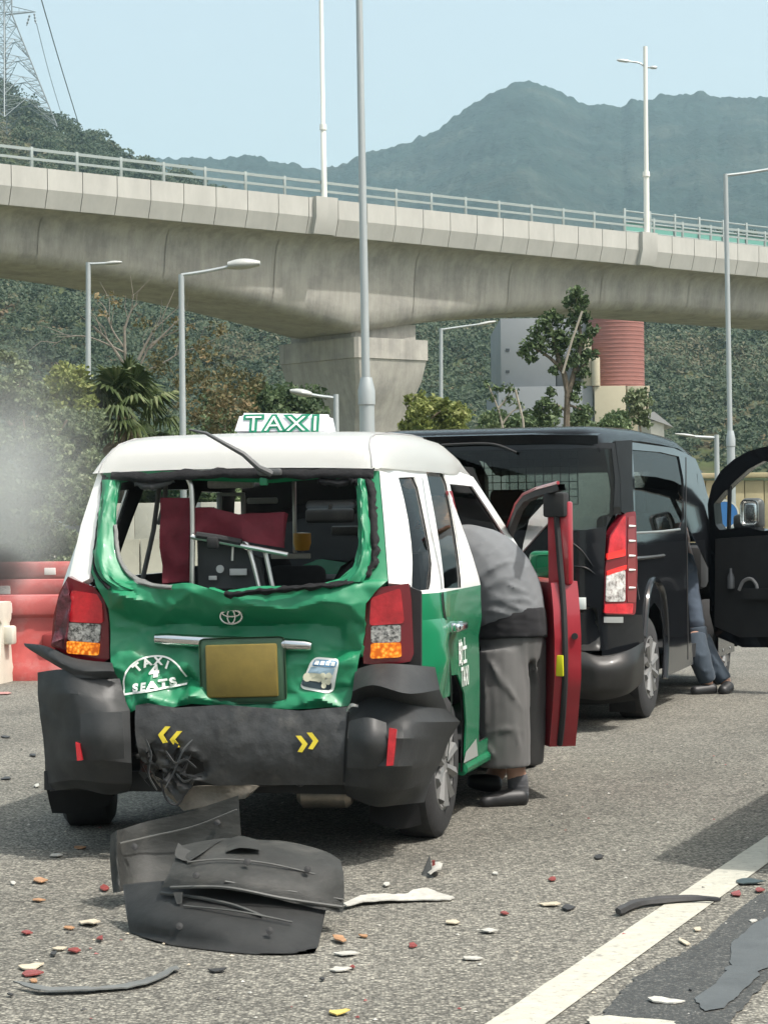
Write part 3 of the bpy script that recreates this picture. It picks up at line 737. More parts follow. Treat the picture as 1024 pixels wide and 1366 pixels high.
def tree(name, label, D, limbs, clumps, leaf, per, mleaf, mbark, group='trees and shrubs before the hillside', flat=0.8, base=None, twigs=0):
    """limbs: [(pixel points, r0, r1)]; clumps: [(u, v, radius px, depth offset)]"""
    foot = at(*(base or limbs[0][0][0]), D); foot.z = 0
    t = thing(name, label, 'tree' if 'tree' in name or 'palm' in name else 'shrub', foot, 0, group)
    for i, (pp, r0, r1) in enumerate(limbs):
        pts = [at(p[0], p[1], D + (p[2] if len(p) > 2 else 0)) for p in pp]
        if i == 0: pts = [Vector((foot.x, foot.y, 0))] + pts
        n = max(6, len(pts) * 3); q = spl(pts, n)
        _child(MB().tube(q, [r0 + (r1 - r0) * k / (n - 1) for k in range(n)], 7), 'trunk' if i == 0 else 'limb', mbark, t)
        for _ in range(twigs if i else 0):
            k0 = rnd.randint(n // 3, n - 2); d = (q[min(k0 + 1, n - 1)] - q[k0]).normalized(); a_ = q[k0]
            w1 = a_ + (d + Vector((rnd.uniform(-.8, .8), rnd.uniform(-.5, .5), rnd.uniform(0, .9)))).normalized() * rnd.uniform(.3, .7)
            w2 = w1 + (d + Vector((rnd.uniform(-.9, .9), rnd.uniform(-.5, .5), rnd.uniform(-.1, .9)))).normalized() * rnd.uniform(.3, .6)
            _child(MB().tube([a_, w1, w2], [r1 * 1.1, r1 * .8, r1 * .4], 5), 'twig', mbark, t)
    if clumps:
        leaf *= .66; per *= 2.3
        P = []
        for (u, v, r, dd) in clumps:
            c = np.array(at(u, v, D + dd)); rr = 1.12 * r * D / FPX; n = max(6, int(per * (r / 20) ** 2))
            d = np.random.randn(n, 3); d /= np.linalg.norm(d, axis=1)[:, None]
            q = rr * np.random.rand(n, 1) ** 0.6
            P.append(c + d * q * np.array([1, 1, flat]))
        P = np.concatenate(P)
        o = cards('crown', P, leaf, mleaf, t, loc=tuple(foot), droop=0.3)
    return t
rnd = random.Random(3)
def blob(u0, u1, v0, v1, n, r0, r1, dd=1.5):
    return [(rnd.uniform(u0, u1), rnd.uniform(v0, v1), rnd.uniform(r0, r1), rnd.uniform(-dd, dd)) for _ in range(n)]
# airy tree right of the pier
tree('young_tree', 'airy dark green tree with forked trunk before the factory', 58,
     [([(756, 600), (755, 560), (756, 520), (748, 485)], .13, .07), ([(756, 530), (766, 495), (774, 460), (770, 420), (768, 392)], .09, .025), ([(750, 495), (736, 480), (722, 470), (706, 462)], .06, .02), ([(748, 490), (740, 462), (735, 440), (732, 420)], .07, .02), ([(757, 540), (772, 545), (782, 550)], .04, .015), ([(754, 548), (742, 540), (728, 538)], .04, .015), ([(764, 500), (780, 485), (790, 470)], .04, .015)],
     [(768, 392, 13, 0), (775, 402, 11, 0), (760, 405, 10, .3), (772, 418, 13, 0), (765, 432, 11, 0), (781, 425, 8, 0), (735, 420, 10, 0), (725, 432, 13, 0), (745, 428, 10, 0), (715, 445, 13, 0), (733, 446, 14, 0), (750, 448, 13, 0), (705, 460, 12, 0), (722, 462, 13, 0), (742, 466, 13, 0), (762, 458, 14, 0), (778, 452, 13, 0), (790, 440, 9, 0), (697, 470, 9, 0), (710, 478, 9, 0), (770, 478, 14, 0), (786, 472, 11, 0), (755, 485, 12, 0), (775, 498, 11, 0), (738, 494, 8, 0), (728, 540, 13, 0), (742, 548, 10, 0), (716, 548, 10, 0), (766, 528, 10, 0), (780, 548, 13, 0), (771, 514, 9, 0), (735, 524, 8, 0), (725, 560, 12, 0), (775, 556, 9, 0)],
     0.13, 120, F_TREE, M_BARK)
o = MB().tube([at(750, 498, 57), at(762, 455, 57), at(776, 415, 57)], .03, 6).build('tree_stake', M_PALEBARK, loc=at(750, 498, 57)); tag(o, 'thin pale stake slanting across the airy tree crown', 'stake')
o = MB().tube([at(700, 600, 57.5), at(697, 560, 57.5), at(687, 520, 57.5)], .03, 6).build('tree_stake', M_PALEBARK, loc=at(700, 600, 57.5)); tag(o, 'thin pale stake leaning beside the sparse sapling', 'stake')
tree('sapling', 'sparse sapling with few leaves left of the airy tree', 60, [([(672, 600), (668, 560), (660, 535), (650, 512)], .06, .02), ([(664, 545), (676, 530), (684, 512)], .03, .012), ([(670, 565), (684, 548), (700, 545)], .03, .01)],
     [(650, 512, 7, 0), (662, 518, 7, 0), (674, 516, 8, 0), (684, 520, 8, 0), (657, 530, 7, 0), (678, 535, 9, 0), (692, 540, 8, 0), (664, 550, 9, 0), (700, 552, 8, 0)], .12, 70, F_TREE, M_PALEBARK)
tree('young_tree', 'small bright green tree beside the silo plant', 52, [([(855, 600), (853, 570), (850, 545), (848, 525)], .05, .02), ([(853, 560), (862, 545), (864, 530)], .03, .012)],
     [(845, 526, 10, 0), (856, 524, 9, 0), (838, 534, 7, 0), (850, 538, 11, 0), (863, 535, 8, 0), (843, 548, 9, 0), (860, 552, 9, 0), (852, 560, 9, 0), (862, 566, 7, 0)], .11, 150, F_LIGHT, M_BARK)
tree('shrub', 'yellow green shrub between the pier and the slim lamp post', 55, [([(560, 600), (560, 570), (562, 540)], .05, .02), ([(560, 575), (545, 550), (540, 535)], .03, .01), ([(562, 570), (585, 550), (600, 545)], .03, .01)],
     blob(536, 622, 540, 575, 26, 9, 15) + [(545, 532, 9, 0), (560, 528, 8, 0), (578, 534, 9, 0), (566, 542, 12, 0)], .13, 110, F_YEL, M_BARK)
tree('shrub', 'dark rounded shrub at the foot of the beige plant', 75, [([(820, 600), (820, 575)], .06, .03)], blob(805, 836, 556, 578, 14, 9, 13), .16, 110, F_TREE, M_BARK)
tree('shrub', 'dark low shrubs along the foot of the grey factory', 70, [([(720, 600), (720, 580)], .06, .03)], blob(640, 800, 552, 580, 34, 9, 14), .17, 90, F_TREE, M_BARK)
# left side
tree('leafy_tree', 'pale leafy bushy tree at the left edge behind the barriers', 33,
     [([(40, 700), (38, 620), (30, 560), (24, 500)], .08, .02), ([(40, 640), (70, 590), (90, 560)], .05, .015), ([(38, 600), (10, 560), (-10, 540)], .05, .015)],
     blob(-25, 40, 500, 560, 26, 10, 18, 1) + blob(-25, 72, 560, 640, 46, 10, 18, 1) + blob(-25, 95, 630, 690, 40, 12, 18, 1) + blob(-25, 105, 685, 760, 46, 12, 18, 1) + [(15, 478, 10, 0), (30, 490, 12, 0), (0, 474, 10, 0), (52, 520, 12, 0), (62, 545, 12, 0), (88, 600, 10, 0)],
     0.062, 300, F_LIGHT, M_BARK)
tree('shrub', 'olive bushes between the leafy tree and the palm', 42, [([(140, 700), (140, 620)], .05, .02)], blob(80, 128, 555, 690, 50, 12, 20), .085, 170, F_LIGHT, M_BARK)
tree('shrub', 'yellowish bush left of the palm tree', 44, [([(95, 700), (95, 560)], .05, .02)], blob(62, 118, 492, 560, 24, 12, 18), .11, 90, F_YEL, M_BARK)
tree('bare_tree', 'nearly leafless tree with russet twigs behind the palm', 60,
     [([(168, 640), (168, 520), (167, 470), (166, 435)], .09, .035), ([(167, 465), (150, 440), (140, 410), (130, 400)], .03, .01), ([(166, 440), (175, 415), (184, 405)], .04, .012), ([(168, 490), (145, 455), (125, 435)], .05, .012), ([(185, 480), (200, 450), (215, 430)], .05, .012), ([(170, 520), (190, 482), (203, 458), (240, 440)], .04, .01), ([(180, 500), (215, 486), (246, 468), (280, 462)], .03, .01), ([(200, 465), (225, 440), (245, 420)], .04, .01), ([(166, 470), (120, 450), (90, 450), (70, 462)], .03, .01)],
     blob(195, 300, 425, 520, 30, 8, 16) + blob(120, 160, 395, 420, 5, 7, 10), .12, 26, F_RED, M_TWIG, twigs=4)
tree('shrub', 'russet and yellow thicket right of the bulbous lamp post', 58, [([(300, 700), (300, 560)], .05, .02)], blob(245, 345, 495, 580, 46, 10, 18) , .12, 30, F_RED, M_BARK)
tree('shrub', 'green thicket between the lamp post and the viaduct pier', 75, [([(350, 700), (350, 560)], .06, .02)], blob(280, 420, 520, 590, 60, 14, 24), .18, 80, F_TREE, M_BARK)
tree('shrub', 'dark green bushes behind the palm trunk', 50, [([(200, 700), (200, 620)], .06, .02)], blob(130, 330, 580, 680, 80, 16, 26), .13, 80, F_TREE, M_BARK)
# fan palm: pleated blades on stalks
DPm = 44.0
pt = thing('fan_palm', 'fan palm with drooping dead fronds left of the bulbous lamp post', 'tree', (*at(170, 640, DPm).xy, 0), 0, 'trees and shrubs before the hillside')
hub = at(168, 546, DPm)
_child(MB().tube(spl([Vector((hub.x, hub.y, 0)), hub + Vector((0, 0, -.6)), hub], 8), [.2, .2, .19, .19, .18, .18, .17, .15], 9), 'trunk', M_BARK, pt)
rp = random.Random(11)
M_DEAD = mat('dead_frond', (0.23, 0.18, 0.1), 0.9, var=0.2)
def fan(name, d, L, rad, m, droop):
    d = Vector(d).normalized(); base = hub + d * 0.1; tipp = hub + d * L + Vector((0, 0, -droop * .3))
    mb = MB().tube(spl([base, hub + d * L * .5 + Vector((0, 0, .08)), tipp], 6), .02, 4)
    side = d.cross(Vector((0, 0, 1)));
    if side.length < .1: side = Vector((1, 0, 0))
    side.normalize(); nor = side.cross(d).normalized()
    N = 16
    for i in range(N):
        a = -1.75 + 3.5 * i / (N - 1); dd = (d * math.cos(a) + side * math.sin(a)).normalized()
        l = rad * (0.75 + 0.3 * math.cos(a)) * rp.uniform(.9, 1.1); w = rad * 0.075; s2 = dd.cross(nor).normalized() * w
        p1 = tipp + dd * l * .55 + nor * .03; p2 = tipp + dd * l + Vector((0, 0, -droop * l * .55)) 
        k = nor * w * .5
        mb.add([tipp, p1 + s2 - k, p1 + k, p1 - s2 - k, p2], [(0, 1, 2), (0, 2, 3), (1, 4, 2), (2, 4, 3)])
    _child(mb, name, m, pt, smooth=False)
for i in range(40):
    el = R(rp.uniform(-25, 85)); az = rp.uniform(0, 6.283)
    fan('frond', (math.cos(el) * math.cos(az), math.cos(el) * math.sin(az), math.sin(el)), rp.uniform(.38, .85), rp.uniform(.48, .68), F_PALM, rp.uniform(.3, 1.1))
for i in range(14):
    el = R(rp.uniform(-80, -40)); az = rp.uniform(0, 6.283)
    fan('dead_frond', (math.cos(el) * math.cos(az), math.cos(el) * math.sin(az), math.sin(el)), rp.uniform(.4, .8), rp.uniform(.3, .42), M_DEAD, 1.2)
# ================================================================== the taxi
T = Frame((-.53, 9.85, 0), 12)
M_GREEN = mat('green_vinyl_wrap', (0.012, 0.19, 0.085), 0.45, coat=0.1, var=0.08, vs=3, bump=0.10, bs=16, bd=0.02)
M_GREENS = mat('green_side_paint', (0.012, 0.185, 0.082), 0.25, coat=0.4, bump=0.05, bs=5, bd=0.02)
M_TWHITE = mat('white_roof_paint', (0.78, 0.78, 0.75), 0.28, coat=0.5, var=0.02, vs=2)
M_RED = mat('red_original_paint', (0.30, 0.018, 0.028), 0.35, coat=0.5, var=0.12, vs=6)
M_BLACK = mat('black_plastic', (0.075, 0.078, 0.079), 0.42, var=0.15, vs=7, col2=(0.098, 0.10, 0.10), mix=0.6, ms=5, bump=0.12, bs=60, bd=0.004)
M_DIRTY = mat('scuffed_black_plastic', (0.036, 0.037, 0.037), 0.5, var=0.45, vs=9, col2=(0.075, 0.073, 0.065), mix=0.64, ms=6, bump=0.35, bs=22, bd=0.012)
M_RUBBER = mat('rubber', (0.022, 0.022, 0.023), 0.8, var=0.2, vs=9)
M_GUNK = mat('torn_sealant', (0.018, 0.018, 0.02), 0.75, var=0.4, vs=30, bump=0.6, bs=40, bd=0.01)
M_INT = mat('dark_interior', (0.018, 0.019, 0.02), 0.8, var=0.2, vs=8)
M_SEAT = mat('black_seat_cloth', (0.022, 0.022, 0.024), 0.9, var=0.2, vs=20)
M_CHROME = mat('chrome', (0.72, 0.72, 0.72), 0.14, metal=1.0)
M_ALU = mat('aluminium_tube', (0.62, 0.62, 0.6), 0.32, metal=0.85)
M_MAROON = mat('maroon_cloth', (0.115, 0.008, 0.018), 0.8, var=0.25, vs=12, bump=0.3, bs=30, bd=0.005)
M_CASE = mat('charcoal_panel', (0.035, 0.037, 0.04), 0.6, var=0.15, vs=8)
M_LETTER = mat('white_print', (0.78, 0.8, 0.76), 0.45)
M_YELLOW = mat('yellow_reflective', (0.62, 0.50, 0.035), 0.4)
M_LENSR = mat('red_lens', (0.50, 0.02, 0.03), 0.15, coat=0.8, var=0.45, vs=9, bump=.25, bs=9, bd=.03)
M_LENSD = mat('dark_red_lens', (0.15, 0.010, 0.018), 0.15, coat=0.8)
M_LENSC = mat('clear_lens', (0.42, 0.41, 0.39), 0.18, coat=0.8, var=0.6, vs=45, col2=(0.08, 0.08, 0.08), mix=0.52, ms=60)
def amber_mat():
    m = bpy.data.materials.new('lit_amber_lens'); m.use_nodes = True; n, l = m.node_tree.nodes, m.node_tree.links; b = n['Principled BSDF']
    b.inputs['Roughness'].default_value = 0.2; b.inputs['Base Color'].default_value = (0.5, 0.12, 0.01, 1)
    tc = n.new('ShaderNodeTexCoord'); v = n.new('ShaderNodeTexVoronoi'); v.inputs['Scale'].default_value = 75; l.new(tc.outputs['Object'], v.inputs['Vector'])
    r = n.new('ShaderNodeValToRGB'); e = r.color_ramp.elements; e[0].color = (1, .62, .12, 1); e[0].position = 0.1; e[1].color = (.30, .035, 0.0, 1); e[1].position = .75
    k = e.new(.4); k.color = (.95, .3, .02, 1); l.new(v.outputs['Distance'], r.inputs[0]); l.new(r.outputs[0], b.inputs['Emission Color']); b.inputs['Emission Strength'].default_value = 0.42
    return m
M_AMBER = amber_mat()
G_SIDE = glass('side_window_glass', (0.75, 0.79, 0.78), .4); G_CLEAR = glass('windscreen_glass', (0.86, 0.9, 0.88))
M_TYRE = mat('tyre_rubber', (0.025, 0.025, 0.026), 0.85, var=0.25, vs=20, bump=0.3, bs=80, bd=0.004)
M_RIM = mat('silver_rim', (0.22, 0.22, 0.215), 0.5, metal=0.4, var=0.1)

taxi = thing('taxi', 'crashed green taxi with white roof and smashed rear window', 'taxi', T.o, T.rz)
def PR(u, v):                                   # (x, z) on the rear of the taxi: upright below the window sill, leaning above
    p = T.rear(u, v, -0.70)
    if p.z > 1.1: p = T.on(u, v, (0, 1, -0.5), -1.25)
    return (p.x, p.z)
def L2(px, f=PR): return [f(*p) for p in px]
def rear_y(x, z):
    y = -0.70 + (0.5 * (z - 1.1) if z > 1.1 else 0.0)
    return y + 0.13 * (abs(x - 0.06) / 0.82) ** 7
# ---- crumpled tailgate
def seg_d(x, z, pl):
    best = 9
    for (a, b), (c, d) in zip(pl, pl[1:]):
        vx, vz = c - a, d - b; t = max(0, min(1, ((x - a) * vx + (z - b) * vz) / (vx * vx + vz * vz + 1e-9)))
        best = min(best, math.hypot(x - a - vx * t, z - b - vz * t))
    return best
CTRL = [(105, 775, 0), (128, 790, -.01), (146, 786, -.02), (175, 786, -.03), (210, 782, -.035), (250, 777, -.055), (262, 776, -.06), (285, 784, -.05), (306, 792, -.035), (350, 792, -.03), (400, 790, -.03), (450, 782, -.03), (480, 778, -.02), (520, 774, 0),
        (146, 812, -.005), (175, 793, -.085), (200, 801, -.05), (228, 813, -.03), (262, 789, -.065), (300, 807, -.03), (345, 807, -.055), (395, 813, -.05), (440, 800, -.055), (470, 807, -.05), (495, 800, -.01),
        (150, 838, .0), (170, 828, .015), (200, 836, .035), (235, 832, .045), (290, 838, .055), (350, 835, .055), (410, 832, .045), (450, 838, .04), (466, 828, .0), (490, 838, .0),
        (150, 868, -.02), (168, 852, .01), (190, 866, .0), (215, 868, .015), (280, 866, .02), (350, 866, .02), (420, 866, .02), (455, 868, .03), (486, 868, 0),
        (150, 890, -.035), (172, 876, -.03), (205, 885, .0), (250, 885, .0), (300, 890, 0), (360, 890, 0), (400, 885, .0), (440, 885, -.012), (462, 880, -.03), (482, 890, -.01),
        (156, 925, -.02), (180, 915, -.03), (225, 918, .0), (252, 905, .03), (275, 915, -.01), (360, 925, 0), (400, 925, -.012), (440, 920, -.02), (476, 915, -.005),
        (160, 955, -.05), (185, 938, -.05), (205, 928, -.075), (240, 937, -.03), (262, 925, -.07), (300, 938, -.02), (360, 944, -.02), (400, 940, -.035), (430, 930, -.055), (470, 948, -.02),
        (155, 965, -.05), (250, 960, -.03), (360, 960, -.02), (480, 960, -.02)]
from mathutils.geometry import delaunay_2d_cdt
CP = [Vector(PR(u, v)) for u, v, d in CTRL]
_dl = delaunay_2d_cdt(CP, [], [], 0, 1e-5); CT = []
for f in _dl[2]:
    ids = [_dl[3][i][0] for i in f]; p, q, r = [CP[i] for i in ids]
    CT.append((p, q, r, [CTRL[i][2] for i in ids], (q.x - p.x) * (r.y - p.y) - (r.x - p.x) * (q.y - p.y), min(p.x, q.x, r.x), max(p.x, q.x, r.x), min(p.y, q.y, r.y), max(p.y, q.y, r.y)))
def facet(x, z):
    for p, q, r, d, A, x0, x1, z0, z1 in CT:
        if x < x0 - 1e-6 or x > x1 + 1e-6 or z < z0 - 1e-6 or z > z1 + 1e-6 or abs(A) < 1e-9: continue
        b = ((x - p.x) * (r.y - p.y) - (r.x - p.x) * (z - p.y)) / A; c = ((q.x - p.x) * (z - p.y) - (x - p.x) * (q.y - p.y)) / A
        if b >= -1e-6 and c >= -1e-6 and b + c <= 1 + 1e-6: return d[0] * (1 - b - c) + d[1] * b + d[2] * c
    return 0.0
_gc = {}
_fk = random.Random(21)                         # a second, finer set of flat facets: buckled film between the big folds
FPT = [Vector((-.62 + .058 * i + _fk.uniform(-.024, .024), .55 + .052 * j + _fk.uniform(-.022, .022))) for i in range(25) for j in range(13)]
_d2 = delaunay_2d_cdt(FPT, [], [], 0, 1e-5); FH = [_fk.uniform(-1, 1) for _ in FPT]; FTRI = {}
for f in _d2[2]:
    ids = [_d2[3][i][0] for i in f]; p, q, r = [FPT[i] for i in ids]; A = (q.x - p.x) * (r.y - p.y) - (r.x - p.x) * (q.y - p.y)
    t = (p, q, r, [FH[i] for i in ids], A)
    for gx in range(int(min(p.x, q.x, r.x) * 20) - 1, int(max(p.x, q.x, r.x) * 20) + 2):
        for gz in range(int(min(p.y, q.y, r.y) * 20) - 1, int(max(p.y, q.y, r.y) * 20) + 2): FTRI.setdefault((gx, gz), []).append(t)
def fine(x, z):
    for p, q, r, d, A in FTRI.get((int(x * 20), int(z * 20)), ()):
        if abs(A) < 1e-9: continue
        b = ((x - p.x) * (r.y - p.y) - (r.x - p.x) * (z - p.y)) / A; c = ((q.x - p.x) * (z - p.y) - (x - p.x) * (q.y - p.y)) / A
        if b >= -1e-6 and c >= -1e-6 and b + c <= 1 + 1e-6:
            w = .0075 if (z < .78 or z > 1.0) else .0035
            return w * min(1, max(0, (1.17 - z) * 12)) * (d[0] * (1 - b - c) + d[1] * b + d[2] * c)
    return 0.0
def gate_y(x, z):
    k = (round(x, 4), round(z, 4))
    if k in _gc: return _gc[k]
    y = rear_y(x, z)
    if z < 1.2:
        e = .004
        q = fine(x, z) + 1.25 * (2 * facet(x, z) + facet(x + e, z) + facet(x - e, z) + facet(x, z + e) + facet(x, z - e)) / 6
        q -= .006 * max(0, 1 - abs(fb((x * 6 + z * 5, z * 7 - x * 3, 8), 2)) * 3) * min(1, max(0, (1.16 - z) * 10)) * (.4 + .6 * (z < .8 or x < -.1 or x > .45))
        y += q
    _gc[k] = y; return y
def gate(x, z, o=0.0): return (x, gate_y(x, z) + o, z)
gate_px = [(136, 628), (131, 690), (119, 762), (132, 786), (146, 812), (150, 870), (156, 905), (165, 949), (182, 948), (196, 940), (236, 942), (262, 937), (330, 944), (400, 945), (467, 941), (474, 915), (479, 880), (486, 845), (489, 805), (500, 790), (516, 774), (511, 700), (505, 628)]
hole_px = [(158, 640), (151, 672), (150, 705), (155, 742), (170, 766), (188, 779), (225, 780), (250, 777), (262, 777), (284, 784), (306, 792), (352, 787), (420, 782), (452, 772), (470, 756), (478, 735), (480, 700), (477, 660), (474, 636), (430, 634), (360, 640), (240, 636), (190, 632)]
tg = sheet(L2(gate_px), [L2(hole_px)], gate, 0.0095, th=0.03).build('tailgate', M_GREEN, taxi, ang=32)
# inner frame of the window opening, grey lining and torn black sealant
def strip(name, pl, w, m, off, jag=0.35, parent=None, seed=0, hang=0.0):
    pts = spl([(x, 0, z) for x, z in L2(pl)], len(pl) * 7); P = []
    for i, p in enumerate(pts):
        q = pts[min(i + 1, len(pts) - 1)] - pts[max(i - 1, 0)]; nx, nz = -q.z, q.x; ln = math.hypot(nx, nz); nx /= ln; nz /= ln
        a = w * (1 + jag * 2 * fb((i * .45, seed, 1), 3)); b = w * (1 + jag * 2 * fb((i * .5, seed + 7, 2), 3))
        row = []
        for k in range(5):
            f = -b + (a + b) * k / 4; x, z = p.x + nx * f, p.z + nz * f
            row.append((x, gate_y(x, z) + off - 0.014 * math.sin(math.pi * k / 4) - .006 * fb((i * .8, k, seed), 2), z))
        P.append(row)
    return MB().grid(P, th=0.006).build(name, m, parent or taxi, ang=80)
strip('torn_sealant', [(138, 634), (134, 680), (127, 735), (129, 762), (150, 785)], 0.010, M_GUNK, -.012, .3, seed=1)
strip('torn_sealant', [(487, 634), (496, 655), (497, 690), (500, 730), (497, 755), (484, 768)], 0.017, M_GUNK, -.012, .35, seed=2)
strip('torn_sealant', [(486, 768), (455, 778), (400, 784), (350, 789), (305, 793)], 0.012, M_GUNK, -.015, .5, seed=3)
strip('opening_lining', [(153, 700), (158, 742), (175, 768), (206, 780), (236, 783)], 0.010, mat('grey_lining', (.3, .31, .3), .6), .0, .1, seed=4)
strip('broken_spoiler', [(150, 633), (200, 637), (280, 632), (380, 632), (500, 632)], 0.021, M_GUNK, -.02, .25, seed=5)
strip('broken_spoiler', [(180, 640), (196, 648), (215, 645), (232, 638)], 0.018, M_BLACK, .0, .3, seed=6)
strip('broken_spoiler', [(425, 640), (455, 644), (472, 638), (484, 648)], 0.016, M_GUNK, .0, .5, seed=9)
strip('torn_sealant', [(466, 636), (480, 642), (488, 640)], 0.02, M_GUNK, -.01, .5, seed=10)
# crumpled film hanging inside the frame at both sides
def film(name, rails, m=M_GREEN, nu=14, nv=26, amp=.012, seed=0):
    G = loft([[(x, rear_y(x, z) + d, z) for (u, v, d) in r for x, z in [PR(u, v)]] for r in rails], nu, nv)
    for i, r in enumerate(G):
        for j, p in enumerate(r): p.y += amp * (abs(fb((j * .55 + seed, i * .13, seed), 2)) * 2 - .5) ; p.x += amp * .5 * fb((j * .3, i * .3, seed + 3), 2)
    return MB().grid(G).build(name, m, taxi, ang=60)
film('torn_film', [[(136, 640, -.02), (148, 640, -.035), (160, 642, .0)], [(131, 690, -.02), (141, 690, -.05), (153, 690, .0)], [(124, 740, -.02), (138, 742, -.05), (158, 745, 0)], [(128, 762, -.02), (150, 772, -.05), (176, 774, .0)], [(150, 788, -.03), (180, 786, -.05), (205, 784, .0)]], seed=1)
film('torn_film', [[(475, 640, 0), (482, 638, -.035), (488, 640, -.02)], [(477, 690, 0), (486, 690, -.05), (493, 690, -.02)], [(477, 730, 0), (487, 732, -.05), (496, 735, -.02)], [(470, 757, 0), (480, 760, -.05), (490, 765, -.02)], [(448, 775, 0), (468, 776, -.04), (486, 776, -.02)]], seed=5)
# chrome handle bar, badge, plate, stickers
def on_gate(u, v, o=-.004): x, z = PR(u, v); return Vector(gate(x, z, o))
rail_ = [on_gate(u, v, -.03) for u, v in ((208, 852), (225, 853), (275, 856), (330, 858), (385, 860), (408, 861), (416, 862))]
MB().tube(rail_, [.022, .027, .028, .028, .028, .026, .02], 12, flat=.9).build('chrome_handle', M_CHROME, taxi, ang=60)
bc = on_gate(309, 822, -.02)
def tor(mb, c, a, b, r, n=28, tilt=0):
    mb.tube([(c[0] + a * math.cos(k * 2 * math.pi / n), c[1], c[2] + b * math.sin(k * 2 * math.pi / n)) for k in range(n + 1)], r, 6, cap=False)
mb = MB(); tor(mb, bc, .046, .031, .006); tor(mb, bc, .016, .029, .005); tor(mb, (bc.x, bc.y, bc.z + .012), .036, .013, .005)
mb.build('badge', M_CHROME, taxi, ang=60)
pc_ = on_gate(326, 894, -.03)
MB().box(pc_, (.30, .02, .215), Matrix.Rotation(R(-1.5), 3, 'Y'), .008).build('number_plate', mat('plain_yellow_plate', (0.19, 0.14, 0.03), 0.5, var=.2, vs=8), taxi)
MB().box(pc_ + Vector((0, .016, .0)), (.36, .02, .27), Matrix.Rotation(R(-1.5), 3, 'Y'), .02).build('plate_surround', mat('dull_green_plastic', (0.04, 0.09, 0.05), 0.5, var=.2), taxi)
def decal(name, txts, m, o=-.006, parent=None, lines=()):
    mb = MB()
    for (s, (u, v), size, rot, off, sx) in txts:
        v2, f2 = text2d(s, size, off, sx); cx, cz = PR(u, v); c, s_ = math.cos(rot), math.sin(rot)
        mb.add([gate(cx + a * c - b * s_, cz + a * s_ + b * c, o) for a, b in v2], f2)
    for pl, w in lines:
        pts = spl([(x, 0, z) for x, z in L2(pl)], len(pl) * 8); P = []
        for i, p in enumerate(pts):
            q = pts[min(i + 1, len(pts) - 1)] - pts[max(i - 1, 0)]; ln = math.hypot(q.x, q.z); nx, nz = -q.z / ln * w, q.x / ln * w
            P.append([gate(p.x - nx, p.z - nz, o), gate(p.x + nx, p.z + nz, o)])
        mb.grid(P)
    return mb.build(name, m, parent or taxi, smooth=False)
ar = R(8)
decal('seats_sticker', [('T', (187, 890), .044, R(38), .002, 1.1), ('A', (198, 884), .044, R(20), .002, 1.1), ('X', (212, 882), .044, R(0), .002, 1.1), ('I', (224, 887), .044, R(-20), .002, 1.1),
                        ('4', (208, 895.5), .064, R(6), .0035, 1.05), ('S', (186, 917), .044, ar, .0025, 1.2), ('E', (197.5, 915.5), .044, ar, .0025, 1.2), ('A', (209, 913.5), .044, ar, .0025, 1.2), ('T', (220.5, 911.5), .044, ar, .0025, 1.2), ('S', (232, 909.5), .044, ar, .0025, 1.2)],
      M_LETTER, o=-.010, lines=[([(171, 925), (171, 905), (177, 890), (190, 879), (208, 875), (226, 878), (241, 889), (248, 903)], .0035), ([(171, 925), (210, 919), (249, 912)], .004)])
# round cornered parallelogram sticker
def rpoly(px, k=.22):
    out = []
    n = len(px)
    for i in range(n):
        p, a, b = Vector(px[i]), Vector(px[i - 1]), Vector(px[(i + 1) % n])
        s, e = p + (a - p) * k, p + (b - p) * k
        out += [tuple(s * (1 - t) ** 2 + p * 2 * t * (1 - t) + e * t * t) for t in (0, .25, .5, .75, 1)]
    return out
def stick(name, px, m, o, k=.2): return sheet(L2(rpoly(px, k)), fn=lambda a, b: gate(a, b, o), step=.03).build(name, m, taxi, ang=80)
M_STB = mat('sticker_blue', (0.12, 0.27, 0.45), .4); M_STD = mat('sticker_dark', (0.03, 0.05, 0.06), .4); M_STG = mat('sticker_cream', (.62, .6, .45), .4); M_STL = mat('sticker_pale_blue', (.36, .5, .6), .4)
stick('round_sticker', [(418, 876), (456, 879), (446, 925), (400, 918)], M_LETTER, -.004)
stick('sticker_header', [(421, 879), (453, 881.5), (450, 890), (417, 888)], M_STB, -.0065)
stick('sticker_field', [(416, 889), (450, 891), (446, 900), (411, 898)], M_STL, -.0065, .1)
stick('sticker_base', [(405, 904), (445, 908), (443.5, 921), (403, 915)], M_STD, -.0065, .3)
for k in range(4):
    u = 421.5 + k * 7.6; stick('sticker_glyph', [(u, 880.5 + k * .5), (u + 5.6, 881 + k * .5), (u + 4.8, 886.5 + k * .5), (u - 1, 886 + k * .5)], M_LETTER, -.0085, .1)
def disc(u, v, r, m=M_STG, o=-.0085):
    x, z = PR(u, v); return sheet([(x + r * math.cos(t * .524), z + r * math.sin(t * .524)) for t in range(12)], fn=lambda a, b: gate(a, b, o), step=.1).build('sticker_coin', m, taxi)
for u, v, r in ((411, 903, .018), (433, 901, .013), (441, 901, .014), (434, 908, .012), (427, 906, .011), (440, 909, .012), (434, 914, .011)): disc(u, v, r)
stick('sticker_band', [(415, 897), (430, 898), (428, 909), (412, 907)], M_STG, -.0085, .1)
# ---- white pillars beside the tailgate
def pil(px, name, m): return sheet(L2(px), fn=lambda a, b: (a, rear_y(a, b) - .006 + .02 * 0, b), step=.05, th=.03).build(name, m, taxi, ang=50)
pil([(130, 626), (104, 700), (87, 770), (90, 785), (118, 772), (129, 700), (136, 640)], 'rear_pillar', M_TWHITE)
pil([(506, 628), (512, 700), (517, 778), (545, 781), (537, 700), (528, 634)], 'rear_pillar', M_TWHITE)
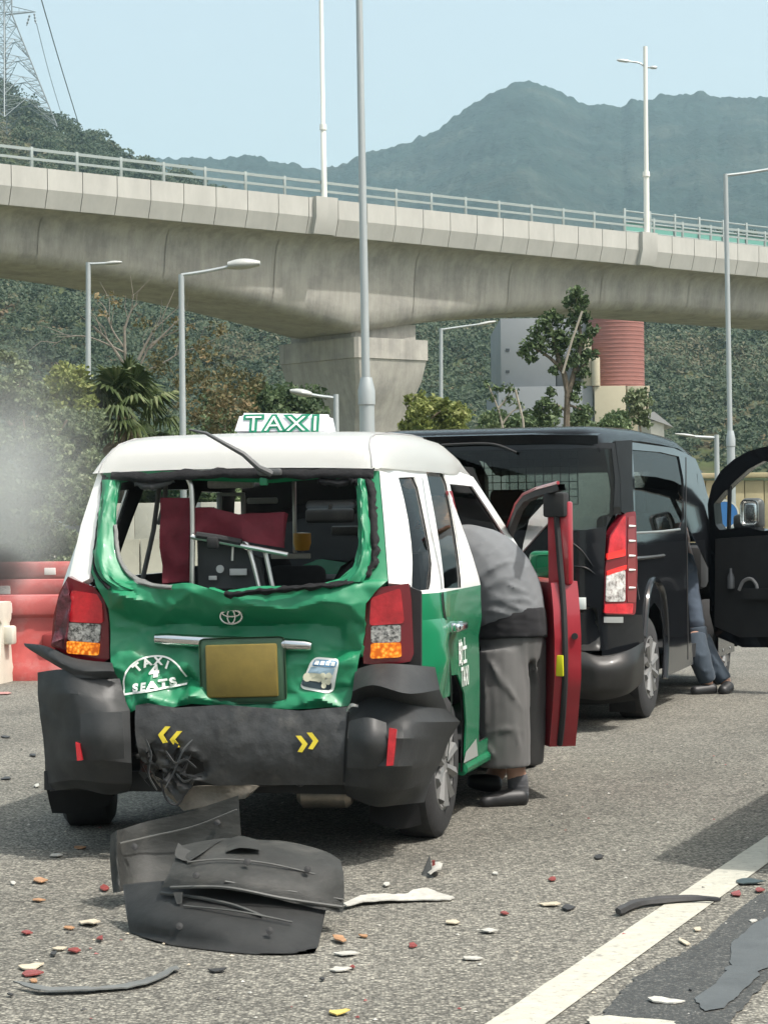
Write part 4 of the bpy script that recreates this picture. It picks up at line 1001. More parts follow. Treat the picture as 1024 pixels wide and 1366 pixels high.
# ---- sides
def side_x(y, z):
    e = max(0.0, -0.15 - y); x = 0.84 - 0.22 * e * e / .3
    if z > 1.06: x -= 0.22 * ((z - 1.06) / .55) ** 1.15
    else: x += .012 * math.sin(max(0, (z - .3)) / .76 * math.pi) - (.02 if z < .88 else 0) * min(1, (0.88 - z) / .03)
    return x
def SX(u, v): p = T.side(u, v, side_x, 8.6, 14.5); return (p.y, p.z)
q_win = [SX(*p) for p in ((531, 637), (553, 636), (559, 650), (574, 786), (548, 789))]
d_win = [SX(*p) for p in ((567, 624), (591, 630), (597, 645), (617, 784), (592, 785))]
f_open = [(0.72, .33), (0.70, 1.0), (0.86, 1.50), (0.98, 1.535), (1.6, 1.53), (2.15, 1.12), (2.2, .9), (2.15, .33)]
arch = [(0.36, .24), (.37, .45), (.30, .60), (.14, .69), (-.06, .70), (-.24, .64), (-.34, .52), (-.37, .4)]
out_R = arch + [(-.62, .4), (-.62, .75), (-.60, 1.10), (-.47, 1.56), (-.3, 1.61), (1.0, 1.62), (1.75, 1.58), (2.42, 1.08), (3.2, .98), (3.55, .8), (3.6, .3), (3.1, .24), (3.08, .45), (2.95, .6), (2.75, .66), (2.55, .6), (2.42, .45), (2.4, .24)]
ws = lambda f: 1 if f.calc_center_median().z > 1.062 else 0
sd = dict(step=.09, th=.008, mf=ws, cuts=[((0, 1.062), (0, 1))])
sheet(out_R, [q_win, d_win, f_open], lambda a, b: (side_x(a, b), a, b), **sd).build('right_side', [M_GREENS, M_TWHITE], taxi, ang=40)
lq = [(-.42, 1.12), (-.3, 1.5), (0.1, 1.52), (.2, 1.12)]; lm_ = [(.32, 1.12), (.3, 1.52), (1.1, 1.53), (1.15, 1.12)]; lf = [(1.25, 1.12), (1.22, 1.52), (1.6, 1.52), (2.15, 1.12)]
sheet(out_R, [lq, lm_, lf], lambda a, b: (-side_x(a, b) + .06 * 0, a, b), step=.12, th=-.008, mf=ws, cuts=sd['cuts']).build('left_side', [M_GREENS, M_TWHITE], taxi, ang=40)
for wpx in (q_win, d_win):
    sheet(wpx, fn=lambda a, b: (side_x(a, b) - .012, a, b), step=.2).build('window', G_SIDE, taxi)
for w_ in (lq, lm_, lf): sheet(w_, fn=lambda a, b: (-side_x(a, b) + .012, a, b), step=.3).build('window', G_CLEAR, taxi)
# rear door seam, handle, lettering, crease and dent
def line_s(name, px, w, m, o=.004):
    pts = [SX(*p) for p in px]; q = spl([(y, z, 0) for y, z in pts], 24)
    P = [[(side_x(p.x - w, p.y) + o, p.x - w, p.y), (side_x(p.x + w, p.y) + o, p.x + w, p.y)] for p in q]
    return MB().grid(P, th=.004).build(name, m, taxi)
M_SEAM = mat('door_seam', (.012, .03, .018), .9)
line_s('door_seam', [(589, 790), (592, 820), (597, 850), (600, 900), (600, 960), (595, 1015)], .012, M_SEAM)
line_s('door_seam', [(562, 636), (572, 700), (588, 786)], .006, mat('grey_seam', (.25, .25, .25), .8))
hp = SX(603, 836); hx = side_x(*hp)
MB().box((hx + .035, hp[0], hp[1]), (.035, .2, .035), None, .012, seg=3).box((hx + .015, hp[0] - .08, hp[1]), (.04, .03, .04), None, .008).box((hx + .015, hp[0] + .08, hp[1]), (.04, .03, .04), None, .008).build('door_handle', M_CHROME, taxi)
def side_text(s, yz, size, name, sx=1.0):
    v2, f2 = text2d(s, size, .003, sx)
    MB().add([(side_x(yz[0] + a, yz[1] + b) + .004, yz[0] + a, yz[1] + b) for a, b in v2], f2).build(name, M_LETTER, taxi, smooth=False)
y0, z0 = SX(616, 872); side_text('的士', (y0, z0), .13, 'door_lettering', .8)
y1, z1 = SX(619, 903); side_text('TAXI', (y1, z1), .12, 'door_lettering', .72)
tb = MB(); cen = SX(578, 880)
G = []
for i in range(9):
    row = []
    for j in range(7):
        a = (i / 8 - .5) * .5; b = (j / 6 - .5) * .34; y, z = cen[0] + a, cen[1] + b
        row.append((side_x(y, z) + .05 * max(0, 1 - math.hypot(a / .25, b / .17)) + .002 , y, z))
    G.append(row)
tb.grid(G).build('dented_arch_lip', M_GREENS, taxi, ang=40)
sheet([SX(*p) for p in ((620, 1003), (634, 985), (636, 1008), (617, 1018))], fn=lambda a, b: (side_x(a, b) + .004, a, b), step=.2).build('stone_chip_film', mat('silver_film', (.4, .42, .4), .4, metal=.3), taxi)
MB().tube([(.80, .38, .25), (.81, 1.3, .24), (.80, 2.4, .25)], [.03, .03, .03], 10).build('sill', M_GREENS, taxi)
# ---- roof
def rz_(y):
    K = [(-.475, 1.592), (-.44, 1.655), (-.40, 1.69), (-.32, 1.725), (-.15, 1.75), (.2, 1.765), (.7, 1.772), (1.2, 1.76), (1.6, 1.715), (1.85, 1.64)]
    return px_lerp(K, y) if y > K[0][0] else K[0][1]
def rw_(y): return px_lerp([(-.5, .616), (-.3, .634), (0.2, .642), (1.2, .635), (1.85, .60)], y)
ys = [-.475, -.46, -.44, -.42, -.40, -.36, -.32, -.25, -.15, 0, .2, .45, .7, .95, 1.2, 1.4, 1.6, 1.75, 1.85]
P = []
for y in ys:
    row = []
    for j in range(29):
        f = -1 + 2 * j / 28; f = math.copysign(1 - (1 - abs(f)) ** 2.0, f); w = rw_(y); zc = rz_(y); zg = min(1.595, zc)
        row.append((f * w + .004, y, zg + (zc - zg) * (1 - abs(f) ** 15) ** .7 - .012 * f * f))
    P.append(row)
MB().grid(P, th=-.02, flip=True).build('roof', M_TWHITE, taxi, ang=50)
MB().grid([[(f * .6, y, z) for f in (-1, -.5, 0, .5, 1)] for y, z in ((-.44, 1.6), (-.3, 1.63), (.5, 1.66), (1.6, 1.62))]).build('headliner', mat('grey_headliner', (.07, .075, .075), .9), taxi)
def roof_z(x, y):
    f = min(1, abs(x - .004) / rw_(y)); zc = rz_(y); zg = min(1.595, zc); return zg + (zc - zg) * (1 - f ** 15) ** .7 - .012 * f * f
M_SEAMW = mat('roof_seam', (.3, .3, .3), .8)
for sgn in (-1, 1):
    q = [(sgn * w * rw_(y) + .004, y, roof_z(sgn * w * rw_(y) + .004, y) + .001) for y, w in ((-.472, .955), (-.455, .945), (-.44, .935), (-.42, .92), (-.4, .905), (-.36, .885), (-.32, .87), (-.25, .85), (-.15, .84), (0, .835), (.2, .83), (.45, .83), (.7, .83), (.95, .83))]
    MB().tube(q, .0035, 6).build('roof_seam', M_SEAMW, taxi)
for sx_ in (1, -1):
    sheet(out_R, [q_win, d_win, f_open] if sx_ > 0 else [lq, lm_, lf], lambda a, b: (sx_ * (side_x(a, b) - .016), a, b), step=.15, th=.004 * sx_).build('inner_trim', M_INT, taxi)
# ---- front, glass, floor, interior
MB().grid([[(-.62, 1.84, 1.63), (-.3, 1.9, 1.65), (.3, 1.9, 1.65), (.62, 1.84, 1.63)], [(-.74, 2.5, 1.08), (-.35, 2.62, 1.06), (.35, 2.62, 1.06), (.74, 2.5, 1.08)]]).build('windscreen', G_CLEAR, taxi)
MB().grid([[(-.8, 2.45, 1.06), (0, 2.58, 1.08), (.8, 2.45, 1.06)], [(-.8, 3.2, .97), (0, 3.35, 1.0), (.8, 3.2, .97)], [(-.78, 3.55, .78), (0, 3.68, .8), (.78, 3.55, .78)], [(-.78, 3.6, .25), (0, 3.7, .25), (.78, 3.6, .25)]], th=.02).build('bonnet', M_GREENS, taxi)
MB().box((0, 1.4, .3), (1.56, 4.1, .08)).build('floor', M_INT, taxi)
MB().box((0, 2.42, .86), (1.5, .32, .42), None, .06).build('dashboard', M_INT, taxi)
MB().box((.05, -.42, .72), (1.3, .3, .68), None, .03).build('boot_lining', M_INT, taxi)
def seat_(x, y, w, h0, h1):
    mb = MB().box((x, y, (h0 + h1) / 2), (w, .14, h1 - h0), Matrix.Rotation(R(8), 3, 'X'), .05, seg=3).box((x, y + .27, .52), (w, .5, .16), None, .05)
    o = mb.build('seat', M_SEAT, taxi)
    MB().box((x, y - .04, h1 + .09), (.26, .09, .2), None, .04, seg=3).build('headrest', M_SEAT, o)
seat_(.1, .25, .42, .5, .98); seat_(-.38, .3, .42, .5, .98); seat_(.38, 1.35, .46, .5, 1.02); seat_(-.38, 1.5, .46, .5, 1.0)
MB().grid(loft([[(.28, 0.1, .9), (.3, .1, 1.13), (.42, .1, 1.21), (.66, .1, 1.22)], [(.28, .22, .9), (.3, .22, 1.13), (.42, .22, 1.21), (.66, .22, 1.22)]], 10, 2)).build('seat_back', M_SEAT, taxi)
sheet([(.2, .7), (.24, 1.02), (.34, 1.15), (.42, 1.22), (.68, 1.22), (.72, .7)], fn=lambda a, b: (a, .05, b), step=1, th=.1).build('rear_seat_back', M_SEAT, taxi)
mp = T.dep(440, 688, 12.0)
MB().box(mp, (.27, .04, .075), None, .02, seg=3).tube([mp + Vector((0, 0, .03)), mp + Vector((0, .02, .13))], .012, 8).build('rear_view_mirror', M_BLACK, taxi)
tp = T.dep(308, 646, 10.2); MB().box(tp, (.21, .05, .035), None, .008).build('ceiling_light', mat('frosted_lamp', (.55, .55, .52), .35, var=.2, vs=60), taxi)
pg = MB(); fa, fb_ = T.dep(290, 658, 11.3), T.dep(330, 690, 11.3)
for a, b, c, d in ((290, 658, 327, 661), (290, 661, 295, 690), (322, 661, 327, 690)):
    p, q = T.dep(a, b, 11.3), T.dep(c, d, 11.3); pg.box((p + q) / 2, (abs(p.x - q.x) + .005, .02, abs(p.z - q.z) + .005), None, .004)
pg.build('partition_frame', mat('pale_frame', (.4, .42, .4), .5), taxi)
p = T.dep(350, 668, 11.35); MB().box(p, (.16, .02, .03), None, .008).build('visor', mat('pale_visor', (.42, .45, .44), .5), taxi)
p = T.dep(393, 690, 11.3); MB().box(p, (.018, .02, .36), None, .004).build('partition_post', M_ALU, taxi)
pp = T.dep(403, 722, 11.25); MB().lathe([(0, -.05), (.035, -.045), (.045, -.01), (.045, .04), (0, .045)], pp, seg=14).build('amber_pouch', mat('amber_plastic', (.62, .3, .03), .35), taxi)
MB().box(T.dep(388, 742, 11.2), (.2, .02, .025), None, .004).build('dash_tray', M_CREAM, taxi)
p = T.dep(462, 708, 11.6); MB().box(p, (.16, .02, .05), None, .01).build('meter_box', M_BLACK, taxi); MB().box(p + Vector((.09, -.005, 0)), (.04, .02, .05), None, .01).build('meter_flag', M_RED, taxi)
# belts and grab rail seen at the left inside
for (a, b) in (((214, 640), (190, 775)), ((222, 636), (212, 700))):
    MB().tube([T.rear(*a, -.1), T.rear((a[0] + b[0]) / 2 + 3, (a[1] + b[1]) / 2, -.1), T.rear(*b, -.1)], .012, 6).build('inner_pillar', mat('pillar_trim', (.16, .16, .155), .8) if 'pillar_trim' not in bpy.data.materials else bpy.data.materials['pillar_trim'], taxi)
# ---- tail lamps
def lamp(us, outline, lens_, side=1, red=True, parent=taxi, yb=-.66):
    f = lambda u, v: (T.rear(u, v, yb).x, T.rear(u, v, yb).z)
    def fn(o): return lambda a, b: (a, yb - .02 + o + .30 * max(0, (abs(a - .06) - .62)) ** 1.5, b)
    h = sheet([f(*p) for p in outline], fn=fn(0), step=.04, th=.10).build('tail_lamp', M_LENSD, parent, ang=30)
    for nm, px, m, o in lens_:
        sheet([f(*p) for p in rpoly(px, .12)], fn=fn(o), step=.03, th=.02).build(nm, m, h, ang=40)
    return h
lamp(0, [(492, 789), (510, 783), (546, 778), (549, 800), (552, 872), (548, 882), (520, 887), (486, 885), (485, 845)],
     [('red_lens', [(497, 797), (536, 784), (541, 831), (495, 834)], M_LENSR, -.014), ('clear_lens', [(497, 834.5), (536, 833), (536, 856), (497, 857)], M_LENSC, -.012), ('amber_lens', [(497, 857.5), (536, 856.5), (537, 876), (496, 878)], M_AMBER, -.014)])
lamp(0, [(92, 769), (104, 774), (128, 783), (142, 800), (147, 830), (148, 878), (138, 885), (100, 878), (68, 862), (72, 820), (80, 790)],
     [('red_lens', [(98, 787), (133, 792), (140, 805), (141, 831), (94, 829)], M_LENSR, -.014), ('clear_lens', [(93, 830), (138, 832), (136, 857), (93, 854)], M_LENSC, -.012), ('amber_lens', [(92, 854.5), (136, 857.5), (134, 874), (92, 871)], M_AMBER, -.014)])
for s_ in (90, ):
    o = sheet(L2([(78, 800), (90, 775), (95, 800), (88, 850), (84, 866), (70, 858)]), fn=lambda a, b: (a, -.70 + .02 * fb((a * 30, b * 30, 1), 2), b), step=.03, th=.01).build('broken_lamp_edge', mat('cracked_lens', (.10, .02, .03), .3, coat=.5, var=.5, vs=30, bump=.6, bs=30), taxi, ang=30)
# dark gaps behind the lamps and beside the tailgate
sheet(L2([(476, 770), (520, 775), (556, 790), (556, 900), (470, 960), (462, 900)]), fn=lambda a, b: (a, -.615, b), step=.2, th=.02).build('body_cavity', M_INT, taxi)
sheet(L2([(84, 770), (150, 785), (182, 960), (150, 960), (62, 880)]), fn=lambda a, b: (a, -.615, b), step=.2, th=.02).build('body_cavity', M_INT, taxi)
# ---- bumper: dirty middle with a burst left end, corner covers peeled off the body
def PB(u, v, k=-.80): p = T.rear(u, v, k); return (p.x, p.z)
def dmg(a, b):
    x0, z0 = PB(232, 1022); d = math.hypot((a - x0) / .15, (b - z0) / .11)
    return max(0, 1 - d)
def bump_fn(a, b):
    y = -.80 - .035 * math.sin(max(0, min(1, (b - .3) / .33)) * math.pi) + .01 * fb((a * 6, b * 6, 1), 3)
    d = dmg(a, b)
    if d > 0: y += .05 * d + .07 * d ** .5 * (abs(fb((a * 11 + b * 9, b * 10, 4), 2)) * 2 - .55)
    return (a, y, b)
bx = [(181, 941), (196, 938), (236, 944), (300, 940), (400, 948), (467, 942), (462, 1000), (459, 1047), (400, 1047), (340, 1047), (290, 1048), (262, 1040), (248, 1060), (236, 1070), (222, 1048), (205, 1035), (190, 1012), (184, 980)]
tears = [[(197, 1003), (206, 999), (212, 1012), (208, 1022), (199, 1018)], [(243, 1022), (258, 1008), (274, 1016), (270, 1030), (250, 1036)], [(203, 1030), (212, 1027), (219, 1042), (211, 1044)]]
sheet([PB(*p) for p in bx], [[PB(*p) for p in t] for t in tears], bump_fn, .012, th=.008).build('bumper_middle', M_DIRTY, taxi, ang=40)
sheet([PB(*p) for p in [(176, 945), (470, 945), (466, 1045), (250, 1062), (186, 1020)]], fn=lambda a, b: (a, -.66, b), step=.2, th=.03).build('bumper_beam', mat('dull_steel', (.05, .05, .048), .6, metal=.3, var=.4, vs=8), taxi)
for k in range(9):
    u, v = 205 + (k % 3) * 24 + rnd.uniform(-8, 8), 1000 + (k // 3) * 18 + rnd.uniform(-6, 6); a = Vector((PB(u, v)[0], -.835, PB(u, v)[1]))
    P = [a + Vector((rnd.uniform(-.05, .05), rnd.uniform(-.05, .03), rnd.uniform(-.05, .05))) for _ in range(4)]
    MB().grid([[P[0], P[1]], [P[2], P[3]]], th=.006).build('torn_shard', M_BLACK if k % 2 else M_DIRTY, taxi, smooth=False)
for k, pl in enumerate(([(200, 985), (208, 1005), (203, 1030), (216, 1052)], [(226, 1000), (240, 1016), (252, 1012), (268, 1022)], [(240, 1030), (252, 1040), (262, 1036)], [(262, 985), (250, 1000), (236, 1030), (226, 1050)])):
    MB().tube(spl([Vector((PB(u, v)[0], -.85 - .012 * (i % 2), PB(u, v)[1])) for i, (u, v) in enumerate(pl)], 14), [.004, .007, .009, .009, .008, .007, .009, .01, .009, .008, .006, .006, .005, .003], 5, flat=.45).build('torn_rib', M_BLACK, taxi, ang=60)
MB().tube(spl([Vector((PB(u, v)[0], -.80, PB(u, v)[1])) for u, v in ((214, 1040), (222, 1066), (236, 1074), (246, 1060))], 14), .005, 6).build('hanging_cable', M_RUBBER, taxi)
for k in range(5): MB().box((PB(179, 955 + 14 * k)[0], -.735, PB(179, 955 + 14 * k)[1]), (.026, .02, .018), None, .004).build('bracket_clip', bpy.data.materials['dull_steel'], taxi)
# hanging undertray, silencer, rusty bracket strip on the left
sheet([PB(*p) for p in [(196, 1035), (236, 1052), (300, 1050), (338, 1052), (320, 1068), (285, 1075), (240, 1084), (228, 1074)]], fn=lambda a, b: (a, -.74 + .05 * fb((a * 8, b * 8, 3), 3), b), step=.03, th=.008).build('hanging_undertray', mat('bare_undertray', (.16, .145, .12), .8, var=.4, vs=9, bump=.4, bs=20), taxi, ang=40)
sheet([PB(*p) for p in [(172, 948), (183, 948), (186, 1010), (196, 1040), (176, 1035)]], fn=lambda a, b: (a, -.70 + .03 * fb((a * 30, b * 24, 3), 3), b), step=.02, th=.01).build('bare_bracket', mat('rusty_red_metal', (.11, .05, .045), .7, var=.6, vs=30, col2=(.05, .05, .05), mix=.5, ms=30), taxi, ang=30)
a, b = T.rear(398, 1060, -.55), T.rear(470, 1060, -.55)
MB().tube([a, a.lerp(b, .1), a.lerp(b, .9), b], [.03, .055, .055, .035], 14).build('silencer', mat('silencer_steel', (.22, .2, .17), .35, metal=.8, var=.3, vs=9), taxi)
MB().box((.02, -.2, .33), (1.2, .8, .16), None, .03).build('underbody', M_INT, taxi)
MB().tube([(-.62, 0, .32), (.62, 0, .32)], .05, 10).build('rear_axle', M_INT, taxi)
def skin(name, rails, m, nu=14, nv=16, th=.008, k0=None, amp=0.0, parent=taxi, ang=50, hard=False):
    R3 = [[T.rear(u, v, k) for (u, v, k) in r] for r in rails]
    G = loft(R3, nu, nv, hard)
    if amp:
        for i, r in enumerate(G):
            for j, p in enumerate(r): p.y += amp * fb((p.x * 7, p.z * 7, amp * 100), 3)
    return MB().grid(G, th=th).build(name, m, parent, ang=ang)
# right corner cover: bright shelf, dark fold, then the bulging face with a pointed flap to the right
skin('bumper_corner', [[(474, 893, -.70), (500, 886, -.72), (535, 886, -.74), (580, 890, -.60)], [(470, 922, -.80), (498, 914, -.88), (545, 925, -.86), (586, 920, -.62)], [(467, 944, -.74), (499, 930, -.73), (548, 940, -.74), (596, 946, -.54)], [(465, 958, -.80), (496, 950, -.78), (548, 962, -.82), (613, 963, -.46)],
                        [(463, 985, -.86), (500, 985, -.91), (546, 985, -.885), (600, 985, -.48)], [(460, 1020, -.86), (500, 1022, -.92), (543, 1022, -.88), (588, 1016, -.50)], [(459, 1048, -.82), (498, 1052, -.85), (536, 1054, -.80), (574, 1042, -.58)], [(462, 1062, -.70), (500, 1076, -.72), (530, 1074, -.68), (566, 1070, -.60)]], M_BLACK, 26, 43, .007, amp=.009, hard=True, ang=22)
skin('bumper_corner', [[(50, 897, -.60), (90, 893, -.76), (130, 905, -.78), (160, 905, -.74)], [(51, 925, -.62), (95, 925, -.83), (140, 930, -.82), (168, 935, -.76)], [(54, 955, -.64), (100, 948, -.84), (142, 950, -.86), (173, 948, -.8)], [(58, 985, -.64), (102, 985, -.86), (142, 985, -.89), (175, 985, -.82)],
                        [(60, 1015, -.64), (103, 1015, -.84), (142, 1015, -.88), (176, 1018, -.82)], [(64, 1045, -.66), (104, 1040, -.78), (145, 1045, -.8), (176, 1045, -.76)], [(66, 1056, -.64), (104, 1052, -.7), (145, 1060, -.7), (172, 1056, -.68)]], M_BLACK, 22, 37, .007, amp=.010, hard=True, ang=22)
skin('peeled_trim', [[(32, 858, -.50), (62, 862, -.66), (100, 878, -.74), (150, 884, -.74)], [(36, 864, -.54), (66, 876, -.72), (102, 892, -.80), (153, 896, -.80)], [(70, 885, -.70), (84, 893, -.74), (108, 904, -.80), (158, 905, -.76)]], M_BLACK, 20, 8, .01)
for px, k in (([(519, 971), (529, 973), (524, 1021), (515, 1022)], -.945), ([(101, 990), (106, 992), (110, 1014), (103, 1015)], -.93)):
    sheet([PB(u, v, k) for u, v in px], fn=lambda a, b: (a, k, b), step=.1, th=.015).build('red_reflector', M_LENSR, taxi)
skin('lamp_recess', [[(108, 953, -.90), (130, 950, -.92), (163, 951, -.895)], [(108, 985, -.925), (135, 984, -.945), (165, 984, -.91)], [(110, 1014, -.90), (135, 1014, -.92), (166, 1012, -.89)]], M_BLACK, 12, 10, .01)
skin('fog_cover', [[(466, 962, -.885), (490, 957, -.93), (515, 964, -.90)], [(464, 990, -.91), (490, 990, -.975), (516, 992, -.94)], [(463, 1024, -.88), (488, 1026, -.93), (514, 1024, -.90)]], M_BLACK, 12, 10, .01)
skin('chrome_edge', [[(462, 946, -.83), (468, 938, -.83), (478, 940, -.83)], [(462, 950, -.845), (469, 943, -.845), (478, 944, -.84)]], M_ALU, 8, 3, .004)
skin('bumper_seam', [[(463, 950, -.85), (466, 950, -.86)], [(459, 1000, -.87), (462, 1000, -.875)], [(457, 1044, -.84), (460, 1044, -.85)]], M_RUBBER, 2, 8, .004)
# yellow chevrons, two pointing each way
def chev(u, v, s, tilt, name='chevron'):
    px = [(u - 8 * s, v), (u + 2 * s, v - 11), (u + 9 * s, v - 11), (u + 0 * s, v + 1), (u + 8 * s, v + 12), (u + 1 * s, v + 11)] if False else None
    w = 7
    pts = [(u + s * 7, v - 10 + tilt), (u + s * 7 - s * -5, v - 10 + tilt)]
    A = [(u - s * 7, v), (u + s * 2, v - 11 + tilt), (u + s * 9, v - 11 + tilt), (u - s * 0, v), (u + s * 6, v + 10), (u + s * 0, v + 11)]
    sheet([PB(*p) for p in A], fn=lambda a, b: (a, bump_fn(a, b)[1] - .012, b), step=.02, th=.003).build(name, M_YELLOW, taxi, ang=60)
chev(222, 979, 1, 0); chev(238, 985, 1, 0); chev(407, 991, -1, 0); chev(421, 987, -1, 0)
# wheels and mud flaps
def wheel(c, r, w, parent, toe=0.0, camber=0.0, out=1):
    t = bpy.data.objects.new('wheel', None)
    mb = MB()
    prof = [(r * .62, -w / 2), (r * .90, -w / 2), (r * .985, -w / 2 + .02), (r, -w / 2 + .045), (r, w / 2 - .045), (r * .985, w / 2 - .02), (r * .90, w / 2), (r * .62, w / 2)]
    rot = Matrix.Rotation(toe, 3, 'Z') @ Matrix.Rotation(camber, 3, 'Y'); ax = rot @ Vector((out, 0, 0))
    wh = mb.lathe(prof, c, ax, 40).build('wheel', M_TYRE, parent, ang=40)
    rb = MB().lathe([(r * .63, w * .30), (r * .63, w * .48), (r * .58, w * .5), (r * .52, w * .40), (.03, w * .36), (0, w * .38)], c, ax, 40)
    q = Vector((0, 0, 1)).rotation_difference(ax)
    for k in range(10):
        a = 2 * math.pi * k / 10; d = q @ Vector((math.cos(a), math.sin(a), 0))
        rb.tube([Vector(c) + ax * w * .44 + d * r * .12, Vector(c) + ax * w * .47 + d * r * .56], [.018, .028], 6)
    rb.lathe([(.055, w * .40), (.05, w * .5), (0, w * .5)], c, ax, 16)
    rb.build('rim', M_RIM, wh, ang=40)
    return wh
rw0 = T.loc(ground(572, 1116)); lw0 = T.loc(ground(100, 1103))
wheel((.70, .03, .31), .315, .18, taxi, R(-2), R(1)); wheel((lw0.x + .02, lw0.y + .12, .31), .315, .22, taxi, R(14), R(-3), -1)
wheel((.72, 2.75, .31), .315, .18, taxi); wheel((-.72, 2.75, .31), .315, .18, taxi, out=-1)
skin('mud_flap', [[(494, 1062, -.42), (530, 1066, -.42), (556, 1060, -.40)], [(493, 1085, -.42), (528, 1092, -.42), (560, 1085, -.38)], [(492, 1095, -.42), (530, 1106, -.42), (562, 1100, -.36)]], M_RUBBER, 8, 6, .012)
skin('mud_flap', [[(60, 1000, -.5), (100, 1020, -.5), (148, 1030, -.5)], [(62, 1050, -.46), (100, 1060, -.46), (150, 1062, -.46)], [(70, 1085, -.4), (105, 1084, -.42), (146, 1074, -.42)]], M_RUBBER, 8, 6, .012)
# rear wiper flung up over the roof
wp = MB().tube([T.rear(362, 632, -.52), T.rear(345, 624, -.55), T.rear(325, 606, -.57), T.rear(300, 592, -.58), T.rear(275, 578, -.58), T.rear(252, 573, -.57)], [.016, .013, .011, .009, .007, .004], 8).box(T.rear(360, 630, -.51), (.10, .035, .03), None, .01)
wp.build('rear_wiper', M_BLACK, taxi)
MB().box(T.rear(352, 642, -.49), (.035, .02, .035), None, .006).build('wiper_mount', M_GREEN, taxi)
# roof sign
tsg = T.rear(380, 581, .45); b0, b1, t0, t1 = [T.rear(u, v, .45) for u, v in ((315, 580), (446, 581), (322, 551), (442, 553))]
mb = MB(); vs_ = []
for (p, q, dy) in ((b0, b1, .06), (t0, t1, .03)):
    for s_ in (-1, 1): vs_ += [(p.x, .45 + s_ * dy, p.z), (q.x, .45 + s_ * dy, q.z)]
mb.add(vs_, [(0, 1, 5, 4), (3, 2, 6, 7), (4, 5, 7, 6), (1, 3, 7, 5), (2, 0, 4, 6), (0, 2, 3, 1)])
bm = bmesh.new(); bvs = [bm.verts.new(v) for v in mb.v]; [bm.faces.new([bvs[i] for i in f]) for f in mb.f]
bmesh.ops.bevel(bm, geom=bm.edges[:], offset=.016, segments=3, affect='EDGES')
sgn_ = MB().bm(bm).build('roof_sign', mat('sign_white', (.78, .78, .82), .4), taxi, ang=50)
dz = (t0.z - b0.z); slope = .03 / dz
def sign_text(off, o, m, name):
    mb = MB()
    for ch, u in (('T', 342), ('A', 369), ('X', 399), ('I', 424)):
        v2, f2 = text2d(ch, .098, off, 1.35); c = T.rear(u, 566.5, .45)
        mb.add([(c.x + a, .39 + o + slope * (c.z + b - b0.z) * 1.0 - .001, c.z + b) for a, b in v2], f2)
    mb.build(name, m, sgn_, smooth=False)
sign_text(.0085, -.003, mat('sign_green', (.01, .22, .12), .4), 'sign_outline'); sign_text(-.0005, -.0065, M_LETTER, 'sign_letters')
MB().box((tsg.x, .45, b0.z - .01), (.42, .14, .03), None, .01).build('sign_foot', M_BLACK, sgn_)
# open front door: red shut face and rim, black trim, clear glass
HG = Vector((.72, 2.2, 0)); ta = R(21); DD = Vector((math.sin(ta), -math.cos(ta), 0)); DN = Vector((math.cos(ta), math.sin(ta), 0))
def PD(u, v, o=0.0):                            # door chart: distance from the hinge, height
    n = (DN.x, DN.y, 0); p = T.on(u, v, n, DN.dot(HG) + o); return ((p - HG).dot(DD), p.z)
def door3(o): return lambda a, b: tuple(HG + DD * a + DN * (o + (-.05 * (b - 1.0) if b > 1 else 0)) + Vector((0, 0, b)))
d_out = [PD(*p) for p in ((668, 722), (684, 684), (697, 668), (708, 661), (742, 649))] 
d_out += [(1.02, 1.49), (1.06, 1.40), (1.07, 1.1), (1.10, .93), (1.12, .8), (1.11, .6), (1.04, .4), (.98, .26), (.1, .24), (.02, .5), (.02, 1.0)]
d_out = [(a, b) for a, b in d_out]
d_hole = [PD(*p) for p in ((688, 725), (698, 690), (708, 673), (716, 668), (733, 662))] + [(.93, 1.36), (.95, 1.08), (.12, 1.06)]
def door_face(f):
    c = f.calc_center_median() - HG; a, b = c.dot(DD), c.z
    return 1 if abs(f.normal.dot(DN)) < .6 and b > 1.03 and .06 < a < 1.0 and b < 1.44 else 0
d_low = [(.02, 1.02), (.06, 1.055)] + [(1.066, 1.055)] + [p for p in d_out if p[1] < 1.05 and p[0] > .9] + [(.1, .24), (.02, .5)]
dmb = MB(); sheet(d_low, [], door3(.0), .12, th=.13, mb=dmb)
dmb.box(tuple(HG + DD * 1.035 + DN * .055 + Vector((0, 0, 1.245))), (.05, .118, .40), Matrix.Rotation(-ta, 3, 'Z') @ Matrix.Rotation(R(90), 3, 'Z'), .01)
dr = dmb.build('open_front_door', M_RED, taxi, ang=35)
fp = [PD(*p) for p in ((664, 735), (689, 676), (699, 664), (716, 656.5), (746, 648.5))]
q = lin([door3(.03)(a, b) for a, b in fp], 29)
MB().grid([[p + DN * .02 + Vector((0, 0, .010)), p - DN * .015 + Vector((0, 0, .010)), p - DN * .015 - Vector((0, 0, .02)) + DD * .022, p + DN * .02 - Vector((0, 0, .02)) + DD * .022] for p in q], closed=True).build('frame_lining', M_INT, dr, ang=60)
MB().tube([p + Vector((0, 0, .016)) - DN * .012 for p in q], .009, 6).build('frame_edge', M_RED, dr)
trim = [(.04, .30), (.03, 1.04), (.93, 1.05), (.93, .93), (.92, .6), (.88, .34)]
sheet(trim, fn=door3(-.018), step=.15, th=-.016).build('door_trim', M_INT, dr, ang=40)
fr_o = [(a + .0, b) for a, b in d_out[:5]]
sheet(d_hole, fn=door3(.05), step=.3).build('door_glass', G_CLEAR, dr)
def drim(name, pts, r, m, o): return MB().tube(spl([door3(o)(a, b) for a, b in pts], 24), r, 8).build(name, m, dr)
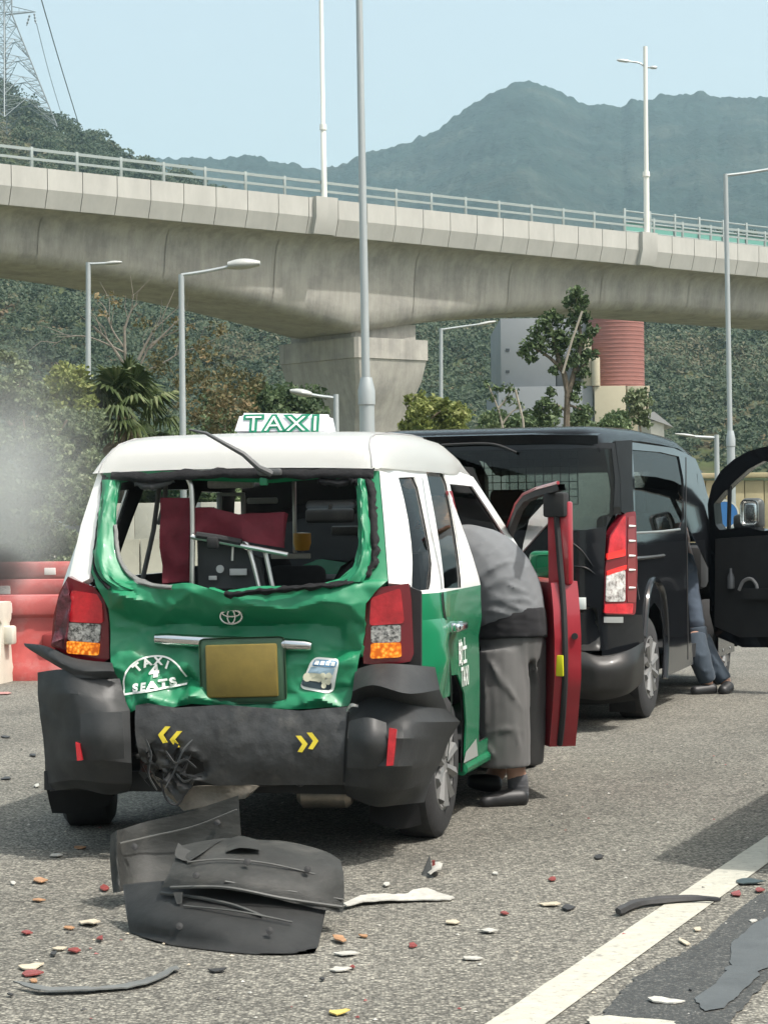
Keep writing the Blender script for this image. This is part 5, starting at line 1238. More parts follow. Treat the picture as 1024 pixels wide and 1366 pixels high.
drim('door_seal', [(1.055, 1.47), (1.068, 1.2), (1.088, 1.0), (1.118, .82), (1.115, .62), (1.06, .42), (.985, .27)], .015, M_RUBBER, .05)
q = door3(.06)(1.03, 1.43); MB().box((q[0], q[1] - .02, q[2]), (.12, .06, .12), Matrix.Rotation(-ta, 3, 'Z'), .015).build('frame_corner', M_INT, dr)
q = door3(.025)(1.115, .66); MB().box((q[0], q[1] - .004, q[2]), (.04, .012, .10), Matrix.Rotation(-ta, 3, 'Z'), .003).build('yellow_label', mat('yellow_label', (.62, .62, .02), .5), dr)
q = door3(.1)(1.12, .80); MB().lathe([(0, 0), (.016, 0), (.016, .01), (0, .01)], (q[0], q[1] - .004, q[2]), (0, -1, 0), 12).build('latch_hole', M_INT, dr)
q = Vector(door3(.2)(.18, 1.12)); 
MB().box(q, (.20, .09, .15), Matrix.Rotation(-ta + R(0), 3, 'Z'), .03, seg=3).build('door_mirror', M_GREENS, dr)
MB().box(q - Vector((DN.x * 0, 0, 0)) + DD * .05, (.16, .012, .11), Matrix.Rotation(-ta, 3, 'Z'), .02).build('mirror_glass', M_CHROME, dr)
for z in (1.06, .55): MB().box(tuple(HG + Vector((.0, .02, z - .1))), (.06, .08, .05)).build('hinge', M_RED, dr)
# inner pillar of the open front doorway, red shut face
MB().grid([[(.78, .70, .36), (.80, .78, .36)], [(.79, .68, 1.0), (.81, .76, 1.0)], [(.66, .84, 1.5), (.68, .9, 1.5)]], th=.03).build('door_jamb', M_RED, taxi)

# folded wheelchair in the boot: a thing of its own
WK = -.40
wc = thing('wheelchair', 'folded wheelchair with maroon cloth and silver tubes in the taxi boot', 'wheelchair', T.w(*T.rear(300, 790, WK)), T.rz)
wo = T.rear(300, 790, WK)
def W3(u, v, d=0.0): p = T.rear(u, v, WK + d); return p - wo
def cloth(name, px, d, amp, m=M_MAROON, st=.03):
    pts = [W3(*p) for p in px]
    return sheet([(p.x, p.z) for p in pts], fn=lambda a, b: (a, d + amp * fb((a * 9, b * 7, d), 3), b), step=st, th=.025).build(name, m, wc, ang=60)
cloth('backrest_cloth', [(218, 664), (256, 664), (256, 700), (254, 775), (219, 778), (215, 730)], -.02, .03)
cloth('seat_cloth', [(258, 678), (285, 677), (320, 686), (382, 683), (381, 731), (330, 722), (262, 714)], -.03, .03)
cloth('side_panel', [(262, 717), (300, 722), (345, 745), (352, 784), (262, 786)], .02, .01, M_CASE)
def tb_(name, px, r, d=0.0, m=M_ALU): return MB().tube(spl([W3(u, v, d) for u, v in px], 20), r, 8).build(name, m, wc)
tb_('push_handle', [(236, 636), (248, 637), (255, 648), (257, 700), (256, 785)], .011, -.05)
tb_('armrest_tube', [(255, 716), (300, 724), (384, 740)], .010, -.06)
tb_('frame_tube', [(307, 722), (325, 722), (333, 735), (346, 785)], .010, -.03)
tb_('frame_tube', [(353, 733), (357, 752), (364, 785)], .010, -.02)
tb_('frame_tube', [(311, 723), (310, 748)], .006, -.02)
tb_('armrest_pad', [(262, 714), (290, 718), (322, 724)], .016, -.06, M_RUBBER)
MB().box(W3(284, 724, -.07), (.05, .03, .05), None, .01).build('clamp', M_RUBBER, wc)
for (u, v, w, h) in ((318, 763, .075, .028), (284, 771, .035, .018)): MB().box(W3(u, v, -.005), (w, .006, h), None, .002).build('sticker', mat('pale_print', (.42, .42, .42), .5) if 'pale_print' not in bpy.data.materials else bpy.data.materials['pale_print'], wc)
MB().lathe([(0, 0), (.017, 0), (.017, .006), (0, .006)], W3(294, 759, -.005), (0, -1, 0), 18).build('sticker', bpy.data.materials['pale_print'], wc)
# ================================================================== the van
V = Frame((.90, 15.57, 0), 18)
M_VAN = mat('black_van_paint', (0.009, 0.010, 0.012), 0.13, spec=.35, coat=0.25, var=0.1, vs=2, bump=0.05, bs=3.5, bd=0.02)
M_VANB = mat('black_bumper_paint', (0.045, 0.044, 0.042), 0.38, coat=0.25, var=0.25, vs=5)
G_VAN = glass('tinted_glass', (0.36, 0.41, 0.39), .5)
van = thing('van', 'black van with dented back and its front door standing open', 'van', V.o, V.rz)
def vrear_y(x, z): return -1.10 + (.05 * ((z - 1.0) / .9) ** 2 if z > 1 else 0) + .30 * (abs(x) / 1.0) ** 8
def VR(u, v):
    p = V.rear(u, v, -1.1)
    for _ in range(4): p = V.rear(u, v, vrear_y(p.x * .9, p.z))
    return (p.x, p.z)
def vside_x(y, z):
    e = max(0.0, -.55 - y); x = 0.955 - .45 * e * e
    if z > 1.1: x -= .13 * ((z - 1.1) / .8) ** 1.5
    return x
def VS(u, v): p = V.side(u, v, vside_x, 13.2, 21); return (p.y, p.z)
fr_ = lambda o: (lambda a, b: (a, vrear_y(a, b) + o, b))
XL = -.95
def vr_poly(px, left=None): return [VR(*p) for p in px] + (left or [])
# tailgate with its big window, left part lies behind the taxi
tgo = [VR(816, 590), VR(822, 640), VR(823, 684), VR(806, 690), VR(803, 760), VR(803, 820), VR(800, 868)]
tgo = tgo + [(-tgo[-1][0] + .0, tgo[-1][1]), (-tgo[4][0], tgo[4][1]), (-tgo[1][0], tgo[1][1]), (-tgo[0][0], tgo[0][1])]
wh_ = [VR(812, 598), VR(816, 640), VR(814, 685), VR(806, 703), VR(780, 707)]
wh_ = wh_ + [(-a, b) for a, b in wh_[::-1]]
sheet(tgo, [wh_], fr_(0), .08, th=.04).build('tailgate', M_VAN, van, ang=40)
sheet(wh_, fn=fr_(.006), step=.15, th=.005).build('rear_window', G_VAN, van)
# rear pillars, roof
for s_ in (1, -1):
    px = [(816.5, 588), (836, 586), (836, 640), (838, 690), (823.5, 683), (822.5, 640)]
    P = [VR(*p) for p in px]; P = P if s_ > 0 else [(-a, b) for a, b in P[::-1]]
    sheet(P, fn=fr_(-.004), step=.05, th=.03).build('rear_pillar', M_VAN, van, ang=40)
vys = [-1.0, -.98, -.94, -.88, -.8, -.6, -.3, .3, 1.0, 1.7, 2.3, 2.6, 2.8]
def vroof(y): return px_lerp([(-1.0, 1.875), (-.98, 1.905), (-.94, 1.925), (-.85, 1.945), (-.6, 1.965), (.3, 1.985), (1.5, 1.98), (2.1, 1.95), (2.5, 1.86), (2.8, 1.72)], y)
P = []
for y in vys:
    row = []
    for j in range(33):
        f = -1 + 2 * j / 32; f = math.copysign(1 - (1 - abs(f)) ** 1.6, f); w = .835; zc = vroof(y); zg = zc - .10
        row.append((f * w, y, max(zg, 1.7) + (zc - max(zg, 1.7)) * (1 - abs(f) ** 14) ** .7))
    P.append(row)
MB().grid(P, th=-.02, flip=True).build('roof', M_VAN, van, ang=60)
MB().grid([[(-.83, -.97, 1.90), (-.4, -.98, 1.915), (.4, -.98, 1.915), (.83, -.97, 1.90)], [(-.83, -1.05, 1.885), (-.4, -1.08, 1.90), (.4, -1.08, 1.90), (.83, -1.05, 1.885)], [(-.83, -1.05, 1.83), (-.4, -1.08, 1.84), (.4, -1.08, 1.84), (.83, -1.05, 1.83)]], th=.02).build('roof_spoiler', M_VAN, van)
# sides
vopen = [VS(*p) for p in ((916, 606), (927, 612), (936, 634), (945, 668), (946, 760), (944, 878), (924, 886), (917, 800), (915, 700))]
vwin = [VS(*p) for p in ((843, 600), (880, 603), (905, 609), (911, 640), (912, 690), (906, 706), (880, 709), (846, 711))]
varch = [VS(*p) for p in ((884, 905), (885, 870), (884, 835), (879, 812), (872, 804), (866, 812), (861, 835), (857, 870), (856, 900))]
vy1 = 3.9
ytop = [VS(840, 584), VS(880, 590), VS(914, 600)]
so = [(.50, .24)] + [(a, b) for a, b in varch] + [(varch[-1][0], .42), (-.86, .42), (-.86, 1.2), (-.80, 1.86), (0, 1.87), (1.5, 1.87), (2.0, 1.84), (2.4, 1.7), (2.9, 1.1), (3.7, .98), (vy1, .7), (vy1, .3), (3.45, .24), (3.42, .45), (3.3, .62), (3.05, .7), (2.8, .62), (2.68, .45), (2.65, .24)]
if so[1][0] < so[0][0]: so[0] = (so[1][0] + .02, .24)
sheet(so, [vwin, vopen], lambda a, b: (vside_x(a, b), a, b), .1, th=.008).build('right_side', M_VAN, van, ang=40)
lw_ = [(-.5, 1.2), (-.5, 1.78), (1.3, 1.8), (1.35, 1.2)]; lw2 = [(1.5, 1.2), (1.5, 1.78), (2.1, 1.76), (2.6, 1.2)]
sheet([(p[0], p[1]) for p in so], [lw_, lw2], lambda a, b: (-vside_x(a, b), a, b), .25, th=-.03).build('left_side', M_VAN, van, ang=40)
sheet(vwin, fn=lambda a, b: (vside_x(a, b) - .01, a, b), step=.2).build('window', G_VAN, van)
for w_ in (lw_, lw2): sheet(w_, fn=lambda a, b: (-vside_x(a, b) + .01, a, b), step=.3).build('window', G_VAN, van)
def vline(name, px, w, m, o=.004, t=.006):
    q = spl([(*VS(*p), 0) for p in px], 24)
    P = [[(vside_x(p.x, p.y - w) + o, p.x, p.y - w), (vside_x(p.x, p.y + w) + o + t, p.x, p.y), (vside_x(p.x, p.y + w) + o, p.x, p.y + w)] for p in q]
    return MB().grid(P).build(name, m, van)
M_BRITE = mat('bright_trim', (.45, .46, .45), .3, metal=.6)
vline('door_track', [(846, 745), (870, 743), (884, 741)], .012, M_VANB, .006, .012)
vline('window_trim', [(846, 711), (880, 709), (906, 706)], .008, M_BRITE, .004, .004)
def vseam(px, name='door_seam'):
    q = spl([(*VS(*p), 0) for p in px], 30)
    return MB().grid([[(vside_x(p.x - .012, p.y) + .003, p.x - .012, p.y), (vside_x(p.x + .012, p.y) + .003, p.x + .012, p.y)] for p in q]).build(name, M_RUBBER, van)
vseam([(845, 715), (846, 745), (848, 775), (852, 800)]); vseam([(914, 610), (914, 700), (916, 790), (917, 880)])
# arch flare
q = spl([(*VS(*p), 0) for p in ((886, 905), (888, 850), (884, 795), (876, 776), (868, 776), (862, 800), (858, 850))], 30)
MB().tube([(vside_x(p.x, p.y) + .0, p.x, p.y) for p in q], .022, 8).build('arch_flare', M_VAN, van)
# tail lamp
def vl(px, o, th=.03): return sheet([VR(*p) for p in rpoly(px, .1)], fn=fr_(o), step=.04, th=th)
lo_ = [(829, 684), (840, 682), (842, 760), (840, 822), (803, 820), (805, 760), (810, 715)]
tl = vl(lo_, -.012, .06).build('tail_lamp', M_LENSD, van, ang=40)
M_BRK = mat('lit_brake_lens', (.5, .02, .02), .2, coat=.6, emit=(1, .03, .02), es=.32)
vl([(827, 690), (829, 688), (829, 742), (808, 747), (811, 718)], -.02, .02).build('red_lens', M_LENSR, tl)
vl([(829, 733), (829, 742), (808, 747), (808.5, 738)], -.024, .02).build('lit_brake_lens', M_BRK, tl)
vl([(831, 754), (830, 760), (808, 768), (808, 762)], -.024, .02).build('lit_brake_lens', M_BRK, tl)
vl([(829, 761), (829, 803), (806, 803), (807, 768)], -.022, .02).build('clear_lens', mat('van_clear_lens', (.55, .54, .52), .15, coat=.8, var=.6, vs=22, col2=(.2, .17, .16), mix=.55, ms=26), tl)
vl([(838, 806), (837, 820), (804, 818), (805, 806)], -.022, .02).build('red_lens', M_LENSR, tl)
vl([(832, 690), (839, 688), (841, 805), (831, 804)], -.02, .02).build('side_lens', mat('side_lens', (.2, .03, .035), .2, coat=.8), tl)
for v in (701, 721, 741, 760, 784): vl([(834, v), (841, v), (841, v + 1.6), (834, v + 1.6)], -.042, .004).build('lens_mark', M_LETTER, tl)
# lower rear, dented panel, bumper, silver strip, label
sheet([VR(800, 820), VR(846, 822), VR(850, 875), VR(800, 880)], fn=fr_(.01), step=.05, th=.03).build('rear_corner', M_VAN, van, ang=40)
sheet([VR(*p) for p in ((803, 823), (826, 824), (826, 832), (803, 831))], fn=fr_(-.004), step=.05, th=.01).build('silver_strip', M_BRITE, van)
def vskin(name, rails, m, nu=14, nv=12, th=.01, amp=0.0, ang=50):
    G = loft([[V.rear(u, v, k) for u, v, k in r] for r in rails], nu, nv)
    if amp:
        for r in G:
            for p in r: p.y += amp * fb((p.x * 6, p.z * 6, 2), 3)
    return MB().grid(G, th=th).build(name, m, van, ang=ang)
vskin('rear_bumper', [[(600, 862, -1.14), (700, 864, -1.16), (770, 868, -1.16), (800, 875, -1.15), (835, 868, -1.02), (858, 856, -.72)], [(600, 885, -1.2), (700, 888, -1.22), (775, 890, -1.22), (805, 892, -1.2), (842, 885, -1.05), (859, 872, -.72)],
                      [(600, 910, -1.2), (700, 912, -1.22), (775, 918, -1.21), (805, 920, -1.19), (840, 914, -1.03), (858, 898, -.72)], [(600, 922, -1.15), (700, 925, -1.15), (775, 932, -1.15), (803, 934, -1.12), (836, 926, -1.0), (856, 910, -.72)]], M_VANB, 40, 16, amp=.012)
vskin('rear_valance', [[(600, 918, -1.08), (775, 928, -1.08), (838, 924, -.96)], [(600, 930, -1.02), (775, 940, -1.02), (848, 934, -.8)]], M_RUBBER, 16, 4)
vskin('crushed_panel', [[(690, 800, -1.12), (740, 805, -1.13), (795, 812, -1.12)], [(690, 830, -1.05), (745, 842, -1.0), (798, 838, -1.05)], [(690, 856, -1.12), (745, 866, -1.1), (798, 868, -1.11)]], M_VANB, 22, 18, amp=.08, ang=30)
p = V.rear(776, 805, -1.125); MB().box(p, (.05, .006, .075), None, .002).build('white_label', M_LETTER, van)
# dents and creases with bright edges on the tailgate
for px in ([(760, 722), (775, 735), (790, 757)], [(762, 755), (780, 758), (792, 766)]):
    q = [Vector((a, vrear_y(a, b) - .004, b)) for a, b in [VR(*p) for p in px]]; MB().tube(spl(q, 10), [.002 + .007 * math.sin(math.pi * i / 9) for i in range(10)], 6, flat=.6).build('dent_crease', M_VAN, van)
# rear wiper and rail in the window
q = [Vector((a, vrear_y(a, b) - .03, b)) for a, b in [VR(*p) for p in ((590, 594), (640, 592), (665, 594), (690, 604))]]
MB().tube(spl(q, 14), .009, 6).build('rear_wiper', M_RUBBER, van)
a_, b_ = VR(566, 582); MB().box((a_, vrear_y(a_, b_) - .02, b_ - .04), (.05, .03, .05), None, .01).build('spoiler_bracket', M_VANB, van)
# glass, front, floor, seats, partition
MB().grid([[(-.72, 2.5, 1.86), (0, 2.6, 1.88), (.72, 2.5, 1.86)], [(-.86, 3.0, 1.15), (0, 3.15, 1.15), (.86, 3.0, 1.15)]]).build('windscreen', G_CLEAR, van)
MB().grid([[(-.9, 2.95, 1.14), (0, 3.1, 1.16), (.9, 2.95, 1.14)], [(-.9, 3.7, 1.0), (0, 3.85, 1.02), (.9, 3.7, 1.0)], [(-.9, 3.95, .7), (0, 4.1, .7), (.9, 3.95, .7)], [(-.9, 3.95, .25), (0, 4.1, .25), (.9, 3.95, .25)]], th=.02).build('bonnet', M_VAN, van)
MB().box((0, 1.4, .34), (1.8, 4.9, .1)).build('floor', M_INT, van)
MB().box((0, 2.75, .95), (1.7, .3, .35), None, .06).build('dashboard', M_INT, van)
for x in (-.5, .45): seat_2 = MB().box((x, 1.75, 1.0), (.5, .14, .75), Matrix.Rotation(R(6), 3, 'X'), .05, seg=3).box((x, 2.0, .68), (.5, .5, .16), None, .05).box((x, 1.72, 1.48), (.28, .1, .2), None, .04).build('seat', M_SEAT, van)
MB().box((0, .2, .75), (1.7, 1.9, .55), None, .03).build('cargo_box', M_INT, van)
gp = MB(); py_ = 1.25
xs_ = [V.rear(u, 640, py_).x for u in (568, 770)]; zs_ = [V.rear(660, v, py_).z for v in (674, 604)]
for i in range(19): x = xs_[0] + (xs_[1] - xs_[0]) * i / 18; gp.tube([(x, py_, zs_[0]), (x, py_, zs_[1])], .004, 4)
for i in range(8): z = zs_[0] + (zs_[1] - zs_[0]) * i / 7; gp.tube([(xs_[0], py_, z), (xs_[1], py_, z)], .004, 4)
o = gp.build('wire_grille', M_RUBBER, van); o['kind'] = 'stuff'
# wheels
for (x, y, o_) in ((.84, 0, 1), (-.84, 0, -1), (.84, 3.05, 1), (-.84, 3.05, -1)): wheel((x, y, .34), .345, .2, van, out=o_)
skin_v = vskin('mud_flap', [[(812, 925, -.42), (845, 925, -.42)], [(812, 950, -.40), (848, 950, -.40)]], M_RUBBER, 4, 4)
# open front door
VH = Vector((.93, 2.42, 0)); va = R(66); VDD = Vector((math.sin(va), -math.cos(va), 0)); VDN = Vector((math.cos(va), math.sin(va), 0))
def PV(u, v): p = V.on(u, v, (VDN.x, VDN.y, 0), VDN.dot(VH)); return ((p - VH).dot(VDD), p.z)
def vd3(o): return lambda a, b: tuple(VH + VDD * a + VDN * (o + (-.10 * (b - 1.15) if b > 1.15 else 0)) + Vector((0, 0, b)))
do = [PV(*p) for p in ((946, 672), (953, 648), (966, 628), (984, 613), (1004, 602), (1030, 595))] + [(1.05, 1.80), (1.12, 1.2), (1.12, .6), (1.02, .36), (.3, .34), (.05, .42), (0, .6)]
dh = [PV(*p) for p in ((954, 673), (967, 658), (985, 641), (1003, 626), (1024, 615))] + [(.93, 1.68), (.98, 1.27), (.5, 1.24)] + [PV(*p) for p in ((996, 703), (960, 707), (955, 700))]
vd = sheet(do, [dh], vd3(0), .12, th=.10).build('open_front_door', M_VAN, van, ang=35)
sheet([(.07, .5), (.09, 1.18), (.4, 1.2), (1.0, 1.22), (1.04, .9), (.98, .45), (.3, .42)], fn=vd3(-.02), step=.2, th=-.02).build('door_trim', M_INT, vd, ang=40)
sheet([(.35, .72), (.95, .72), (.95, .8), (.36, .8)], fn=vd3(-.05), step=.3, th=-.03).build('armrest', M_INT, vd, ang=40)
sheet(dh, fn=vd3(.05), step=.3).build('door_glass', G_CLEAR, vd)
MB().tube([vd3(.03)(*PV(974, 648)), vd3(.03)(*PV(969, 712))], .018, 6).build('quarter_bar', M_INT, vd)
pm_ = Vector(vd3(.16)(*PV(990, 686)))
MB().box(pm_, (.19, .10, .25), Matrix.Rotation(R(-10), 3, 'Z'), .05, seg=4).build('door_mirror', M_BLACK, vd)
MB().box(pm_ + Vector((-.01, -.052, .01)), (.145, .012, .20), Matrix.Rotation(R(-10), 3, 'Z'), .04, seg=3).build('mirror_glass', M_CHROME, vd)
MB().box(pm_ + Vector((-.1, .0, -.06)), (.1, .06, .12), None, .03).build('mirror_arm', M_BLACK, vd)
q = Vector(vd3(-.05)(*PV(979, 785))); MB().lathe([(0, 0), (.03, .0), (.03, .09), (.012, .13), (.012, .16), (0, .16)], q, seg=12).build('bottle', mat('clear_plastic', (.10, .105, .11), .2), vd)
q = Vector(vd3(-.06)(*PV(982, 787))); MB().tube(spl([q + VDD * .06, q + VDD * .1 + Vector((0, 0, .07)), q + VDD * .17 + Vector((0, 0, .09)), q + VDD * .22 + Vector((0, 0, .04)), q + VDD * .22], 14), .014, 6).build('grey_tube', mat('grey_tube', (.22, .22, .22), .5), vd)

# ================================================================== people
from mathutils.bvhtree import BVHTree
def organic(name, parts, m, parent, vox=.014, smooth=6, disp=0.0, dsz=.12, loc=None, cut=False, folds=(), fr=.011):
    mb = MB()
    for p in parts:
        pts, rs, flat = p if len(p) == 3 else (*p, 1.0)
        n = max(8, len(pts) * 4); q = spl(pts, n); L = len(rs)
        rr = []
        for i in range(n):
            f = i / (n - 1) * (L - 1); k = min(int(f), L - 2); rr.append(rs[k] + (rs[k + 1] - rs[k]) * (f - k))
        # rounded ends
        d0 = (q[0] - q[1]).normalized(); d1 = (q[-1] - q[-2]).normalized()
        if cut: q = [q[0] + d0 * .002] + q + [q[-1] + d1 * .002]; rr = [rr[0] * .97] + rr + [rr[-1] * .97]
        else: q = [q[0] + d0 * rr[0] * .6, q[0] + d0 * rr[0] * .35] + q + [q[-1] + d1 * rr[-1] * .35, q[-1] + d1 * rr[-1] * .6]
        if not cut: rr = [rr[0] * .5, rr[0] * .82] + rr + [rr[-1] * .82, rr[-1] * .5]
        mb.tube(q, rr, 16, flat=flat)
    if folds:                                    # cloth folds: ridges laid on the surface before everything is fused
        bv = BVHTree.FromPolygons([Vector(v) for v in mb.v], mb.f); c0 = Vector(C0); rg = []
        for px in folds:
            pts = [bv.ray_cast(c0, (at(u, v, 10) - c0).normalized())[0] for u, v in px]; pts = [p for p in pts if p]
            if len(pts) > 1: rg.append(spl(pts, 12))
        for q in rg: mb.tube(q, [fr * (.35 + .65 * math.sin(math.pi * i / 11)) for i in range(12)], 8)
    o = mb.build(name, m, None, ang=180); o.parent = parent
    o.data.transform(Matrix.Translation(-parent.location))
    r = o.modifiers.new('union', 'REMESH'); r.mode = 'VOXEL'; r.voxel_size = vox; r.use_smooth_shade = True
    if disp:
        tx = bpy.data.textures.new(name + '_folds', 'CLOUDS'); tx.noise_scale = dsz; tx.noise_depth = 2
        d = o.modifiers.new('folds', 'DISPLACE'); d.texture = tx; d.strength = disp; d.mid_level = .5
    s = o.modifiers.new('smooth', 'SMOOTH'); s.iterations = smooth; s.factor = .5
    return o
def cloth_mat(name, col, st, b=.8, var=.12, rot=None, bs=6):
    return mat(name, col, .85, spec=.2, var=var, vs=5, bump=b, bs=bs, bd=.06, stretch=st, sheen=.1, rot=rot, bdet=1.5)
M_SHIRT = cloth_mat('grey_shirt_cloth', (0.15, 0.158, 0.165), (.8, 1, 3.2), .45, .05, rot=(0, -.7, 0), bs=3.4)
M_SHORT = cloth_mat('grey_trouser_cloth', (0.108, 0.107, 0.105), (2.4, 2.4, .8), .5, .05, bs=3.0)
M_UNDER = cloth_mat('black_cloth', (0.018, 0.018, 0.02), (1, 1, 2), .5)
M_SKIN = mat('skin', (0.42, 0.24, 0.17), 0.5, var=.06, vs=9)
M_SHOE = mat('black_shoe', (0.016, 0.016, 0.017), .5, var=.2, vs=12)
M_SOCK = cloth_mat('grey_sock', (0.07, 0.072, 0.078), (1, 1, 4), .5)
M_TAN = mat('tan_cap_cloth', (0.36, 0.2, 0.10), .85, var=.2, vs=12, bump=.6, bs=16, bd=.02, stretch=(1, 1, 3))
M_HAIR = mat('black_hair', (0.012, 0.011, 0.010), .6, var=.3, vs=40)
def hand(root, d, up, s=.19, spread=.15):        # palm with four fingers and a thumb, slightly curled
    d = Vector(d).normalized(); up = Vector(up); up = (up - d * up.dot(d)).normalized(); sd = d.cross(up); ch = []
    root = Vector(root); palm = root + d * s * .45
    ch.append(([root, root + d * s * .25, palm], [s * .17, s * .24, s * .2], .6))
    for k, L in enumerate((.40, .46, .43, .33)):
        b = palm + sd * s * (-.16 + .107 * k) - d * s * .05
        a1 = b + d * s * L * .5 - up * s * .06; a2 = a1 + (d * .8 - up * .6).normalized() * s * L * .3; a3 = a2 + (d * .5 - up * .85).normalized() * s * L * .25
        ch.append(([b, a1, a2, a3], [s * .055, s * .05, s * .045, s * .038]))
    t0 = root + d * s * .15 - sd * s * .16; t1 = t0 + (d * .6 - sd * .8).normalized() * s * .2; ch.append(([t0, t1, t1 + (d * .9 - sd * .2 - up * .3).normalized() * s * .2], [s * .07, s * .055, s * .045]))
    return ch
def head(c, fwd, r=.105):                        # skull, jaw, nose, ears as chains for the union
    f = Vector(fwd).normalized(); u = Vector((0, 0, 1)); u = (u - f * u.dot(f)).normalized(); s = f.cross(u); c = Vector(c)
    return [([c + u * r * .35 - f * r * .2, c + u * r * .1, c - u * r * .5 + f * r * .25], [r * .86, r * .88, r * .62]), ([c - u * r * .4 + f * r * .4, c - u * r * .95 + f * r * .52], [r * .55, r * .36]),
            ([c + f * r * .85 + u * r * .05, c + f * r * 1.12 - u * r * .28], [r * .1, r * .16]), ([c + s * r * .86 + u * r * .15, c + s * r * .92 - u * r * .3], [r * .16, r * .1]), ([c - s * r * .86 + u * r * .15, c - s * r * .92 - u * r * .3], [r * .16, r * .1])], (c, f, u, s, r)
def face(hd, parent):
    c, f, u, s, r = hd
    for k in (-1, 1):
        e = c + f * r * .86 + s * r * .34 * k + u * r * .05
        _child(MB().lathe([(0, -.011), (.009, -.007), (.012, 0), (.009, .007), (0, .011)], e, f, 12), 'eye', M_LETTER, parent)
        _child(MB().tube([e + u * r * .22 - s * r * .14, e + u * r * .26 + f * .008, e + u * r * .22 + s * r * .14], .006, 5), 'eyebrow', M_HAIR, parent)
    _child(MB().tube([c + f * r * .84 - u * r * .62 - s * r * .22, c + f * r * .95 - u * r * .64, c + f * r * .84 - u * r * .62 + s * r * .22], .007, 6), 'mouth', mat('lips', (.3, .12, .1), .5), parent)
man = thing('person', 'stout person in grey shirt and long shorts leaning into the taxi doorway', 'person', ground(676, 1072), 0, None)
A = at
hd_ch, hd = head(A(584, 698, 11.1), (-.6, .75, -.35), .098)
sh1, sh2 = A(606, 728, 11.0), A(588, 735, 11.3)
el1, el2 = A(560, 800, 11.25), A(545, 790, 11.6); wr1, wr2 = A(530, 800, 11.5), A(520, 800, 11.85)
body = [([A(678, 850, 10.85), A(666, 800, 10.88), A(645, 760, 10.95), A(615, 738, 11.08), A(598, 728, 11.15)], [.12, .14, .15, .13, .09]), ([A(600, 728, 11.12), A(590, 712, 11.1)], [.06, .058]),
        ([sh1, el1, wr1], [.06, .05, .035]), ([sh2, el2, wr2], [.06, .05, .035]),
        ([A(672, 850, 10.8), A(672, 940, 10.74), A(688, 1028, 10.76), A(690, 1058, 10.76)], [.09, .065, .05, .046]), ([A(698, 850, 10.95), A(700, 940, 10.98), A(668, 1018, 11.35), A(656, 1040, 11.4)], [.08, .06, .05, .046])]
body += hand(wr1, wr1 - el1, (0, 0, 1)) + hand(wr2, wr2 - el2, (0, 0, 1)) + hd_ch
organic('body', body, M_SKIN, man, .011, 4)
face(hd, man)
organic('shirt', [([A(679, 828, 10.85), A(672, 800, 10.87), A(659, 775, 10.9), A(640, 756, 10.97), A(616, 745, 11.06), A(598, 740, 11.14)], [.178, .192, .202, .194, .175, .135]), ([sh1, sh1.lerp(el1, .55)], [.085, .08]), ([sh2, sh2.lerp(el2, .55)], [.10, .085])], M_SHIRT, man, .010, 5, .006, .12, folds=[[(634, 812), (661, 800), (694, 813), (720, 819)], [(634, 797), (657, 780), (677, 770), (700, 776)], [(630, 759), (651, 740), (671, 730)], [(655, 792), (677, 800), (701, 800), (717, 811)], [(635, 776), (654, 760), (674, 750), (693, 750)], [(634, 820), (657, 815), (677, 820)], [(626, 742), (642, 726), (656, 718)], [(660, 770), (690, 786), (716, 795)]])
organic('undershirt', [([A(680, 812, 10.85), A(682, 852, 10.84)], [.172, .176])], M_UNDER, man, .012, 3, .008, cut=True)
organic('long_shorts', [([A(681, 846, 10.84), A(682, 880, 10.84)], [.162, .14]), ([A(670, 870, 10.78), A(671, 940, 10.74), A(672, 1021, 10.74)], [.122, .126, .128]), ([A(699, 852, 10.9), A(702, 940, 10.95), A(701, 1018, 10.97)], [.108, .095, .086])], M_SHORT, man, .011, 5, .008, .16, cut=True, fr=.013, folds=[[(641, 862), (655, 885), (669, 913), (690, 935)], [(697, 852), (700, 885), (704, 915), (705, 955)], [(650, 978), (677, 973), (700, 977)], [(649, 994), (660, 1010)], [(661, 890), (681, 925), (697, 948)], [(645, 900), (648, 940), (646, 990)], [(684, 960), (692, 1000), (690, 1018)], [(712, 870), (716, 920), (712, 980)]])
organic('sock', [([A(690, 1036, 10.76), A(691, 1062, 10.76)], [.050, .052])], M_SOCK, man, .009, 4)
organic('shoe', [([A(696, 1064, 10.74), A(680, 1065, 10.72), A(655, 1068, 10.69), A(645, 1071, 10.67)], [.046, .047, .042, .03], 1.0)], M_SHOE, man, .009, 4)
organic('shoe', [([A(662, 1046, 11.2), A(645, 1044, 11.2), A(628, 1042, 11.2)], [.045, .045, .035])], M_SHOE, man, .009, 4)
c, f, u, s, r = hd
organic('tan_cap', [([c + u * r * .2 - f * r * .25, c + u * r * .45 - f * r * .05, c + u * r * .5 + f * r * .2], [r * 1.02, r * .98, r * .85]), ([c - f * r * .35 - u * r * .15, c - f * r * .2 + u * r * .2], [r * .86, r * .95])], M_TAN, man, .011, 3, .02, .05)
_child(MB().grid(loft([[c + f * r * .7 + s * r * .7 + u * r * .35, c + f * r * .95 + u * r * .4, c + f * r * .7 - s * r * .7 + u * r * .35], [c + f * r * 1.2 + s * r * .5 + u * r * .2, c + f * r * 1.55 + u * r * .25, c + f * r * 1.2 - s * r * .5 + u * r * .2]], 9, 4), th=.006), 'cap_peak', M_TAN, man)
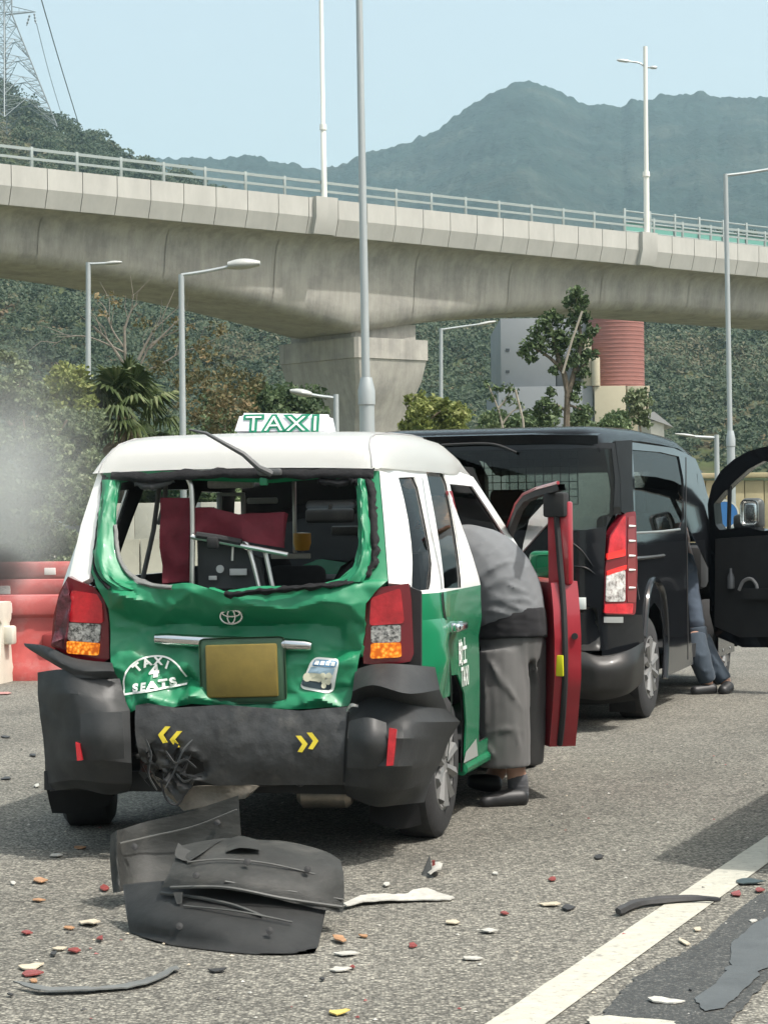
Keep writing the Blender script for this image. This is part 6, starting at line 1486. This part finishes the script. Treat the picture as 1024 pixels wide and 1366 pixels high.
# second person, in the open doorway of the van
M_JEAN = cloth_mat('blue_jeans_cloth', (0.05, 0.066, 0.085), (2, 2, .8), .25)
M_BLUES = cloth_mat('blue_grey_jacket_cloth', (0.07, 0.09, 0.12), (1, 1, 2), .25)
pn = thing('person', 'person in blue jeans and dark shoes leaning into the open van doorway', 'person', ground(948, 926))
h2_ch, h2 = head(A(905, 690, 17.9), (-.5, .8, -.2))
s1, s2 = A(914, 752, 17.4), A(900, 742, 17.7); e1, e2 = A(903, 795, 17.6), A(890, 790, 17.9); w1, w2 = A(885, 780, 17.9), A(872, 780, 18.2)
hipA, hipB = A(926, 850, 17.3), A(934, 852, 17.5)
b2 = [([A(926, 838, 17.4), A(919, 795, 17.45), A(913, 750, 17.55), A(909, 726, 17.65)], [.07, .07, .08, .06]), ([A(911, 722, 17.65), A(907, 705, 17.8)], [.055, .055]), ([s1, e1, w1], [.05, .042, .032]), ([s2, e2, w2], [.05, .042, .032]),
      ([hipA, A(934, 882, 17.2), A(944, 914, 17.22)], [.065, .05, .042]), ([hipB, A(956, 885, 17.35), A(968, 912, 17.3)], [.065, .05, .042])]
organic('body', b2 + hand(w1, w1 - e1, (0, 0, 1)) + hand(w2, w2 - e2, (0, 0, 1)) + h2_ch, M_SKIN, pn, .012, 4); face(h2, pn)
c, f, u, s, r = h2
organic('hair', [([c + u * r * .35 - f * r * .25, c + u * r * .4 + f * r * .1], [r * .97, r * .9]), ([c - f * r * .4 - u * r * .1, c - f * r * .3 + u * r * .2], [r * .75, r * .85])], M_HAIR, pn, .012, 2, .02, .03)
organic('jacket', [([A(926, 832, 17.4), A(919, 795, 17.45), A(914, 765, 17.5), A(908, 742, 17.6)], [.085, .08, .095, .09]), ([s1, e1], [.07, .055]), ([s2, e2], [.07, .055])], M_BLUES, pn, .013, 4, .02, .08)
organic('jeans', [([A(927, 836, 17.4), A(929, 852, 17.4)], [.085, .09]), ([hipA, A(934, 882, 17.2), A(943, 908, 17.22)], [.09, .085, .068]), ([hipB, A(949, 882, 17.35), A(966, 908, 17.3)], [.08, .075, .06])], M_JEAN, pn, .012, 4, .012, .09, cut=True, fr=.014, folds=[[(926, 868), (936, 876), (944, 872)], [(930, 888), (940, 896), (948, 892)], [(948, 872), (954, 884), (960, 890)], [(936, 900), (946, 906)]])
for a, b in (((950, 919), (925, 922)), ((971, 916), (963, 922))):
    organic('shoe', [([A(*a, 17.22), A(*b, 17.15)], [.05, .042])], M_SHOE, pn, .01, 4)
# ================================================================== debris on the road
M_LINER = mat('dusty_black_liner', (0.07, 0.072, 0.068), 0.6, var=0.3, vs=6, col2=(0.105, 0.105, 0.097), mix=0.56, ms=5, bump=0.25, bs=26, bd=0.01, stretch=(1, 1, 2.2))
M_LINERD = mat('dark_liner', (0.05, 0.051, 0.05), 0.55, var=0.3, vs=7, bump=0.2, bs=30, bd=0.008)
lf0 = ground(300, 1262)
ln = thing('wheel_arch_liner', 'big torn black bumper cover lying on the road behind the taxi', 'car part', (lf0.x, lf0.y, 0))
def lgrid(name, rails, m, nu=26, nv=18, th=.008, amp=.008, parent=None, ang=60):
    G = loft([[at(u, v, Y) for u, v, Y in r] for r in rails], nu, nv)
    for r in G:
        for p in r:
            p += Vector((0, 1, 0)) * amp * fb((p.x * 9, p.z * 9, amp * 50), 3)
            p.z = max(p.z, .004)
    return _child(MB().grid(G, th=th), name, m, parent or ln, ang=ang)
lgrid('rear_flap', [[(148, 1113, 8.15), (156, 1108, 8.05), (166, 1105, 8.15), (195, 1096, 8.22), (250, 1083, 8.2), (318, 1061, 8.15)], [(147, 1150, 8.1), (156, 1147, 8.0), (167, 1144, 8.12), (200, 1138, 8.2), (255, 1125, 8.2), (320, 1090, 8.15)],
                    [(151, 1191, 8.0), (160, 1190, 7.95), (172, 1186, 8.05), (200, 1180, 8.12), (260, 1160, 8.15), (322, 1118, 8.15)]], M_LINER, 30, 16)
lgrid('main_shell', [[(241, 1128, 7.75), (270, 1122, 7.8), (300, 1118, 7.82), (345, 1120, 7.82), (385, 1123, 7.8), (430, 1134, 7.75), (454, 1147, 7.68)], [(236, 1140, 7.62), (268, 1136, 7.6), (300, 1133, 7.6), (345, 1136, 7.6), (390, 1142, 7.6), (435, 1155, 7.58), (458, 1165, 7.6)],
                     [(226, 1163, 7.52), (262, 1163, 7.46), (300, 1163, 7.44), (345, 1168, 7.44), (395, 1178, 7.46), (435, 1187, 7.5), (459, 1192, 7.55)], [(216, 1183, 7.5), (255, 1184, 7.44), (300, 1186, 7.4), (345, 1193, 7.4), (395, 1206, 7.42), (435, 1214, 7.46), (457, 1218, 7.5)]], M_LINER, 34, 20)
lgrid('lower_shell', [[(164, 1180, 7.75), (200, 1176, 7.68), (250, 1174, 7.6), (320, 1178, 7.56), (385, 1192, 7.52), (436, 1208, 7.54)], [(169, 1220, 7.58), (205, 1222, 7.42), (255, 1226, 7.32), (325, 1236, 7.26), (385, 1246, 7.24), (427, 1250, 7.28)],
                      [(174, 1244, 7.52), (208, 1250, 7.38), (258, 1258, 7.26), (330, 1266, 7.16), (380, 1269, 7.14), (423, 1267, 7.2)], [(180, 1249, 7.49), (212, 1258, 7.33), (262, 1266, 7.22), (330, 1273, 7.12), (380, 1275, 7.1), (420, 1273, 7.13)]], M_LINERD, 34, 20)
for pts, r in (([(228, 1184, 7.47), (300, 1184, 7.39), (380, 1199, 7.4), (456, 1210, 7.49)], .006), ([(300, 1176, 7.41), (380, 1188, 7.43), (457, 1200, 7.52)], .004), ([(215, 1191, 7.53), (262, 1197, 7.44), (310, 1207, 7.38), (350, 1222, 7.32)], .006)):
    _child(MB().tube(spl([at(*p) for p in pts], 20), r, 6), 'edge_rib', M_LINER, ln)
lgrid('torn_fold', [[(238, 1124, 7.72), (262, 1136, 7.62), (300, 1117, 7.78)], [(234, 1142, 7.58), (252, 1148, 7.54), (276, 1134, 7.58)], [(250, 1150, 7.52), (256, 1147, 7.5), (264, 1142, 7.53)]], mat('torn_edge_plastic', (.10, .10, .095), .6, var=.3, vs=9), 8, 8, .005, .02, ang=25)
lgrid('torn_fold', [[(300, 1122, 7.75), (320, 1114, 7.78), (345, 1120, 7.75)], [(302, 1136, 7.56), (322, 1130, 7.56), (348, 1134, 7.57)]], M_LINER, 8, 6, .005, .02, ang=25)
lgrid('clip_tab', [[(231, 1190, 7.46), (244, 1190, 7.44)], [(236, 1206, 7.42), (243, 1205, 7.41)]], M_LINER, 4, 4, .006, 0)

M_SHW = mat('white_fragment', (0.42, 0.41, 0.37), 0.6, var=.25, vs=30); M_SHR = mat('red_fragment', (0.2, 0.04, 0.035), 0.5, coat=.1, var=.3, vs=40)
M_SHO = mat('orange_fragment', (0.34, 0.19, 0.10), 0.5, var=.3, vs=30); M_SHC = mat('cream_fragment', (0.46, 0.4, 0.3), 0.6, var=.2, vs=30)
M_SHB = mat('black_fragment', (0.03, 0.03, 0.03), 0.6, var=.3, vs=30); M_SHY = mat('yellow_fragment', (0.55, 0.42, 0.12), 0.6, var=.2, vs=30)
def shard(px, m, label, name='fragment', h=.012, group='broken pieces on the road', seed=0):
    """an irregular chip: outline traced on the ground, buckled and with real thickness"""
    pts = [ground(u, v) for u, v in px]; c = sum(pts, Vector()) / len(pts); k = random.Random(seed + int(px[0][0] * 7 + px[0][1]))
    ring = [(p.x - c.x, p.y - c.y) for p in pts]; R0 = max(math.hypot(*r) for r in ring)
    ph = k.uniform(0, 6.28)
    fn = lambda a, b: (a, b, .004 + h * .2 * (0.5 + 0.5 * math.sin(a / R0 * 2.2 + ph)) + h * .2 * abs(fb((a * 14, b * 14, ph), 2)))
    o = sheet(ring, fn=fn, step=max(.012, R0 / 6), th=-.004).build(name, m, None, ang=40); o.location = (c.x, c.y, 0)
    return tag(o, label, 'debris', group)
def sliver(u, v, w, hh, m, label, tilt=0.0, name='fragment', h=.015, seed=1):
    k = random.Random(int(u * 13 + v)); n = k.choice([5, 6, 7]); px = []
    for i in range(n):
        a = 2 * math.pi * i / n; r = k.uniform(.5, 1.3)
        x, y = math.cos(a) * w * .44 * r, math.sin(a) * hh * .44 * k.uniform(.6, 1.3); px.append((u + x, v + y + tilt * x))
    return shard(px, m, label, name, h)
S = sliver
S(42, 1292, 46, 11, M_SHC, 'cream shell shaped piece on the road at lower left', -.2, h=.03); S(42, 1302, 30, 9, M_SHR, 'dark red piece tucked under the cream shell piece at lower left', 0, h=.025); S(46, 1311, 16, 5, M_SHO, 'small orange chip just below the lower left red piece')
S(120, 1234, 34, 8, M_SHC, 'cream ragged piece left of the big black liner', h=.03); S(92, 1240, 22, 4, M_SHO, 'thin tan sliver beside the cream ragged piece'); S(52, 1177, 26, 8, M_SHO, 'orange and cream chip left of the liner, higher up', h=.02); S(50, 1203, 24, 4, M_SHO, 'flat tan chip under the orange and cream chip')
S(74, 1143, 24, 4, M_SHW, 'thin white strip behind the liner near the left tyre'); S(106, 1132, 18, 4, M_SHO, 'small pale orange strip near the left tyre'); S(140, 1187, 18, 10, M_SHR, 'red shard at the left edge of the liner', h=.025)
S(134, 1256, 14, 8, M_SHR, 'small red triangle of plastic left of the liner foot', h=.03); S(100, 1271, 24, 6, M_SHR, 'dark red oval chip below the cream ragged piece', h=.02); S(80, 1268, 20, 4, M_SHC, 'cream thread like strip beside the dark red oval chip'); S(72, 1275, 14, 5, M_SHB, 'black chip under the cream thread like strip')
S(36, 1247, 16, 5, M_SHR, 'faded red chip at far left of the road'); S(18, 1180, 9, 5, M_SHW, 'tiny white crumb near the left edge'); S(50, 1050, 9, 5, M_SHW, 'white crumb left of the left tyre'); S(8, 1040, 14, 4, M_SHB, 'black strip at the left edge beside the taxi shadow')
S(44, 1009, 12, 4, M_SHB, 'dark chip on the sunlit road left of the taxi'); S(8, 984, 14, 3, M_SHB, 'thin dark stick at the left edge, farthest'); S(8, 926, 22, 4, mat('faded_red', (.4, .2, .18), .6), 'faded red smear like flat chip by the barriers')
S(454, 1258, 36, 9, M_SHO, 'orange brown piece at the right foot of the liner', .15, h=.03); S(484, 1251, 18, 4, M_SHO, 'thin brown sliver right of the liner foot'); S(460, 1275, 42, 5, M_SHW, 'thin white strip below the orange brown piece'); S(452, 1296, 40, 6, M_SHW, 'white strip with a red end below the liner', h=.02); S(470, 1293, 8, 4, M_SHR, 'red tip on the white strip below the liner')
S(430, 1309, 10, 4, M_SHB, 'black crumb below the white strips'); S(452, 1353, 30, 8, M_SHY, 'yellow torn scrap at the bottom edge', h=.03); S(605, 1233, 24, 5, M_SHC, 'cream oval chip in mid road'); S(650, 1245, 24, 5, M_SHW, 'white curved chip in mid road', h=.02); S(625, 1281, 36, 5, M_SHW, 'long white chip in the lower mid road')
S(549, 1264, 14, 7, M_SHR, 'red chip between the liner and the white line', h=.02); S(673, 1221, 13, 4, M_SHR, 'flat red chip right of the white torn strip'); S(736, 1175, 14, 5, M_SHR, 'red chip right of mid road under the taxi door'); S(797, 1145, 16, 6, M_SHB, 'black lump on the sunlit road before the shade', h=.04)
S(515, 1182, 12, 5, M_SHW, 'white crumb above the white torn strip'); S(660, 1167, 12, 4, M_SHW, 'small white flake near the middle of the road'); S(735, 1209, 40, 5, M_SHC, 'long cream splinter by the black lump near the white line', .0); S(757, 1213, 20, 7, M_SHB, 'black piece at the end of the cream splinter', h=.03)
S(995, 1179, 46, 8, mat('dark_green_piece', (.03, .045, .045), .4), 'flat dark piece at the right edge on the white line', .05, h=.03); S(983, 1195, 20, 7, M_SHR, 'bright red chip at the right edge below the flat dark piece', h=.02); S(1011, 1190, 16, 5, M_SHR, 'second red chip at the very right edge'); S(912, 1259, 24, 6, M_SHC, 'tan curled strip right of the white line', .4, h=.03); S(930, 1242, 12, 5, M_SHC, 'cream crumb right of the white line')
S(882, 1338, 58, 9, M_SHW, 'long white splinter on the dark tar patch', .05, h=.03); S(1003, 1231, 14, 4, M_SHW, 'white fleck on the smooth sealed patch'); S(920, 1323, 7, 4, M_SHB, 'black crumb on the smooth sealed patch'); S(14, 1330, 10, 3, M_SHB, 'dark speck at the lower left corner'); S(290, 1297, 36, 4, M_SHB, 'thin dark stick below the liner')
# torn white strip, grey cone-like shard, black bar, grey blade
shard([(456, 1212), (480, 1201), (500, 1199), (540, 1198), (550, 1192), (570, 1189), (585, 1194), (606, 1200), (600, 1203), (560, 1204), (520, 1206), (485, 1209), (462, 1215)], M_SHW, 'torn white strip of plastic on the road right of the liner', 'torn_strip', .045)
p = [ground(562, 1168), ground(588, 1166), ground(578, 1172)]; tp_ = at(573, 1140, 8.72)
t = thing('fragment', 'upright grey pointed shard with a white base in mid road', 'debris', p[0], 0, 'broken pieces on the road')
_child(MB().add([p[0], p[2], tp_, p[0] + Vector((0, .03, 0)), p[2] + Vector((0, .03, .0)), tp_ + Vector((0, .012, 0))], [(0, 1, 2), (5, 4, 3), (0, 2, 5, 3), (1, 4, 5, 2), (0, 3, 4, 1)]), 'grey_point', M_LINER, t, smooth=False)
_child(sheet([(q.x, q.y) for q in (ground(567, 1164), ground(575, 1160), ground(590, 1164), ground(588, 1171), ground(574, 1172))], fn=lambda a, b: (a, b, .012 + .02 * math.sin(a * 40)), step=.02, th=-.006), 'white_base', M_SHW, t)
for (u, v, Y) in ((262, 1168, 7.43), (330, 1150, 7.48), (410, 1160, 7.52), (360, 1242, 7.22), (240, 1236, 7.33), (180, 1130, 8.12), (290, 1098, 8.18)):
    q = at(u, v, Y - .015); _child(MB().lathe([(0, 0), (.010, 0), (.012, .004), (.012, .010), (0, .012)], q, (0, -1, .3), 12), 'fixing_clip', M_SHB, ln)
for pts in ([(250, 1150, 7.5), (300, 1146, 7.49), (360, 1152, 7.5), (420, 1166, 7.53)], [(245, 1208, 7.4), (320, 1216, 7.32), (390, 1230, 7.3)], [(160, 1125, 8.05), (200, 1116, 8.17), (260, 1102, 8.17), (316, 1080, 8.13)]):
    _child(MB().tube(spl([at(u, v, Y - .004) for u, v, Y in pts], 18), .0035, 5), 'scuff_rib', M_LINER, ln)
_child(MB().box(at(578, 1152, 8.7), (.012, .01, .025)), 'red_tip', M_SHR, t)
bar = [ground(824, 1223), ground(850, 1212), ground(890, 1207), ground(930, 1205), ground(960, 1207)]
o = MB().tube(spl([b + Vector((0, 0, .018)) for b in bar], 20), [.014, .018, .018, .016, .017, .018, .018, .017, .016, .016, .018, .018, .016, .015, .015, .014, .012, .01, .01, .008], 6, flat=.7).build('rubber_strip', M_SHB, loc=bar[0]); tag(o, 'black rubber strip lying across the white line', 'debris')
shard([(18, 1318), (60, 1324), (120, 1322), (170, 1316), (196, 1310), (236, 1292), (240, 1297), (205, 1315), (195, 1318), (170, 1322), (120, 1327), (55, 1329)], mat('grey_blade', (.13, .135, .13), .5, var=.2), 'long grey blade like strip at the bottom left', 'trim_strip', .06)
# crumbs too many to count
k = random.Random(5); mb = MB()
for i in range(260):
    u = k.uniform(-5, 1030); v = k.uniform(985, 1366) if k.random() < .75 else k.uniform(1010, 1100)
    if v > 1366: continue
    c = ground(u, v); s_ = k.uniform(.004, .011); a = k.uniform(0, 6.28)
    q = [c + Vector((math.cos(a + j * 2.1) * s_ * k.uniform(.6, 1.3), math.sin(a + j * 2.1) * s_, .003)) for j in range(3)]
    mb.add(q + [c + Vector((0, 0, s_ * .8))], [(0, 1, 3), (1, 2, 3), (2, 0, 3)], k.choice([0, 0, 0, 1, 1, 2, 3]))
tag(mb.build('road_crumbs', [M_SHW, M_SHB, M_SHR, M_SHC], smooth=False), kind='stuff')

# ================================================================== the car beyond the right edge whose shade falls on the road
CFm = Frame((*(ground(857, 1147) + Vector((.78, -.44, 0))).xy, 0), 21.3)
sc_ = thing('parked_car', 'dark estate car in the next lane beyond the right edge', 'car', CFm.w(.77, -.12, 0), CFm.rz)
cw_ = [(.0, .35), (0, .95), (.12, 1.5), (2.6, 1.5), (3.3, 1.0), (4.3, .85), (4.4, .35)]
def cshell(w): return [[(x * w, y - .0, z) for y, z in cw_] for x in (-1, 1)]
for s_ in (-1, 1): sheet([(y, z) for y, z in cw_], fn=lambda a, b: (s_ * (.82 - .1 * max(0, b - .95)), a, b), step=.5).build('side', M_VAN, sc_)
MB().grid([[(-.82 + .1 * max(0, z - .95), y, z) for y, z in cw_], [(.82 - .1 * max(0, z - .95), y, z) for y, z in cw_]]).build('body', M_VAN, sc_, ang=30)
for x in (-.72, .72):
    for y in (.8, 3.5): wheel((x, y, .31), .31, .2, sc_, out=1 if x > 0 else -1)
# brick shed behind the camera, which the van's back window mirrors
M_BRICK = mat('brown_brick', (.16, .09, .055), .85, var=.25, vs=5)
sh_ = thing('shed', 'brown brick shed with a gabled roof beyond the road', 'shed', (-24, -21, 0), R(-35))
sheet([(-3.2, 0), (3.2, 0), (3.2, 2.6), (0, 4.4), (-3.2, 2.6)], fn=lambda a, b: (a, 0, b), step=3, th=-6).build('wall', M_BRICK, sh_, smooth=False)
sh_.scale = (2.3, 2.3, 2.3)
for s_ in (-1, 1): MB().add([(0, -6.4, 4.5), (s_ * 3.6, -6.4, 2.45), (s_ * 3.6, .4, 2.45), (0, .4, 4.5), (0, -6.4, 4.38), (s_ * 3.6, -6.4, 2.33), (s_ * 3.6, .4, 2.33), (0, .4, 4.38)], [(0, 1, 2, 3), (7, 6, 5, 4), (0, 4, 5, 1), (1, 5, 6, 2), (2, 6, 7, 3), (3, 7, 4, 0)]).build('roof', M_INT, sh_, smooth=False)
for x in (-1.4, 1.4): MB().box((x, .03, 1.3), (1.6, .06, 1.3)).build('shutter', M_CREAM, sh_)

# ================================================================== smoke drifting past the left edge
def smoke(name, label, c, d, dens, col, seed, thr=.42):
    m = bpy.data.materials.new(name); m.use_nodes = True; n, l = m.node_tree.nodes, m.node_tree.links
    n.remove(n['Principled BSDF']); v = n.new('ShaderNodeVolumePrincipled'); v.inputs['Color'].default_value = (*col, 1)
    tc = n.new('ShaderNodeTexCoord'); ln_ = n.new('ShaderNodeVectorMath'); ln_.operation = 'LENGTH'; l.new(tc.outputs['Object'], ln_.inputs[0])
    t = n.new('ShaderNodeTexNoise'); t.inputs['Scale'].default_value = 1.6; t.inputs['Detail'].default_value = 4
    mp = n.new('ShaderNodeMapping'); mp.inputs['Location'].default_value = (seed, seed * 2, 0); l.new(tc.outputs['Object'], mp.inputs[0]); l.new(mp.outputs[0], t.inputs['Vector'])
    f = n.new('ShaderNodeMapRange'); f.interpolation_type = 'SMOOTHSTEP'; f.inputs[1].default_value = 0.95; f.inputs[2].default_value = 0.1; f.inputs[3].default_value = 0; f.inputs[4].default_value = dens; l.new(ln_.outputs['Value'], f.inputs[0])
    q = n.new('ShaderNodeMapRange'); q.inputs[1].default_value = thr - .15; q.inputs[2].default_value = thr + .2; l.new(t.outputs['Fac'], q.inputs[0])
    mu = n.new('ShaderNodeMath'); mu.operation = 'MULTIPLY'; l.new(f.outputs[0], mu.inputs[0]); l.new(q.outputs[0], mu.inputs[1]); l.new(mu.outputs[0], v.inputs['Density'])
    l.new(v.outputs[0], n['Material Output'].inputs['Volume'])
    bm = bmesh.new(); bmesh.ops.create_icosphere(bm, subdivisions=3, radius=1); o = MB().bm(bm).build(name, m); o.location = c; o.scale = d
    return tag(o, label, 'smoke', None, 'stuff')
smoke('pale_smoke', 'soft pale smoke drifting at the left edge above the barriers', at(-8, 668, 9.0), (.36, .3, .52), 2.6, (.66, .69, .67), 1.0, .30)
smoke('dark_smoke', 'small dark puff of smoke at the left edge', at(-4, 762, 8.9), (.17, .2, .14), 13.0, (.12, .12, .12), 4.0, .25)

# added white van, made up to give the pale patch behind the wire grille
WF = Frame((*at(672, 700, 26.5).xy, 0), 20)
wv = thing('van', 'added white van ahead, making the pale patch behind the black van grille', 'van', WF.o, WF.rz)
pf = [(0, .4), (-.06, .9), (.02, 1.75), (.12, 2.05), (3.3, 2.08), (3.9, 1.7), (4.3, 1.15), (4.9, .95), (5.0, .4)]
MB().grid([[(-.85 + .08 * max(0, z - 1), y, z) for y, z in pf], [(.85 - .08 * max(0, z - 1), y, z) for y, z in pf]]).build('body', M_TWHITE, wv, ang=30)
for s_ in (-1, 1): sheet([(y, z) for y, z in pf], fn=lambda a, b: (s_ * (.85 - .08 * max(0, b - 1)), a, b), step=.6).build('side', M_TWHITE, wv)
MB().box((0, -.03, 1.32), (1.3, .02, .5), Matrix.Rotation(R(-4), 3, 'X')).build('rear_window', M_DARKW, wv)
for x in (-.72, .72):
    for y in (.9, 3.9): wheel((x, y, .33), .33, .2, wv, out=1 if x > 0 else -1)
smoke('thin_smoke', 'thin veil of smoke over the bushes at the left edge', at(25, 640, 9.4), (.52, .4, .75), .9, (.93, .95, .94), 7.0, .25)
# ================================================================== haze: one closed box of even, thin air
def haze(dens, zt):
    m = bpy.data.materials.new('haze_air'); m.use_nodes = True; n, l = m.node_tree.nodes, m.node_tree.links
    n.remove(n['Principled BSDF']); v = n.new('ShaderNodeVolumePrincipled')
    v.inputs['Color'].default_value = (0.62, 0.88, 1.0, 1); v.inputs['Density'].default_value = dens; v.inputs['Anisotropy'].default_value = 0.2
    l.new(v.outputs[0], n['Material Output'].inputs['Volume'])
    o = MB().box((0, 1500, zt / 2 - .6), (3200, 3600, zt + 1)).build('haze', m, smooth=False); return tag(o, kind='stuff')
haze(0.00015, 520)
